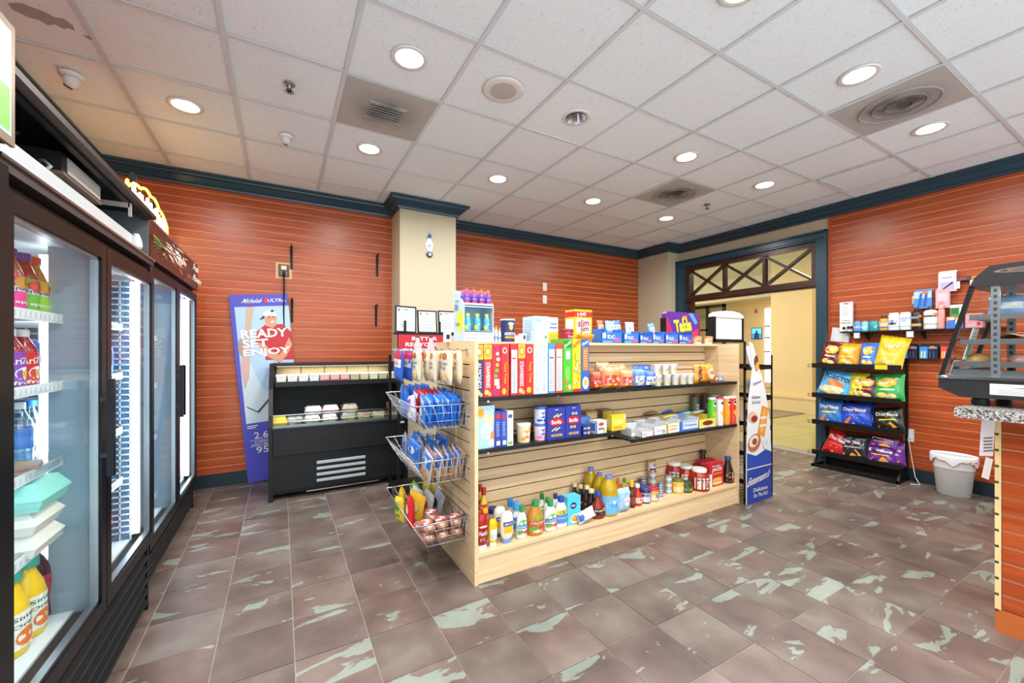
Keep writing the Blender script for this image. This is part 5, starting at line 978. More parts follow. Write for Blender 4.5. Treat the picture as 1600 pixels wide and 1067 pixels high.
for k in range(3): can(1031.5, 2.24, .0225, zd + k * .0385, .038, '#2f5f9e', 'small blue can in the blue stack, %s' % ['bottom', 'middle', 'top'][k], tuna)
veg = lambda d: d.rect(.1, .25, .9, .75, C_('#eceee6'), 6).ell(.65, .6, .14, .2, ORG, 10).rect(.2, .3, .5, .45, C_('#7a8a5a'))
for k in range(3): can(1044, 2.26, .029, zd + k * .0485, .048, '#9aa59a', 'silver and green can in the silver stack, %s' % ['bottom', 'middle', 'top'][k], veg)
for k in range(3): can(1004, 2.38, .03, zd + .0 + k * .04, .0395, ['#9a2f44', '#3a5f9a', '#2f4f86'][k], '%s can in the back left stack, %s' % (['red', 'blue', 'dark blue'][k], ['bottom', 'middle', 'top'][k]), tuna)
for k in range(3): can(1019, 2.37, .033, zd + k * .055, .054, ['#b5344a', '#b9bfb9', '#aab0ae'][k], '%s can in the tall back stack, %s' % (['red', 'silver', 'grey'][k], ['bottom', 'second', 'third'][k]), veg)
can(1018.5, 2.37, .031, zd + .165, .082, '#d8d9d2', 'bean can with a red foot on top of the tall back stack', lambda d: d.rect(.05, 0, .95, .3, C_('#9a2434'), 6).ell(.45, .68, .26, .18, C_('#2f5fb0'), 12).ell(.75, .75, .14, .14, ORG, 8).rect(.05, .85, .95, 1, C_('#e0c030'), 6))
can(992, 2.33, .034, zd, .10, '#c43a55', 'pink red can standing behind the hot sauce', veg)
jar(1052, 1064.5, 747, 2.24, '#d8a83a', '#5a6a2a', 'jar of yellow relish with olive lid', lambda d: d.rect(.12, .05, .88, .7, C_('#efe2b8'), 6, 2).ell(.5, .3, .26, .2, C_('#d88a2a'), 10))
jar(1065, 1078, 752, 2.22, '#4a2a1c', '#1f4a2c', 'dark salsa jar with green lid', lambda d: d.rect(.12, .1, .88, .8, C_('#3f7a3a'), 6, 2).ell(.5, .45, .26, .14, C_('#e0c030'), 10).ell(.8, .8, .12, .12, ORG, 8))
PRE = [(.94, 0), (1, .05), (1, .62), (.9, .72), (.66, .82), (.66, .86)]
pre = lambda d: d.rect(.15, 0, .85, 1, C_('#efe6da'), 6, 2).text('Prego', .5, .78, .56, .2, TXK, bold=.02).ell(.5, .35, .3, .24, TXR, 12).ell(.6, .2, .16, .1, C_('#5a8a3a'), 8)
for a, c, t, Y, lab in [(1082.5, 1102, 731, 2.2, 'tomato sauce jar with white lid, nearest of three'), (1063, 1080, 726, 2.31, 'tomato sauce jar with white lid, middle of three'), (1044, 1062, 721, 2.39, 'tomato sauce jar with white lid, farthest of three')]:
    jar(a, c, t, Y, '#9a2414', '#eeeae2', lab, pre, None, 'sauce_jar', PRE, .12, .72, (.12, .62), 'tomato sauce jars')
can(1103.5, 2.27, .035, zd, .05, '#c42a24', 'red can under the ribbed red tin', veg); can(1103.5, 2.27, .035, zd + .0505, .05, '#e0b030', 'yellow and red can in the middle of the stack beside the sauce', veg); can(1102, 2.29, .04, zd + .101, .06, '#c42a24', 'red tin on top of the stack beside the sauce', lambda d: d.rect(.2, .3, .8, .7, TXW, 5))
def jack(d): d.rect(.0, .0, .2, .55, TXW).text('Hungry', .5, .86, .6, .1, TXW).text('JACK', .55, .7, .74, .17, TXW, bold=.04).rect(.2, .5, .85, .58, ORG).ell(.55, .32, .32, .06, C_('#d8922a'), 14).ell(.55, .26, .33, .06, C_('#f0c070'), 14).ell(.55, .2, .34, .06, C_('#d8922a'), 14).ell(.55, .13, .36, .06, C_('#f4d8a0'), 14)
carton('pancake_mix_box', 1108, 1130.5, 723, 2.17, zd, .06, '#b81f2c', 'red pancake mix box with a stack of pancakes, front', jack, lambda d: d.rect(.15, .1, .85, .7, C_('#9a1822')))
carton('pancake_mix_box', 1095, 1117, 719, 2.33, zd, .06, '#b81f2c', 'red pancake mix box behind the front one', jack)
SYR = [(.95, 0), (1, .05), (1, .34), (.7, .55), (.5, .7), (.36, .86)]
tallb('syrup_bottle', 1131, 1143.5, 713, 2.19, '#2a120c', '#2f3a7a', 'dark maple syrup bottle with navy cap at the right end of the deck', lambda d: d.ell(.5, .65, .3, .26, C_('#e8e2da'), 12).text('Syrup', .5, .65, .4, .14, TXR).ell(.5, .2, .3, .16, C_('#b5402a'), 10), None, (.06, .44), SYR, .1, .45, sxy=(1, .8))
for a, c, t, lab in ((1093.5, 1103.5, 703, 'black syrup bottle in the back row, left'), (1107, 1118, 707, 'black syrup bottle in the back row, right')): tallb('syrup_bottle', a, c, t, 2.39, '#1c1210', '#1c1c22', lab, lambda d: d.rect(.2, .2, .8, .8, C_('#5a2a2a'), 4, 2), None, (.1, .5), SYR, .1, .6, sxy=(1, .8))
for a, c, t, Y, lab in ((1121, 1132, 707, 2.36, 'yellow bottle with big red cap in the back row'), (1134, 1146, 711, 2.29, 'yellow bottle with big red cap near the right end panel')): tallb('creamer_bottle', a, c, t, Y, '#e8b83a', '#c4202c', lab, lambda d: d.rect(.15, .4, .85, .95, C_('#c4302c'), 5, 2).ell(.5, .65, .25, .16, TXW, 10), None, (.1, .66), [(1, 0), (1, .7), (.85, .78)], .22, .8, sxy=(1, 1))
# ================================================================ on top of the shelf unit
zt = 1.4005
st = empty('drink_stand', (.985, 2.33, zt), label='pale blue cardboard drink stand with two tiers of small bottles', cat='stand')
SB = mat('#c3dcea', .5); SW, SD = .205, .17
prof = [(0, 0), (0, .235), (SD - .02, .335), (SD, .335), (SD, 0)]
for x in (0, SW - .004): B().prism(prof, 'x', x, x + .004, SB).obj('side_panel', st)
B().box(.004, SW - .004, SD - .004, SD, 0, .335, mat('#9cc4dc', .5)).obj('back_panel', st)
B().box(.004, SW - .004, 0, SD, .222, .228, SB).box(.004, SW - .004, 0, .004, .215, .24, SB).obj('upper_tier', st)
fp = B().box(.004, SW - .004, 0, .004, 0, .068, mat('#e3eef4', .5)).box(.004, SW - .004, 0, SD, .06, .066, SB).obj('front_panel', st)
D().text('drink today', .5, .68, .5, .2, mat('#4a6a8a', .5), bold=.005).text('feel great tomorrow', .5, .3, .82, .2, mat('#4a6a8a', .5), bold=.005).put(B(), onfront(SW, .068, 0, 0, 0)).obj('front_print', fp)
D().ell(.62, .38, .3, .22, C_('#d8de2a'), 20).lines(.2, .3, .8, .36, 3, C_('#3f6a9a')).lines(.1, .6, .55, .72, 3, C_('#4a6a8a')).text('shot', .35, .78, .3, .05, C_('#2f5a8a')).put(B(), onleft(0, SD, .335)).obj('side_print', st)
SH = [(.9, 0), (1, .04), (1, .55), (.9, .66), (.5, .78), (.45, .82)]
for row in range(2):
    for i in range(4): bottle('shot_bottle', (1.012 + i * .05, 2.352 + row * .055, zt + .2285 + row * .0), 0, .020, .1, SH, '#6b3fa0', .018, .6, '#e8663a' if i > 1 else '#e85a6a', 'purple bottle with %s cap in the %s row of the drink stand' % ('an orange' if i > 1 else 'a pink', ['front', 'back'][row]), group='purple bottles on the drink stand, %s row, %s' % (['front', 'back'][row], 'orange' if i > 1 else 'pink'), lab=(.08, .5, None, lambda d: d.ell(.4, .2, .25, .22, C_('#d8305a'), 10).text('shot', .5, .7, .4, .16, TXW)), n=12)
for i in range(3): bottle('shot_bottle', (1.02 + i * .066, 2.355, zt + .0665), 0, .021, .115, SH, '#4aa8d8', .016, .6, '#e4e02a', 'small blue drink bottle with yellow cap in the stand\'s lower tier', group='blue bottles on the drink stand', lab=(.08, .5, None, lambda d: d.ell(.3, .3, .16, .3, C_('#d8de2a'), 10).text('well', .6, .7, .4, .16, TXW)), n=12)
# things along the top board
o = B().box(-.022, .022, 0, .03, 0, .07, WHITE).obj('code_tag', None, (sx(700, 2.52), 2.52, zt), label='small white tag holder with a dark square, left of the drink stand', cat='tag')
B().box(-.012, .012, -.002, 0, .018, .048, mat('#2a2a2a', .5)).obj('dark_square', o)
for i in range(5): bottle('tiny_bottle', (sx(769.5 + i * 2.8, 2.36 + .02 * (i % 2)), 2.36 + .03 * (i % 2), zt), 0, .010, .085 + .012 * (i % 3), SH, '#e4e8ea', .014, .6, ['#e8a03a', '#f2f2f2'][i % 2], 'tiny white bottle in a cluster beside the drink stand', group='tiny white bottles', lab=(.1, .5, None, lambda d: d.rect(.2, .2, .8, .6, C_('#7a9ac0'), 3)), n=10)
cx, w, h = fit(783, 803, 500, 2.36, zt)
o = B().lathe([(w/2, 0), (w/2, h)], mat('#1f2c5e', .4), 22).obj('salt_canister', None, (cx, 2.36, zt), label='navy round salt canister with a small figure on the label', cat='canister')
B().lathe([(w/2*1.02, h - .004), (w/2*1.02, h + .004), (.0005, h + .004)], mat('#d9dde2', .4), 22).obj('lid', o)
d = D().text('MORTON', .5, .36, .62, .14, TXW, bold=.02).rect(.2, .16, .8, .24, YEL, 6).text('SALT', .5, .2, .3, .06, NAV).ell(.5, .68, .1, .16, C_('#e8d84a'), 10).ell(.5, .82, .16, .06, TXW, 10); b = B(); d.put(b, oncyl(w/2, 0, h, PI * .9)); b.obj('label', o)
carton2('paper_plates', (sx(810, 2.38), 2.38, zt), .055, .09, .045, '#f0f0ee', 'short white pack between the salt and the pale blue box', lambda d: d.lines(.2, .2, .8, .8, 3, C_('#c9cfd4')))
carton2('paper_roll', (sx(819, 2.40), 2.40, zt), .03, .05, .06, '#f4f4f2', 'small white box with dark stamp beside the pale blue box', lambda d: d.rect(.3, .3, .8, .8, TXK))
carton('tea_box', 835.5, 857, 494, 2.34, zt, .16, '#bcdcf0', 'pale blue box with a round white seal on the top board', lambda d: d.ell(.62, .5, .3, .22, TXW, 16).text('Great', .62, .52, .4, .1, C_('#3f74c4')).rect(.05, .8, .5, .88, C_('#7fb0de')).ell(.8, .2, .1, .06, C_('#5a9a4a'), 8), lambda d: d.lines(.1, .1, .9, .9, 9, C_('#8fa8ba'), .4))
carton('sweetener_box', 857.3, 872, 496, 2.345, zt, .12, '#eef2f4', 'white and yellow box right of the pale blue box', lambda d: d.rect(0, 0, 1, .42, YEL).rect(.1, .55, .9, .62, C_('#3f74c4')).text('Domino', .5, .75, .8, .12, NAV).lines(.15, .1, .85, .35, 4, C_('#d8a81a')))
o = B().lathe([(.042, 0), (.045, .01), (.045, .085)], mat('#9c1a32', .35), 22).obj('coffee_tub', None, (sx(886, 2.38), 2.38, zt), label='dark red coffee tub with ribbed lid', cat='tub')
B().lathe([(.047, .083), (.047, .098), (.04, .1), (.0005, .1)], mat('#7a1428', .4), 22).obj('lid', o)
d = D().text('Folgers', .6, .5, .5, .2, TXW).text('Classic', .6, .28, .44, .14, TXW).rect(.1, .75, .9, .85, C_('#c4485a'), 8); b = B(); d.put(b, oncyl(.0455, 0, .085, PI * .9)); b.obj('label', o)
carton('meat_stick_box', 898, 925, 484, 2.44, zt, .12, '#f2cc22', 'tall yellow snack box reading slim jim, standing at the back', lambda d: d.rect(0, .78, 1, .94, C_('#d8232e')).text('100', .4, .86, .5, .1, TXW, .05, .03).rect(.1, .3, .9, .72, TXW).text('slim', .5, .6, .66, .22, C_('#8a1a24'), .05, .03).text('jim', .55, .4, .5, .22, C_('#8a1a24'), .05, .03).ell(.88, .12, .1, .08, TXR, 10), lambda d: d.rect(0, .78, 1, .94, C_('#d8232e')).rect(.1, .3, .9, .72, TXW))
o = B().lathe([(.035, 0), (.055, .03), (.068, .06), (.064, .06), (.05, .028), (.0005, .01)], mat('#e89a1e', .15, trans=.3), 20).obj('orange_bowl', None, (sx(915, 2.36), 2.36, zt), label='shallow orange and yellow bowl in front of the yellow snack box', cat='bowl')
B().lathe([(.056, .035), (.0005, .05)], mat('#c9b02a', .4, noise=.4, scale=80), 16).obj('bowl_filling', o)
carton('counter_display', 931, 944, 514, 2.4, zt, .1, '#2a3f9a', 'dark blue open box behind the orange bowl', None)
def dbox(px0, px1, yt, Y, label, deco, col='#2f62b8', d_=.11):
    cx, w, h = fit(px0, px1, yt, Y, zt); h = max(h, .04); m = mat(col, .45)
    o = B().box(-w/2, w/2, 0, .003, 0, h * .75, m).box(-w/2, w/2, d_ - .003, d_, 0, h, m).box(-w/2, -w/2 + .003, 0, d_, 0, h, m).box(w/2 - .003, w/2, 0, d_, 0, h, m).box(-w/2, w/2, 0, d_, 0, .003, m).obj('snack_display_box', None, (cx, Y, zt + .0005), label=label, cat='box', group='blue snack display boxes on the top board')
    d = D(); deco(d); b = B(); d.put(b, onfront(w, h * .75)); b.obj('front_print', o); return cx, w, h
def chips(d): d.rect(.05, .45, .2, .95, TXW).text('tc', .45, .6, .4, .4, TXW).ell(.75, .3, .16, .2, C_('#c9508a'), 10).rect(.05, .05, .5, .15, C_('#7fb0de'))
boxes = [(940, 972, 514), (975, 998, 517), (1000, 1020, 520), (1020, 1038, 518), (1040, 1060, 519), (1061, 1082, 519)]
for i, (a, c, t) in enumerate(boxes): dbox(a, c, t, 2.33, 'open blue snack box on the top board, %s of six from the left' % ['first', 'second', 'third', 'fourth', 'fifth', 'sixth'][i], chips, ['#2f6fc4', '#3a6fc8', '#2a5cb4'][i % 3])
ck = lambda c: (lambda d: d.rect(.1, .55, .9, .8, TXW, 4).text('tc', .5, .68, .4, .16, C_('#2f62b8')).ell(.55, .35, .3, .12, C_(c), 12, rings=2))
for i, (px, yt, w, Y, col, acc, lab, tl) in enumerate([(939, 500, .07, 2.5, '#c4623a', '#e0a07a', 'orange red snack pouch beside the yellow box', 0), (953, 501, .10, 2.44, '#7fb4e4', '#d8506a', 'light blue cookie pouch standing in the first blue box', 3), (966, 500, .09, 2.5, '#4a6f9a', '#a08a6a', 'darker blue pouch behind the light blue pouch', -4), (985, 503, .10, 2.42, '#a9cbe8', '#e8eef4', 'pale blue and white pouch in the second blue box', 0), (1021, 505, .075, 2.4, '#5a9ad8', '#e8782a', 'tilted blue pouch with orange picture in the fourth blue box', -8)]):
    X = sx(px, Y); h = zat(yt, X, Y) - zt; bag('snack_pouch', (X, Y, zt + .004), 0, w, h - .004, .03, col, lab, ck(acc), seed=50 + i, tilt=(-4, tl), group='snack pouches on the top board')
cx, w, h = fit(1041, 1092, 488, 2.44, zt)
tk = B().prism([(-w/2 + .012, 0), (w/2 - .012, 0), (w/2, .012), (w/2, h - .02), (w/2 - .015, h), (-w/2 + .015, h), (-w/2, h - .02), (-w/2, .012)], 'y', 0, .05, C_('#5b2a8a')).obj('snack_header_box', None, (cx, 2.44, zt), label='purple rounded box reading Takis in yellow letters', cat='box')
d = D().poly([(0,.1),(.12,0),(.35,0),(.2,.35),(.05,.75),(0,.9)], C_('#b02a4a')).poly([(.4,.0),(.95,.05),(.98,.5),(.7,.35)], C_('#c4304a')).poly([(.66,.98),(.8,.98),(.95,.7),(.88,.62)], C_('#4a9ad8')).poly([(.45,.78),(.5,.9),(.56,.86),(.6,.92),(.62,.76)], C_('#f0b03a')).text('Takis', .49, .58, .52, .40, C_('#d8e83a'), .16, .05).ell(.75, .15, .12, .08, C_('#e8862a'), 10)
d.put(B(), onfront(w, h)).obj('front_print', tk)
B().box(-w/2 - .006, -w/2, 0, .06, 0, h * .8, BLACK).obj('side_flap', tk); B().box(w/2, w/2 + .03, .01, .06, 0, h * .8, C_('#7a2a2a')).obj('side_flap', tk)
for i, (px, c) in enumerate(((1090, '#e8862a'), (1107, '#e8a03a'))):
    o = B().lathe([(.034, 0), (.036, .055)], mat('#efe2c8', .4), 20).obj('snack_jar', None, (sx(px, 2.35), 2.35, zt), label='snack tub with orange lid and blue stripe, %s of two on the top board' % ['left', 'right'][i], cat='tub', group='snack tubs on the top board')
    B().lathe([(.038, .052), (.04, .06), (.03, .067), (.0005, .07)], mat('#e8763a', .5, noise=.3, scale=60), 20).obj('lid', o)
    d = D().rect(.5, 0, 1, 1, C_('#2f62b8'), 6).ell(.3, .5, .2, .3, C_(c), 10).text('U' if i == 0 else 'ry', .74, .5, .24, .5, TXW); b = B(); d.put(b, oncyl(.0365, 0, .055, PI * .95)); b.obj('label', o)
# ================================================================ hooks, hanging bags and wire baskets on the end panel
hk = B().tube([(0, 0, 0), (-.30, 0, .0), (-.315, 0, .012)], .0028, CHROME, 6).box(-.006, 0, -.012, .012, -.03, .012, CHROME).mesh('wire_hook')
HKY = [2.22, 2.36, 2.50, 2.64, 2.74]
for i, y in enumerate(HKY): link('wire_hook', hk, None, (GX0 - .0005, y, 1.345), label='chrome display hook on the wooden end panel, %s from the front' % ['first', 'second', 'third', 'fourth', 'fifth'][i], cat='hook', group='display hooks on the end panel')
crm = lambda d: d.ell(.5, .82, .26, .1, C_('#a8642a'), 12, rings=2).text('Cape', .5, .6, .6, .1, C_('#3a4f86')).text('Cod', .5, .48, .4, .1, C_('#3a4f86')).ell(.5, .2, .34, .12, C_('#d9b880'), 12, rings=2)
rwb = lambda d: d.rect(.05, .72, .95, .97, C_('#c4202c'), 4, 2).rect(.05, .45, .95, .72, TXW, 4, 2).text('snack', .5, .6, .6, .12, TXR)
hang = [(.83, 0, crm, '#e6d8ba'), (.935, 1, crm, '#e6d8ba'), (.94, 2, crm, '#e6d8ba'), (.90, 0, crm, '#e9dcc0'), (.87, 1, crm, '#e9dcc0'), (.80, 1, crm, '#e9dcc0'), (.88, 2, crm, '#e9dcc0'), (.81, 2, crm, '#e9dcc0'), (.74, 2, crm, '#e9dcc0'), (.72, 3, rwb, '#2f5fc0'), (.66, 3, rwb, '#2f5fc0'), (.70, 4, None, '#7fb82e')]
for i, (x, k, de, col) in enumerate(hang):
    lab = 'cream chip bag hanging from a hook above the top basket' if de is crm else 'red, white and blue snack bag hanging above the top basket' if de else 'lime green snack bag hanging at the far left above the top basket'
    bag('hanging_bag', (x, HKY[k], 1.152), -PI/2 + R([6, -5, 8, -8, 5, -3, 10, -6, 4, 12, 8, 0][i]), .13, .195, .04, col, lab, de, seed=70 + i, tilt=(0, [3, -2, 2, 2, -2, 3, 0, -3, 2, 8, 6, 5][i]), rough=.35, group='cream bags on hooks' if de is crm else 'striped bags on hooks' if de else None)
WIRE = mat('#b9bdc2', .3, .7)
def basket(zr_, label, zb):
    e = empty('wire_basket', (0, 0, 0), label=label, cat='basket', group='wire baskets on the end panel')
    x0, x1, y0, y1 = .63, GX0 - .004, 2.19, 2.86; X0, X1, Y0, Y1 = .72, GX0 - .012, 2.23, 2.80
    B().tube([(x0, y0, zr_), (x1, y0, zr_), (x1, y1, zr_ + .02), (x0, y1, zr_ + .02)], .004, WIRE, 6, closed=True).obj('rim', e)
    b = B()
    n = 12
    for i in range(n + 1):
        t = i / n; ya = y0 + (y1 - y0)*t; yb = Y0 + (Y1 - Y0)*t
        b.tube([(x0, ya, zr_ + .02*t), (X0, yb, zb), (X1, yb, zb), (x1, ya, zr_ + .02*t)], .0018, WIRE, 4)
    for i in range(7):
        t = i / 6; xa = x0 + (x1 - x0)*t; xb = X0 + (X1 - X0)*t
        b.tube([(xa, y0, zr_), (xb, Y0, zb), (xb, Y1, zb), (xa, y1, zr_ + .02)], .0018, WIRE, 4)
    for t in (.35, .7):
        l = lambda a, c: a + (c - a)*t
        b.tube([(l(x0, X0), l(y0, Y0), l(zr_, zb)), (l(x1, X1), l(y0, Y0), l(zr_, zb)), (l(x1, X1), l(y1, Y1), l(zr_, zb)), (l(x0, X0), l(y1, Y1), l(zr_, zb))], .0018, WIRE, 4, closed=True)
    b.obj('wire_mesh', e)
    B().box(GX0 - .006, GX0, 2.24, 2.27, zb, zr_, CHROME).box(GX0 - .006, GX0, 2.74, 2.77, zb, zr_, CHROME).obj('hanger', e)
basket(1.035, 'wire basket of blue snack packs, top of three on the wooden end panel', .90)
basket(.725, 'wire basket of blue and brown snack packs, middle of three on the wooden end panel', .59)
basket(.375, 'wire basket of buns and yellow snack bags, bottom of three on the wooden end panel', .235)
bl1 = lambda d: d.rect(.1, .78, .9, .92, C_('#c9e2f6'), 3, 2).ell(.5, .5, .3, .16, TXW, 10, rings=2).ell(.5, .25, .2, .08, C_('#d89a5a'), 8)
random.seed(31)
for i in range(9):
    bag('snack_pack', (.715 + i * .026, 2.32 + random.uniform(-.01, .01), .908), -PI/2 + R(random.uniform(-6, 6)), .13, .185, .026, ['#2f7fd8', '#3a8ae0', '#2a6ac8'][i % 3], 'bright blue snack pack leaning in the front row of the top basket', bl1, group='blue packs in the front row of the top basket', tilt=(0, 0), seed=i, nu=7, nv=8).rotation_euler = (0, R(16), -PI/2 + R(random.uniform(-6, 6)))
for i in range(7):
    bag('snack_pack', (.73 + i * .03, 2.50, .908), -PI/2, .12, .20, .028, '#b8202c' if i < 5 else '#2f6fd0', 'red topped snack pack in the middle row of the top basket' if i < 5 else 'blue snack pack in the middle row of the top basket', bl1, group='red packs in the top basket' if i < 5 else 'blue packs in the middle row of the top basket', seed=20 + i, nu=7, nv=8).rotation_euler = (0, R(12), -PI/2 + R(random.uniform(-6, 6)))
for i in range(8):
    bag('snack_pack', (.72 + (i % 4) * .045, 2.66 + (i // 4) * .09, .91), -PI/2, .085, .205, .035, ['#2a6fd0', '#2f7fe0'][i % 2], 'blue snack pack standing upright at the back of the top basket', None, group='upright blue packs at the back of the top basket', seed=40 + i, nu=6, nv=7)
bag('snack_pack', (.69, 2.42, .915), -PI/2, .13, .16, .04, '#cfc4dc', 'pale purple and white snack pack at the corner of the top basket', lambda d: d.rect(.2, .5, .8, .85, C_('#7a4fb0'), 3, 3).rect(.15, .15, .85, .4, TXW, 3, 2), seed=3, tilt=(0, -10), group=None)
bn = lambda d: d.rect(.05, .5, .95, .95, C_('#2f6fd0'), 4, 3).ell(.5, .72, .25, .12, TXW, 10, rings=2).ell(.5, .25, .36, .18, C_('#c98a4a'), 12, rings=3).ell(.4, .28, .1, .05, C_('#a83a2a'), 8)
for i in range(8):
    o = bag('pastry_pack', (.73 + i * .028, 2.31 + random.uniform(-.015, .015), .60), -PI/2, .14, .175, .034, ['#c9c0b8', '#b98a5e'][i % 2], 'clear and blue pastry pack leaning in the front row of the middle basket', bn, group='pastry packs in the front of the middle basket', seed=60 + i, nu=7, nv=8); o.rotation_euler = (0, R(18), -PI/2 + R(random.uniform(-8, 8)))
for i in range(7):
    o = bag('pastry_pack', (.72 + (i % 4) * .055, 2.52 + (i // 4) * .16, .60), -PI/2, .15, .20, .04, ['#5f93d8', '#b9b4b4', '#4a80d0'][i % 3], 'blue and clear pastry pack standing at the back of the middle basket', bn, group='pastry packs at the back of the middle basket', seed=80 + i, nu=7, nv=8); o.rotation_euler = (R(random.uniform(-6, 6)), R(random.uniform(4, 16)), -PI/2 + R(random.uniform(-15, 15)))
for i in range(10):
    x, y, z = .735 + (i % 3) * .088, 2.29 + ((i // 3) % 2) * .125, .2435 + (.058 if i > 5 else 0)
    if i == 9: x, y, z = .80, 2.40, .31
    o = B().lathe([(.03, .0), (.055, .010), (.06, .024), (.046, .044), (.001, .05)], mat('#b97a52', .45, noise=.3, scale=40), 12, sxy=(.72, 1.0)).obj('bun', None, (x, y, z), R(random.uniform(-20, 20)), label='glazed bun in clear wrap with pink print in the bottom basket', cat='bun', group='wrapped buns in the bottom basket')
    B().lathe([(.036, -.003), (.064, .010), (.068, .028), (.054, .05), (.001, .058)], WRAP, 12, sxy=(.75, 1), caps=False).obj('wrapper', o)
    D().ell(-.004, 0, .032, .026, C_('#cf5a62'), 12).ell(.006, .004, .018, .014, C_('#f0dcd2'), 10).rect(-.03, -.02, .0, -.008, TXW).ell(-.012, .012, .01, .007, C_('#e8b04a'), 8).put(B(), lambda u, v, oo: (u * 1.1, v * 1.5, .0585 - (u*u + v*v) * 7 + oo)).obj('label', o)
for i, (x, y, col, acc, lab, ry) in enumerate([(.70, 2.50, '#d8262c', '#f2d0c8', 'slim red snack bag upright in the bottom basket', 0), (.735, 2.56, '#eab82a', '#e8e2c0', 'large yellow snack bag in the bottom basket', 12), (.82, 2.58, '#b9bcc0', '#a8323a', 'silver snack bag with red mark in the bottom basket, left', 16), (.88, 2.58, '#a9adb2', '#3a3a40', 'silver snack bag in the bottom basket, right', 20), (.87, 2.72, '#d8c01e', '#5a8a2a', 'yellow green snack bag at the back of the bottom basket', 6), (.80, 2.74, '#8ab83a', '#f0e02a', 'lime snack bag at the back of the bottom basket', 4), (.67, 2.62, '#e8c83a', '#4a9a3a', 'small yellow bag with green mark at the outer corner of the bottom basket', -6), (.78, 2.66, '#c9ccd0', '#c43a44', 'pale silver snack bag behind the yellow one in the bottom basket', 8), (.70, 2.70, '#e0b82a', '#c4302c', 'amber snack bag with red mark at the back of the bottom basket', 2), (.90, 2.66, '#efd23a', '#d86a2a', 'lemon snack bag against the panel in the bottom basket', 10)]):
    bag('snack_bag', (x, y, .245), -PI/2 + R([0, 25, 10, 12, 0, 0, 20, 15, -10, 5][i]), [.06, .15, .13, .13, .14, .13, .09, .13, .12, .12][i], [.2, .21, .21, .21, .2, .2, .16, .2, .19, .2][i], .045, col, lab, lambda d: d.ell(.5, .6, .28, .16, C_(acc), 12, rings=2).rect(.2, .25, .8, .35, C_(acc), 3), seed=90 + i, tilt=(0, ry), group='snack bags in the bottom basket')
# ================================================================ end rack with cake sign
er = empty('cake_rack', (3.505, 2.07, 0), label='black wire end rack of packaged cakes at the right end of the shelf unit', cat='rack')
for x, y in ((0, 0), (.43, 0), (0, .66), (.43, .66)): B().box(x, x + (.02 if x == 0 else .01), y, y + .012, 0, 1.42 if x == 0 else 1.3, BLACK).obj('post', er)
for z in (.05, .33, .62, .90, 1.18):
    b = B()
    for k in range(15): b.box(.02, .42, .01 + k * .046, .014 + k * .046, z, z + .004, BLACK)
    b.box(.0, .44, 0, .012, z - .012, z + .012, BLACK).box(.0, .44, .668, .68, z - .012, z + .012, BLACK).box(.42, .432, 0, .68, z - .012, z + .03, BLACK); b.obj('wire_shelf', er)
sgn = B().prism([(.01, .0), (.40, .0), (.395, .42), (.37, .70), (.30, .98), (.24, 1.12), (.19, 1.2), (.15, 1.30), (.10, 1.40), (.05, 1.42), (.085, 1.28), (.10, 1.18), (.075, 1.05), (.04, .9), (.02, .6), (.01, .42)], 'y', -.012, -.004, mat('#eceef0', .45)).obj('side_sign', er)
d = D().poly([(.012, 0), (.398, 0), (.396, .30), (.012, .30)], C_('#1f3f9a')).poly([(.012,.31),(.395,.31),(.393,.42),(.3,.45),(.15,.41),(.012,.45)], C_('#2347a8'))
d.text("Entenmann's", .20, .21, .34, .07, TXW, .12, .02, .2).text('Delicious', .22, .11, .22, .035, TXW).text('On The Go!', .22, .06, .22, .035, TXW).text('Delicious', .15, .93, .13, .028, C_('#3a4050')).text('On The Go!', .15, .885, .13, .028, C_('#3a4050')).text("Entenmann's", .17, 1.06, .13, .03, C_('#5a6a9a'), .2)
d.ell(.10, .755, .075, .05, C_('#d8b0a0'), 14, -.3).ell(.12, .74, .05, .03, C_('#8a2a24'), 12).poly([(.17,.60),(.24,.85),(.34,.82),(.28,.57)], C_('#e8922a')).poly([(.2,.62),(.26,.82),(.31,.80),(.26,.60)], C_('#f4b45a')).rect(.2, .66, .3, .68, TXW).rect(.21, .73, .31, .75, TXW)
d.ell(.12, .53, .1, .075, C_('#a8674a'), 14, .3).ell(.11, .545, .075, .05, C_('#e8d8c8'), 12, .3).ell(.12, .54, .04, .03, C_('#8a4a34'), 8).ell(.30, .51, .05, .055, C_('#dfe2e4'), 14).ell(.30, .51, .018, .02, C_('#b9bec2'), 10)
d.ell(.145, 1.25, .03, .05, C_('#6a3a26'), 10).ell(.16, 1.2, .028, .04, C_('#e8a23a'), 10)
d.put(B(), lambda u, v, oo: (u, -.012 - oo, v), .0003).obj('sign_print', sgn)
random.seed(12)
for zi, z in enumerate((.335, .625, .905, 1.185)):
    for k in range(4):
        col = [['#7a5ac0', '#3a4fb0', '#4a3a8a', '#5a6ac8'], ['#2a2c34', '#4a4e58', '#6a6e78', '#3a3c44'], ['#8f97ae', '#a3a9bd', '#7f88a4', '#b4b8c6'], ['#d9dde4', '#c9ced8', '#e8eaee', '#b9c0cc']][zi][k]
        bag('cake_pack', (3.505 + .335 - .01*(k % 2), 2.07 + .12 + k * .14, z), R(random.uniform(10, 50)), .15, .17 if zi < 3 else .2, .05, col, '%s wrapped cake pack on the %s shelf of the end rack' % (['purple blue', 'dark', 'grey blue', 'white'][zi], ['second', 'third', 'fourth', 'top'][zi]), lambda d: d.rect(.15, .3, .85, .55, C_('#3a5fb0'), 3, 2).ell(.5, .75, .25, .12, TXW, 10, rings=2), group='cake packs on the %s shelf of the end rack' % ['second', 'third', 'fourth', 'top'][zi], seed=100 + zi * 4 + k, tilt=(-12, 0))
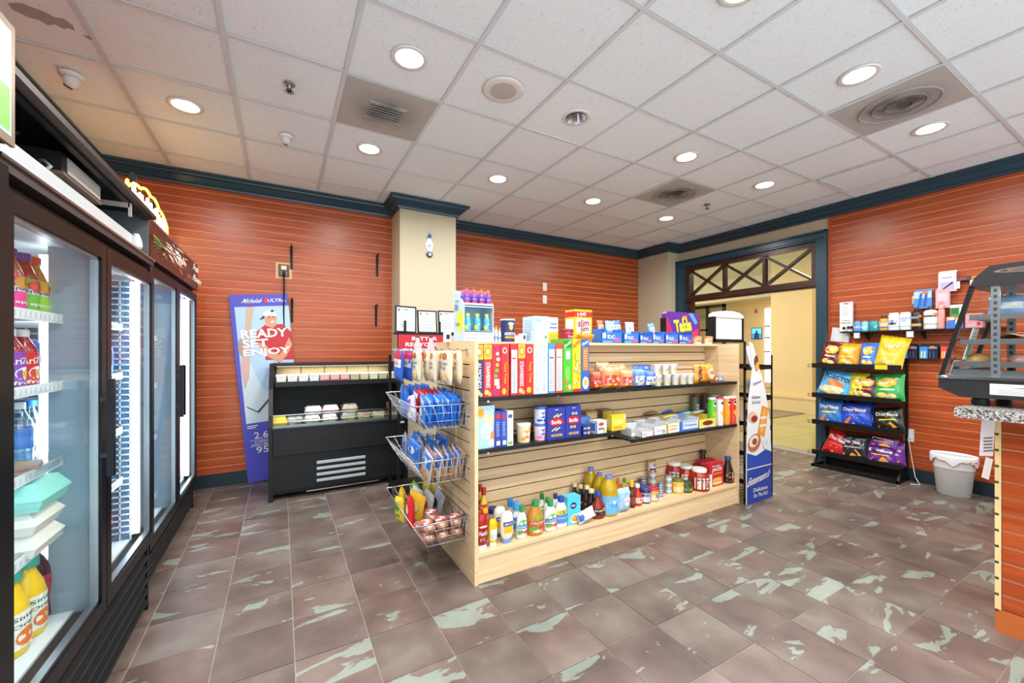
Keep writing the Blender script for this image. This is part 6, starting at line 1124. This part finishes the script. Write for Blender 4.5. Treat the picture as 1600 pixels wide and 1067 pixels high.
hd = B().box(-.215, .215, 0, .05, 0, .22, WHITE).prism([(-.225, .21), (-.225, .235), (-.16, .262), (-.06, .274), (.06, .274), (.16, .262), (.225, .235), (.225, .21)], 'y', -.012, .062, WHITE).obj('header_sign', None, (3.80, 2.40, 1.45), label='blank white header sign with black sides above the end rack', cat='sign')
B().box(-.225, -.213, -.008, .06, -.03, .215, BLACK).box(.213, .235, -.008, .09, -.03, .215, BLACK).box(-.225, .235, -.008, .06, -.03, .0, BLACK).obj('holder', hd)
# ================================================================ right wall
def fr(px0, px1, X): a, c = sy(px0, X), sy(px1, X); return (a + c) / 2, a - c
RZ = -PI / 2
cr = empty('chip_rack', (5.36, 1.63, 0), label='black tiered wire rack full of chip bags against the orange wall', cat='rack')
for y in (0, .74): B().box(.24, .265, y - .01, y + .01, 0, 1.42, BLACK).obj('upright', cr); B().box(0, .26, y - .01, y + .01, 0, .03, BLACK).prism([(.02, .03), (.2, .25), (.225, .25), (.06, .03)], 'y', y - .008, y + .008, BLACK).obj('foot', cr)
LV = [1.17, .83, .52, .17]
for z in LV:
    b = B().box(.02, .045, -.02, .76, z - .03, z + .022, BLACK).box(.045, .26, -.01, .75, z - .03, z - .022, BLACK)
    for k in range(16): b.box(.045, .25, k * .048, .004 + k * .048, z - .022, z - .016, BLACK)
    so = b.obj('tier', cr)
    B().tube([(.02, .77, z), (.0, .79, z + .01), (.0, .79, z - .02), (.02, .77, z - .02)], .004, BLACK, 5).obj('end_loop', so)
B().box(0, .02, -.02, .76, .0, .03, BLACK).box(.22, .24, -.02, .76, .06, .08, BLACK).obj('base_frame', cr)
B().box(.015, .0195, .08, .18, LV[0] - .025, LV[0] + .02, C_('#e0c21e')).obj('price_strip', cr)
def lays(c, acc):
    def f(d): d.ell(.5, .68, .32, .17, C_('#f2c62a'), 18, .1, rings=4).poly([(.2,.6),(.8,.68),(.82,.76),(.2,.69)], C_('#c4202c')).text("Lay's", .5, .685, .46, .14, TXW, .1, .03).ell(.35, .2, .16, .1, C_('#f0cf6a'), 10, rings=3).ell(.62, .16, .18, .09, C_('#f4dc8a'), 10, rings=3).rect(.25, .38, .75, .44, C_(acc), 4)
    return f
def dor(c, acc, t='Doritos'):
    def f(d): d.poly([(.08,.62),(.5,.52),(.9,.66),(.9,.8),(.5,.7),(.1,.8)], C_('#16161a')).text(t, .5, .7, .78, .15, TXW, -.06, .04).poly([(.45,.62),(.55,.62),(.5,.52)], C_('#d8342a')).poly([(.12,.12),(.5,.08),(.34,.42)], ORG).poly([(.4,.1),(.8,.14),(.6,.4)], C_('#e8a23a')).rect(.2, .44, .8, .5, C_(acc), 5)
    return f
def tost(d): d.text('TOSTITOS', .5, .72, .9, .16, TXK, -.08, .03).ell(.5, .5, .28, .12, ORG, 14, -.1, rings=3).ell(.4, .22, .36, .16, C_('#f4dfa0'), 14, rings=3).ell(.62, .3, .2, .1, C_('#fbf0cc'), 12, rings=2)
rows = [
 (0, [(1294, .19, .255, '#5a1c1c', lays('', '#d8c0b0'), 'dark maroon chip bag at the left of the top tier', 10), (1323, .19, .235, '#e89a1c', lays('', '#f7d98a'), 'orange chip bag in front on the top tier', 4), (1338, .15, .25, '#b8641c', None, 'brown orange chip bag behind the orange one on the top tier', 6), (1356, .14, .235, '#3a6fc4', lays('', '#e8eef8'), 'small blue chip bag on the top tier', 0), (1385, .22, .30, '#efc81a', lays('', '#f9e88a'), 'large bright yellow chip bag at the right of the top tier', 10)]),
 (1, [(1300, .29, .27, '#4aa3d8', tost, 'light blue tortilla chip bag at the left of the second tier', 14), (1322, .16, .26, '#3a90c8', None, 'light blue chip bag behind the tortilla chips on the second tier', 4), (1340, .16, .25, '#b8b82a', lays('', '#e8e24a'), 'yellow green chip bag partly hidden on the second tier', 0), (1350, .20, .235, '#5a2a4a', lays('', '#e8862a'), 'purple chip bag in the middle of the second tier', 6), (1388, .24, .25, '#2f9a4a', lays('', '#d8ecc0'), 'green chip bag at the right of the second tier', -4)]),
 (2, [(1297, .22, .24, '#2f6fb8', dor('', '#b8d82a'), 'blue and black tortilla chip bag at the left of the third tier', -4), (1314, .16, .25, '#1c1e26', None, 'black chip bag behind the left bag on the third tier', 4), (1338, .25, .235, '#1f48b8', dor('', '#3a6fe0'), 'royal blue tortilla chip bag in the middle of the third tier', -6), (1357, .15, .24, '#1a3a9a', None, 'dark blue chip bag behind the royal blue one on the third tier', -10), (1391, .22, .22, '#22201f', dor('', '#a8c82a'), 'black and red tortilla chip bag at the right of the third tier', -10)]),
 (3, [(1301, .21, .24, '#b8222a', dor('', '#e85a4a'), 'red tortilla chip bag at the left of the bottom tier', 16), (1334, .24, .23, '#26282c', dor('', '#9aa0a6'), 'black tortilla chip bag in the middle of the bottom tier', -3), (1352, .14, .22, '#303338', None, 'dark chip bag behind the black one on the bottom tier', -8), (1377, .23, .17, '#5f2a86', dor('', '#e0b03a'), 'purple tortilla chip bag lying lower at the right of the bottom tier', -2), (1398, .17, .2, '#6b3092', dor('', '#d8c0e8'), 'purple tortilla chip bag at the far right end of the bottom tier', -8)])]
for k, items in rows:
    for i, (px, w, h, col, de, lab, ry) in enumerate(items):
        X = 5.455 if de else 5.54
        if px == 1398: X = 5.49
        bag('chip_bag', (X, sy(px, X), LV[k] - .012), RZ, w * 1.12, h * 1.1, .09, col, lab, de, seed=200 + k * 10 + i, tilt=(-13, ry), group='chip bags on the tiered rack', crimp=col, nu=14, nv=14)
o = bag('chip_bag', (5.46, sy(1378, 5.46), LV[3] + .145), RZ, .24, .13, .09, '#5f2a86', 'purple tortilla chip bag resting on top of another on the bottom tier', dor('', '#e0b03a'), seed=241, tilt=(-30, 3), group='chip bags on the tiered rack', nu=12, nv=12)
# wall shelf with toiletries
ws = B().box(5.47, XR - .007, .95, 2.15, 1.535, 1.548, BLK2).obj('wall_shelf', label='long black wall shelf of toiletries on the orange wall', cat='shelf')
for px in (1341, 1424): y = sy(px, 5.5); B().box(5.463, 5.469, y - .03, y + .03, 1.47, 1.535, CLEAR).box(5.461, 5.463, y - .025, y + .025, 1.475, 1.53, WHITE).obj('price_holder', ws)
for y in (1.1, 1.5, 1.95): B().prism([(5.49, 1.535), (XR - .007, 1.535), (XR - .007, 1.45)], 'y', y - .004, y + .004, BLACK).obj('bracket', ws)
zw = 1.5485
def wb(name, px0, px1, h, col, label, deco=None, cap=None, rr=.4, X=5.54, sh=.82, caph=.03, z=zw, lc=None):
    y, w = fr(px0, px1, X)
    return bottle(name, (X, y, z), RZ, w / 2, h, [(.95, 0), (1, .04), (1, sh - .06), (.8, sh), (rr, sh + .03), (rr, sh + .05)], col, caph if cap else 0, rr * 1.15, cap or '', label, lab=(.1, sh - .12, lc, deco) if deco else None, sxy=(1, .6), n=18)
def wbox(name, px0, px1, h, col, label, deco=None, d_=.06, X=5.5, z=zw):
    y, w = fr(px0, px1, X); return carton2(name, (X, y, z), w - .002, d_, h, col, label, deco, rz=RZ)
wbox('boxed_pack', 1312, 1331, .0, '#000000', '') if False else None
y, w = fr(1312, 1332, 5.6); carton2('carded_pack', (5.6, y, 1.56), w, .03, .33, '#e6e6e2', 'tall white carded pack at the left end of the wall shelf', lambda d: d.rect(.3, .93, .7, .96, TXK).lines(.15, .55, .85, .88, 6, C_('#b9bdc0'), .3).text('APPLE', .5, .36, .6, .03, TXK).text('SINGLES', .5, .28, .8, .035, TXK).ell(.35, .1, .14, .05, TXK, 10), rz=RZ)
for k in range(2): bottle('cream_jar', (5.55, sy(1328, 5.55), zw + k * .038), RZ, .026, .037, [(1, 0), (1, .7), (.95, .75)], ['#e9e4da', '#3a3034'][k], .012, 1, ['#7a5a3a', '#e4ded4'][k], '%s cream jar at the left of the wall shelf' % ['lower white', 'upper dark'][k], cat='jar')
wb('deodorant', 1334, 1345.5, .13, '#4a8fd0', 'light blue deodorant stick with white band', lambda d: d.rect(.1, .3, .9, .6, TXW, 4), rr=.7); wb('deodorant', 1346, 1357, .125, '#6ac0c8', 'aqua deodorant stick between the blue and teal ones', lambda d: d.ell(.5, .4, .25, .2, TXW, 10), rr=.7); wb('deodorant', 1357.5, 1373.5, .125, '#1f8f96', 'wide teal deodorant stick with white swoosh', lambda d: d.poly([(.3,.6),(.6,.2),(.75,.75),(.6,.4)], TXW), rr=.75)
wb('lotion_bottle', 1374, 1388, .155, '#e8982a', 'orange lotion bottle with brown cap', lambda d: d.rect(.2, .1, .8, .9, C_('#f2d9a8'), 5, 2).text('SUN', .5, .8, .4, .14, TXK).rect(.2, .15, .8, .3, C_('#3a5fa0'), 5), '#4a2a1e', .5)
wb('shampoo_bottle', 1388, 1406, .21, '#eeeeec', 'white shampoo bottle with dark picture, first of the white ones', lambda d: d.ell(.45, .55, .25, .12, C_('#3f74c4'), 12).ell(.45, .38, .2, .1, TXK, 10).rect(.15, .1, .85, .15, C_('#8aa8d0'), 5), None, .9)
wb('shampoo_bottle', 1406, 1424, .21, '#f0f0ee', 'white shampoo bottle with blue print, second of the white ones', lambda d: d.text('CARE', .5, .8, .6, .12, C_('#3f74c4')).ell(.5, .6, .25, .1, C_('#8ac0e8'), 12).rect(.15, .1, .85, .16, C_('#8ac0e8'), 5), None, .9)
wb('shampoo_bottle', 1424, 1440.5, .22, '#201a1a', 'black hair product bottle with black cap', lambda d: d.text('MEN', .4, .75, .4, .14, C_('#c9ccd0')).rect(.2, .1, .8, .3, C_('#b99a5a'), 5).ell(.75, .85, .14, .1, ORG, 8), '#1a1414', .4)
wb('lotion_bottle', 1443, 1465, .225, '#ecebe8', 'large white lotion bottle with dark cap and blue letters', lambda d: d.rect(.15, .72, .85, .86, C_('#4a4a3a'), 5).text('LOTION', .5, .2, .7, .14, C_('#3a9ad0')).ell(.75, .95, .14, .06, ORG, 8), '#3a2a20', .34)
wb('baby_bottle', 1465, 1477, .23, '#f0a496', 'tall pink bottle on the wall shelf', lambda d: d.lines(.3, .3, .7, .8, 3, C_('#f6c9bf')), '#f0b4a8', .7)
wbox('tissue_box', 1478, 1505, .11, '#3a6fc4', 'blue and orange box on the wall shelf', lambda d: d.poly([(0,.6),(.5,.75),(1,.6),(1,1),(0,1)], ORG).ell(.75, .5, .2, .4, C_('#cfe0f4'), 14).rect(.1, .75, .5, .95, TXW), .08)
wbox('green_box', 1484, 1506, .11, '#4f8f4a', 'green and white box stacked on the blue and orange box', lambda d: d.rect(0, .75, 1, 1, TXW).rect(.1, .2, .6, .7, C_('#2f6a2c')).rect(.7, 0, 1, .7, C_('#e8ece6')), .07, 5.5, zw + .111)
for k in range(2): wbox('pink_box', 1508, 1535, .066, '#f0a8b4', 'pink box at the right of the wall shelf, %s of two' % ['lower', 'upper'][k], lambda d: d.rect(.1, .2, .6, .5, C_('#f7cdd4')).rect(.7, .3, .9, .8, TXR), .08, 5.5, zw + k * .0665)
def hung(name, y, z, w, h, t, col, label, deco):
    o = B().box(-w/2, w/2, 0, t, -h, 0, mat(col, .35)).box(-w/2, w/2, t, t + .002, -h, .02, mat(col, .4)).obj(name, None, (5.60 - t, y, z), RZ, label=label, cat='pack', group='packs hanging on the orange wall')
    d = D(); deco(d); b = B(); d.put(b, onfront(w, h, 0, None, -h)); b.obj('front_print', o)
    B().tube([(0, t - .02, .012), (0, t + .045, .012)], .003, CHROME, 5).obj('hook', o); return o
hung('razor_pack', 1.50, 1.93, .13, .17, .03, '#4a86d0', 'blue carded razor pack hanging above the wall shelf', lambda d: d.rect(.0, .6, 1, 1, C_('#bcd4ec')).poly([(.2,.1),(.35,.9),(.5,.9),(.4,.1)], C_('#2a5aa8')).poly([(.5,.1),(.65,.9),(.8,.9),(.7,.1)], C_('#2a5aa8')).ell(.65, .92, .2, .08, ORG, 10))
hung('pink_pack', 1.36, 1.93, .095, .18, .03, '#eab0ba', 'pink carded pack hanging beside the blue razor pack', lambda d: d.rect(.15, .4, .85, .8, C_('#f6d5da')).lines(.2, .1, .8, .35, 3, C_('#c46a7a')))
hung('razor_card', 1.33, 2.09, .12, .18, .025, '#d9d2dc', 'white and lilac card with a dark razor hanging higher on the wall', lambda d: d.rect(.1, .05, .9, .5, C_('#b8a8cc')).poly([(.25,.15),(.3,.1),(.85,.42),(.8,.5)], TXK).rect(.2, .7, .8, .75, C_('#a09aa8')))
for i, (y, lab, col, acc) in enumerate([(1.60, 'blue and black razor multipack under the wall shelf, left', '#15182a', '#3a8ad8'), (1.455, 'blue and black razor multipack under the wall shelf, right', '#15182a', '#3a8ad8'), (1.325, 'red razor pack under the wall shelf', '#8a2a24', '#d84a3a')]):
    hung('razor_multipack', y, 1.385, [.13, .135, .09][i], .13, .04, col, lab, lambda d: d.rect(.02, .05, .45, .95, C_(acc)).rect(.1, .1, .18, .6, C_('#d8e23a')).rect(.26, .1, .34, .6, C_('#d8e8f4')).rect(.5, .78, .95, .95, C_(acc)).ell(.7, .9, .14, .12, ORG, 8).rect(.55, .1, .6, .6, C_('#2f5aa0')).rect(.75, .1, .8, .6, C_('#2f5aa0')))
lc = B().box(-.12, .1, 0, .03, -.02, .02, mat('#2a2226', .4)).obj('lighter_strip', None, (5.60, 1.22, 2.02), (R(-6), R(0), RZ), label='dark lighter strip sticking out from the wall near the pastry case', cat='strip')
D().rect(.75, .1, 1, .9, ORG).rect(.1, .3, .6, .7, C_('#a8323a')).put(B(), onfront(.22, .04, 0, -.12, -.02)).obj('strip_print', lc)
for y in (1.27, 1.165): B().box(5.6, 5.604, y - .02, y + .02, 1.93, 2.0, WHITE).tube([(5.602, y, 1.995), (XR - .0065, y, 2.0)], .003, CHROME, 5).obj('price_tag', label='white price tag on a hook near the lighter strip, %s' % ('left' if y > 1.2 else 'right'), cat='tag', group='price tags')
B().box(XR - .009, XR - .007, 1.56, 1.60, 1.82, 1.90, mat('#f0d8c0', .5)).obj('wall_sticker', label='small pale orange sticker on the orange wall left of the blue razor pack', cat='sticker')
pp = B(Matrix.Rotation(R(8), 4, 'X')).box(-.001, 0, -.09, .09, -.06, .1, mat('#dfe2e4', .6)).obj('taped_paper', None, (XR - .007, 2.22, 1.5), label='white sheet of paper taped to the wall behind the top of the chip rack', cat='paper')
# outlet, cord
ou = B().box(5.643, XR - .0067, 1.585, 1.665, .40, .53, WHITE).obj('wall_outlet', label='white power outlet low on the orange wall beside the chip rack', cat='outlet')
B().box(5.62, 5.643, 1.61, 1.64, .44, .47, mat('#d8d8d4', .5)).obj('plug', ou)
B().tube([(5.62, 1.625, .455), (5.6, 1.61, .40), (5.61, 1.6, .3), (5.605, 1.585, .2), (5.59, 1.56, .06), (5.55, 1.52, .012), (5.5, 1.50, .008), (5.46, 1.56, .008)], .004, mat('#e4e2de', .5), 6).obj('white_cord', label='white power cord from the low outlet to the floor', cat='cord')
# waste bin
bn_ = empty('waste_bin', (5.44, 1.255, 0), label='grey translucent waste bin with a white liner by the orange wall', cat='bin')
BINM = mat('#cccfd0', .4, trans=.25, noise=.1, scale=5); LIN = mat('#e3e3e4', .45, noise=.06, scale=12, bump=.4)
B().lathe([(.105, 0), (.112, .01), (.142, .33), (.146, .36), (.141, .36), (.108, .012), (.0005, .012)], BINM, 32, sxy=(.72, 1.0)).obj('bin_body', bn_)
random.seed(3)
def linf(u, v):
    a = 2 * PI * u; k = 1 + .012 * math.sin(9 * a) + .008 * math.sin(17 * a + 1)
    r, z = [(.135, .25), (.143, .37), (.151, .378), (.156, .36), (.157, .315)][round(v * 4)]
    if v == 1: z += .022 * math.sin(5 * a + 1) + .012 * math.sin(11 * a)
    return (r * k * .74 * math.cos(a), r * k * 1.02 * math.sin(a), z)
B().grid(linf, 48, 4, LIN).obj('liner', bn_)
B().tube([(-.06 * math.cos(t) - .05, -.15 + .01 * math.sin(3 * t), .325 + .02 * math.sin(t)) for t in [x * .3 for x in range(8)]], .006, mat('#e8a0a8', .5), 5).obj('drawstring', bn_)
# ================================================================ counter and pastry case at the right rim
GRAN, nt_, b_ = nodes('granite'); tc_ = nt_.nodes.new('ShaderNodeTexCoord'); n_ = NN(nt_, 'ShaderNodeTexNoise'); n_.inputs['Scale'].default_value = 130; n_.inputs['Detail'].default_value = 2
nt_.links.new(tc_.outputs['Object'], n_.inputs['Vector']); r_ = ramp(nt_, [(.38, lin('#3c3b3a')), (.47, lin('#75726e')), (.56, lin('#97948f')), (.64, lin('#bdbbb7'))]); nt_.links.new(n_.outputs['Fac'], r_.inputs[0]); nt_.links.new(r_.outputs[0], b_.inputs['Base Color']); b_.inputs['Roughness'].default_value = .25
ct = empty('counter', (0, 0, 0), label='orange slatwall counter end with a speckled granite top, right rim of the picture', cat='counter')
body = B().box(3.0, 4.9, -1.2, .53, .0, 1.03, GROOVE).obj('body', ct)
me = B().prism([(3.0, 0), (3.0, PITCH - .0075), (2.991, PITCH - .0075), (2.989, PITCH - .0095), (2.989, .002), (2.991, 0)], 'y', -1.2, .529, ORY).mesh('slat')
for i in range(12): link('slat', me, body, (0, 0, .112 + i * PITCH))
B().box(2.985, 3.0, -1.2, .55, 0, .108, mat('#b4602c', .35, noise=.1, stretch=(1, .2, 5))).obj('kick_board', ct)
e2 = B().box(2.985, 4.9, .531, .551, .108, 1.03, mat('#dcc48c', .5)).obj('edge_strip', ct)
for i in range(13): B().box(2.9845, 2.99, .538, .551, .10 + i * PITCH - .004, .10 + i * PITCH + .008, mat('#4a3a24', .7)).obj('notch', e2)
B().box(2.78, 4.95, -1.25, .64, 1.03, 1.075, GRAN).obj('granite_top', ct)
pl = B(Matrix.Rotation(R(4), 4, 'Y')).box(-.06, .02, -.001, .001, -.19, 0, mat('#d9d2d4', .6)).obj('taped_note', None, (2.96, .556, 1.03), R(-20), label='printed note hanging under the granite edge', cat='paper')
D().lines(.1, .1, .9, .5, 5, C_('#7a6a70')).put(B(), lambda u, v, oo: (-.06 + .08*u, -.001 - oo, -.19 + .19*v)).obj('note_print', pl)
B(Matrix.Rotation(R(18), 4, 'Y')).box(-.05, .0, -.001, .001, -.1, 0, mat('#e6e2dc', .6)).obj('taped_note', None, (2.985, .557, .82), R(-15), label='small blank paper sticking out beside the counter edge', cat='paper')
pc = empty('pastry_case', (2.95, 0, 1.075), label='black and glass heated pastry case standing on the granite counter', cat='display case')
PWX = .52; PBK = mat('#26282b', .35, noise=.25, scale=60)
def zz(v): return v - 1.075
B().prism([(.735, zz(1.155)), (.735, zz(1.205)), (.05, zz(1.205)), (.05, zz(1.115)), (.66, zz(1.115))], 'x', 0, PWX, PBK).obj('base', pc)
for y in (.6, .12):
    for x in (.03, PWX - .07): B().lathe([(.028, 0), (.032, .02), (.026, .042)], BLACK, 14, c=(x + .02, y, 0)).obj('foot', pc)
B().box(-.006, PWX + .006, .04, .742, zz(1.203), zz(1.217), CHROME).lathe([(.0005, -.01), (.012, -.006), (.012, .006), (.0005, .01)], CHROME, 12, c=(-.004, .712, zz(1.212))).obj('rail', pc)
B().prism([(.628, zz(1.655)), (.61, zz(1.70)), (.56, zz(1.752)), (.05, zz(1.765)), (.05, zz(1.655))], 'x', 0, PWX, PBK).obj('hood', pc)
for x in (0, PWX - .02): B().prism([(.735, zz(1.215)), (.628, zz(1.66)), (.61, zz(1.66)), (.717, zz(1.215))], 'x', x, x + .02, BLK2).obj('end_bar', pc); B().box(x, x + .02, .05, .075, zz(1.21), zz(1.66), BLK2).obj('rear_post', pc)
B().prism([(.729, zz(1.217)), (.622, zz(1.655)), (.618, zz(1.655)), (.725, zz(1.217))], 'x', .02, PWX - .02, GLASS).obj('front_glass', pc)
B().prism([(.70, zz(1.217)), (.59, zz(1.655)), (.075, zz(1.655)), (.075, zz(1.217))], 'x', .004, .008, GLASS).obj('side_glass', pc)
B().box(.02, PWX - .02, .05, .056, zz(1.217), zz(1.655), mat('#3a3f42', .2)).obj('back_door', pc)
for x, y in ((.012, .545), (.3, .545), (.012, .2), (.3, .2)):
    so = B().box(x, x + .018, y - .014, y + .014, zz(1.217), zz(1.655), mat('#aeb4b8', .3, .8)).obj('slotted_standard', pc)
    for k in range(14): B().box(x - .0006, x, y - .006, y + .006, zz(1.235) + k * .03, zz(1.235) + k * .03 + .016, mat('#3a3e42', .5)).obj('slot', so)
for z, yf in ((1.275, .68), (1.385, .66), (1.505, .63)):
    b = B()
    b.box(.02, PWX - .02, .09, yf, zz(z), zz(z) + .004, mat('#c9cfd2', .2, .3)).box(.02, PWX - .02, yf - .012, yf, zz(z) - .008, zz(z) + .014, STEEL).box(.014, .022, .09, yf, zz(z) - .01, zz(z) + .016, STEEL); b.obj('shelf', pc)
B().box(.03, .06, .12, .68, zz(1.217), zz(1.25), STEEL).box(.02, PWX - .03, .6, .69, zz(1.217), zz(1.252), STEEL).obj('drip_tray', pc)
D().ell(.5, .5, .46, .32, CHROME, 20).ell(.5, .5, .40, .2, PBK, 20).rect(.18, .44, .82, .56, CHROME).put(B(), lambda u, v, oo: (-oo, .56 - u * .3, zz(1.70) + v * .04)).obj('maker_mark', pc)
D().rect(0, 0, 1, 1, C_('#e4e6e8')).lines(.1, .1, .9, .55, 3, C_('#8a9096'), .3).poly([(.2,.7),(.5,.6),(.8,.75),(.5,.68)], TXK).put(B(), lambda u, v, oo: (-oo, .56 - u * .26, zz(1.135) + v * .052)).obj('notice', pc)
wl = bpy.data.lights.new('pastry_light', 'AREA'); wl.size = .2; wl.energy = 1.6; wl.color = (1, .9, .72); link('pastry_lamp', wl, pc, (.25, .35, zz(1.645)))
for i, (y, z, w_, h_, c1_, c2_, lab) in enumerate([(.655, 1.30, .10, .16, '#e6e8ea', '#4aa890', 'white and teal card leaning inside the slanted glass of the pastry case, upper'), (.70, 1.225, .11, .07, '#e2e6ea', '#c43a44', 'white and red card at the foot of the slanted glass of the pastry case')]):
    o = B(Matrix.Rotation(R(13), 4, 'X')).box(0, w_, -.001, .001, 0, h_, mat(c1_, .5)).obj('menu_card', None, (2.975, y, z), label=lab, cat='card', group='cards in the pastry case')
    b = B(Matrix.Rotation(R(13), 4, 'X')); D().rect(.1, .1, .6, .5, C_(c2_)).lines(.1, .6, .9, .9, 3, C_('#8a9096'), .3).put(b, lambda u, v, oo: (u * w_, -.001 - oo, v * h_)); b.obj('card_print', o)
bottle('blue_canister', (3.12, .36, 1.391), RZ, .035, .085, [(1, 0), (1, .8), (.9, .86)], '#2f4fa0', .012, .95, '#d8dce4', 'blue canister on the middle shelf of the pastry case', cat='canister')
carton2('pink_snack_box', (3.03, .44, 1.391), .10, .06, .035, '#d8405a', 'low pink box on the middle shelf of the pastry case', lambda d: d.rect(.1, .2, .9, .8, C_('#f0a0b0')), rz=RZ)
random.seed(17)
k = 0
for zi, (z, items) in enumerate(((1.2885, [('tan', .62), ('pink', .48), ('tan', .34), ('tan', .2)]), (1.3995, [('paper', .5), ('paper', .3)]), (1.5195, [('blue', .52), ('teal', .38), ('purple', .24)]))):
    for kind, y in items:
        x = 2.95 + .13; zc = z - .0 + .0005
        if kind in ('tan', 'pink'):
            B().lathe([(.03, 0), (.05, .012), (.052, .03), (.03, .048), (.001, .052)], mat('#c99a5a' if kind == 'tan' else '#b98a7a', .55, noise=.25, scale=50), 14, sxy=(1.4, .9)).obj('pastry', None, (x, y, zc - .01), label='%s pastry on the bottom shelf of the pastry case, %s' % ('golden' if kind == 'tan' else 'pinkish', {.62: 'nearest the slanted glass', .48: 'second from the slanted glass', .34: 'third from the slanted glass', .2: 'at the back'}[y]), cat='pastry', group='pastries in the case')
        elif kind == 'paper':
            B().grid(lambda u, v: (-.13 + .26*u, -.09 + .18*v, .012 + .025*abs(math.sin(3*u + 2*v)) * (1 - abs(2*v - 1))), 10, 8, mat('#d2b48c', .7)).grid(lambda u, v: (.13 - .26*u, -.09 + .18*v, .001), 2, 2, mat('#c9aa80', .7)).obj('paper_sheet', None, (x + .03, y, zc - .01), label='crumpled brown paper sheet on the middle shelf of the pastry case, %s' % ('front' if y > .4 else 'back'), cat='paper', group='paper sheets in the pastry case')
        else:
            bag('wrapped_sandwich', (x, y, zc - .01), RZ, .15, .11, .05, {'blue': '#7f9ac8', 'teal': '#5aa89a', 'purple': '#8a7ab8'}[kind], '%s wrapped pack on the top shelf of the pastry case' % kind, lambda d: d.rect(.2, .3, .8, .6, TXW, 3, 2), seed=300 + k, tilt=(-15, 0)); k += 1
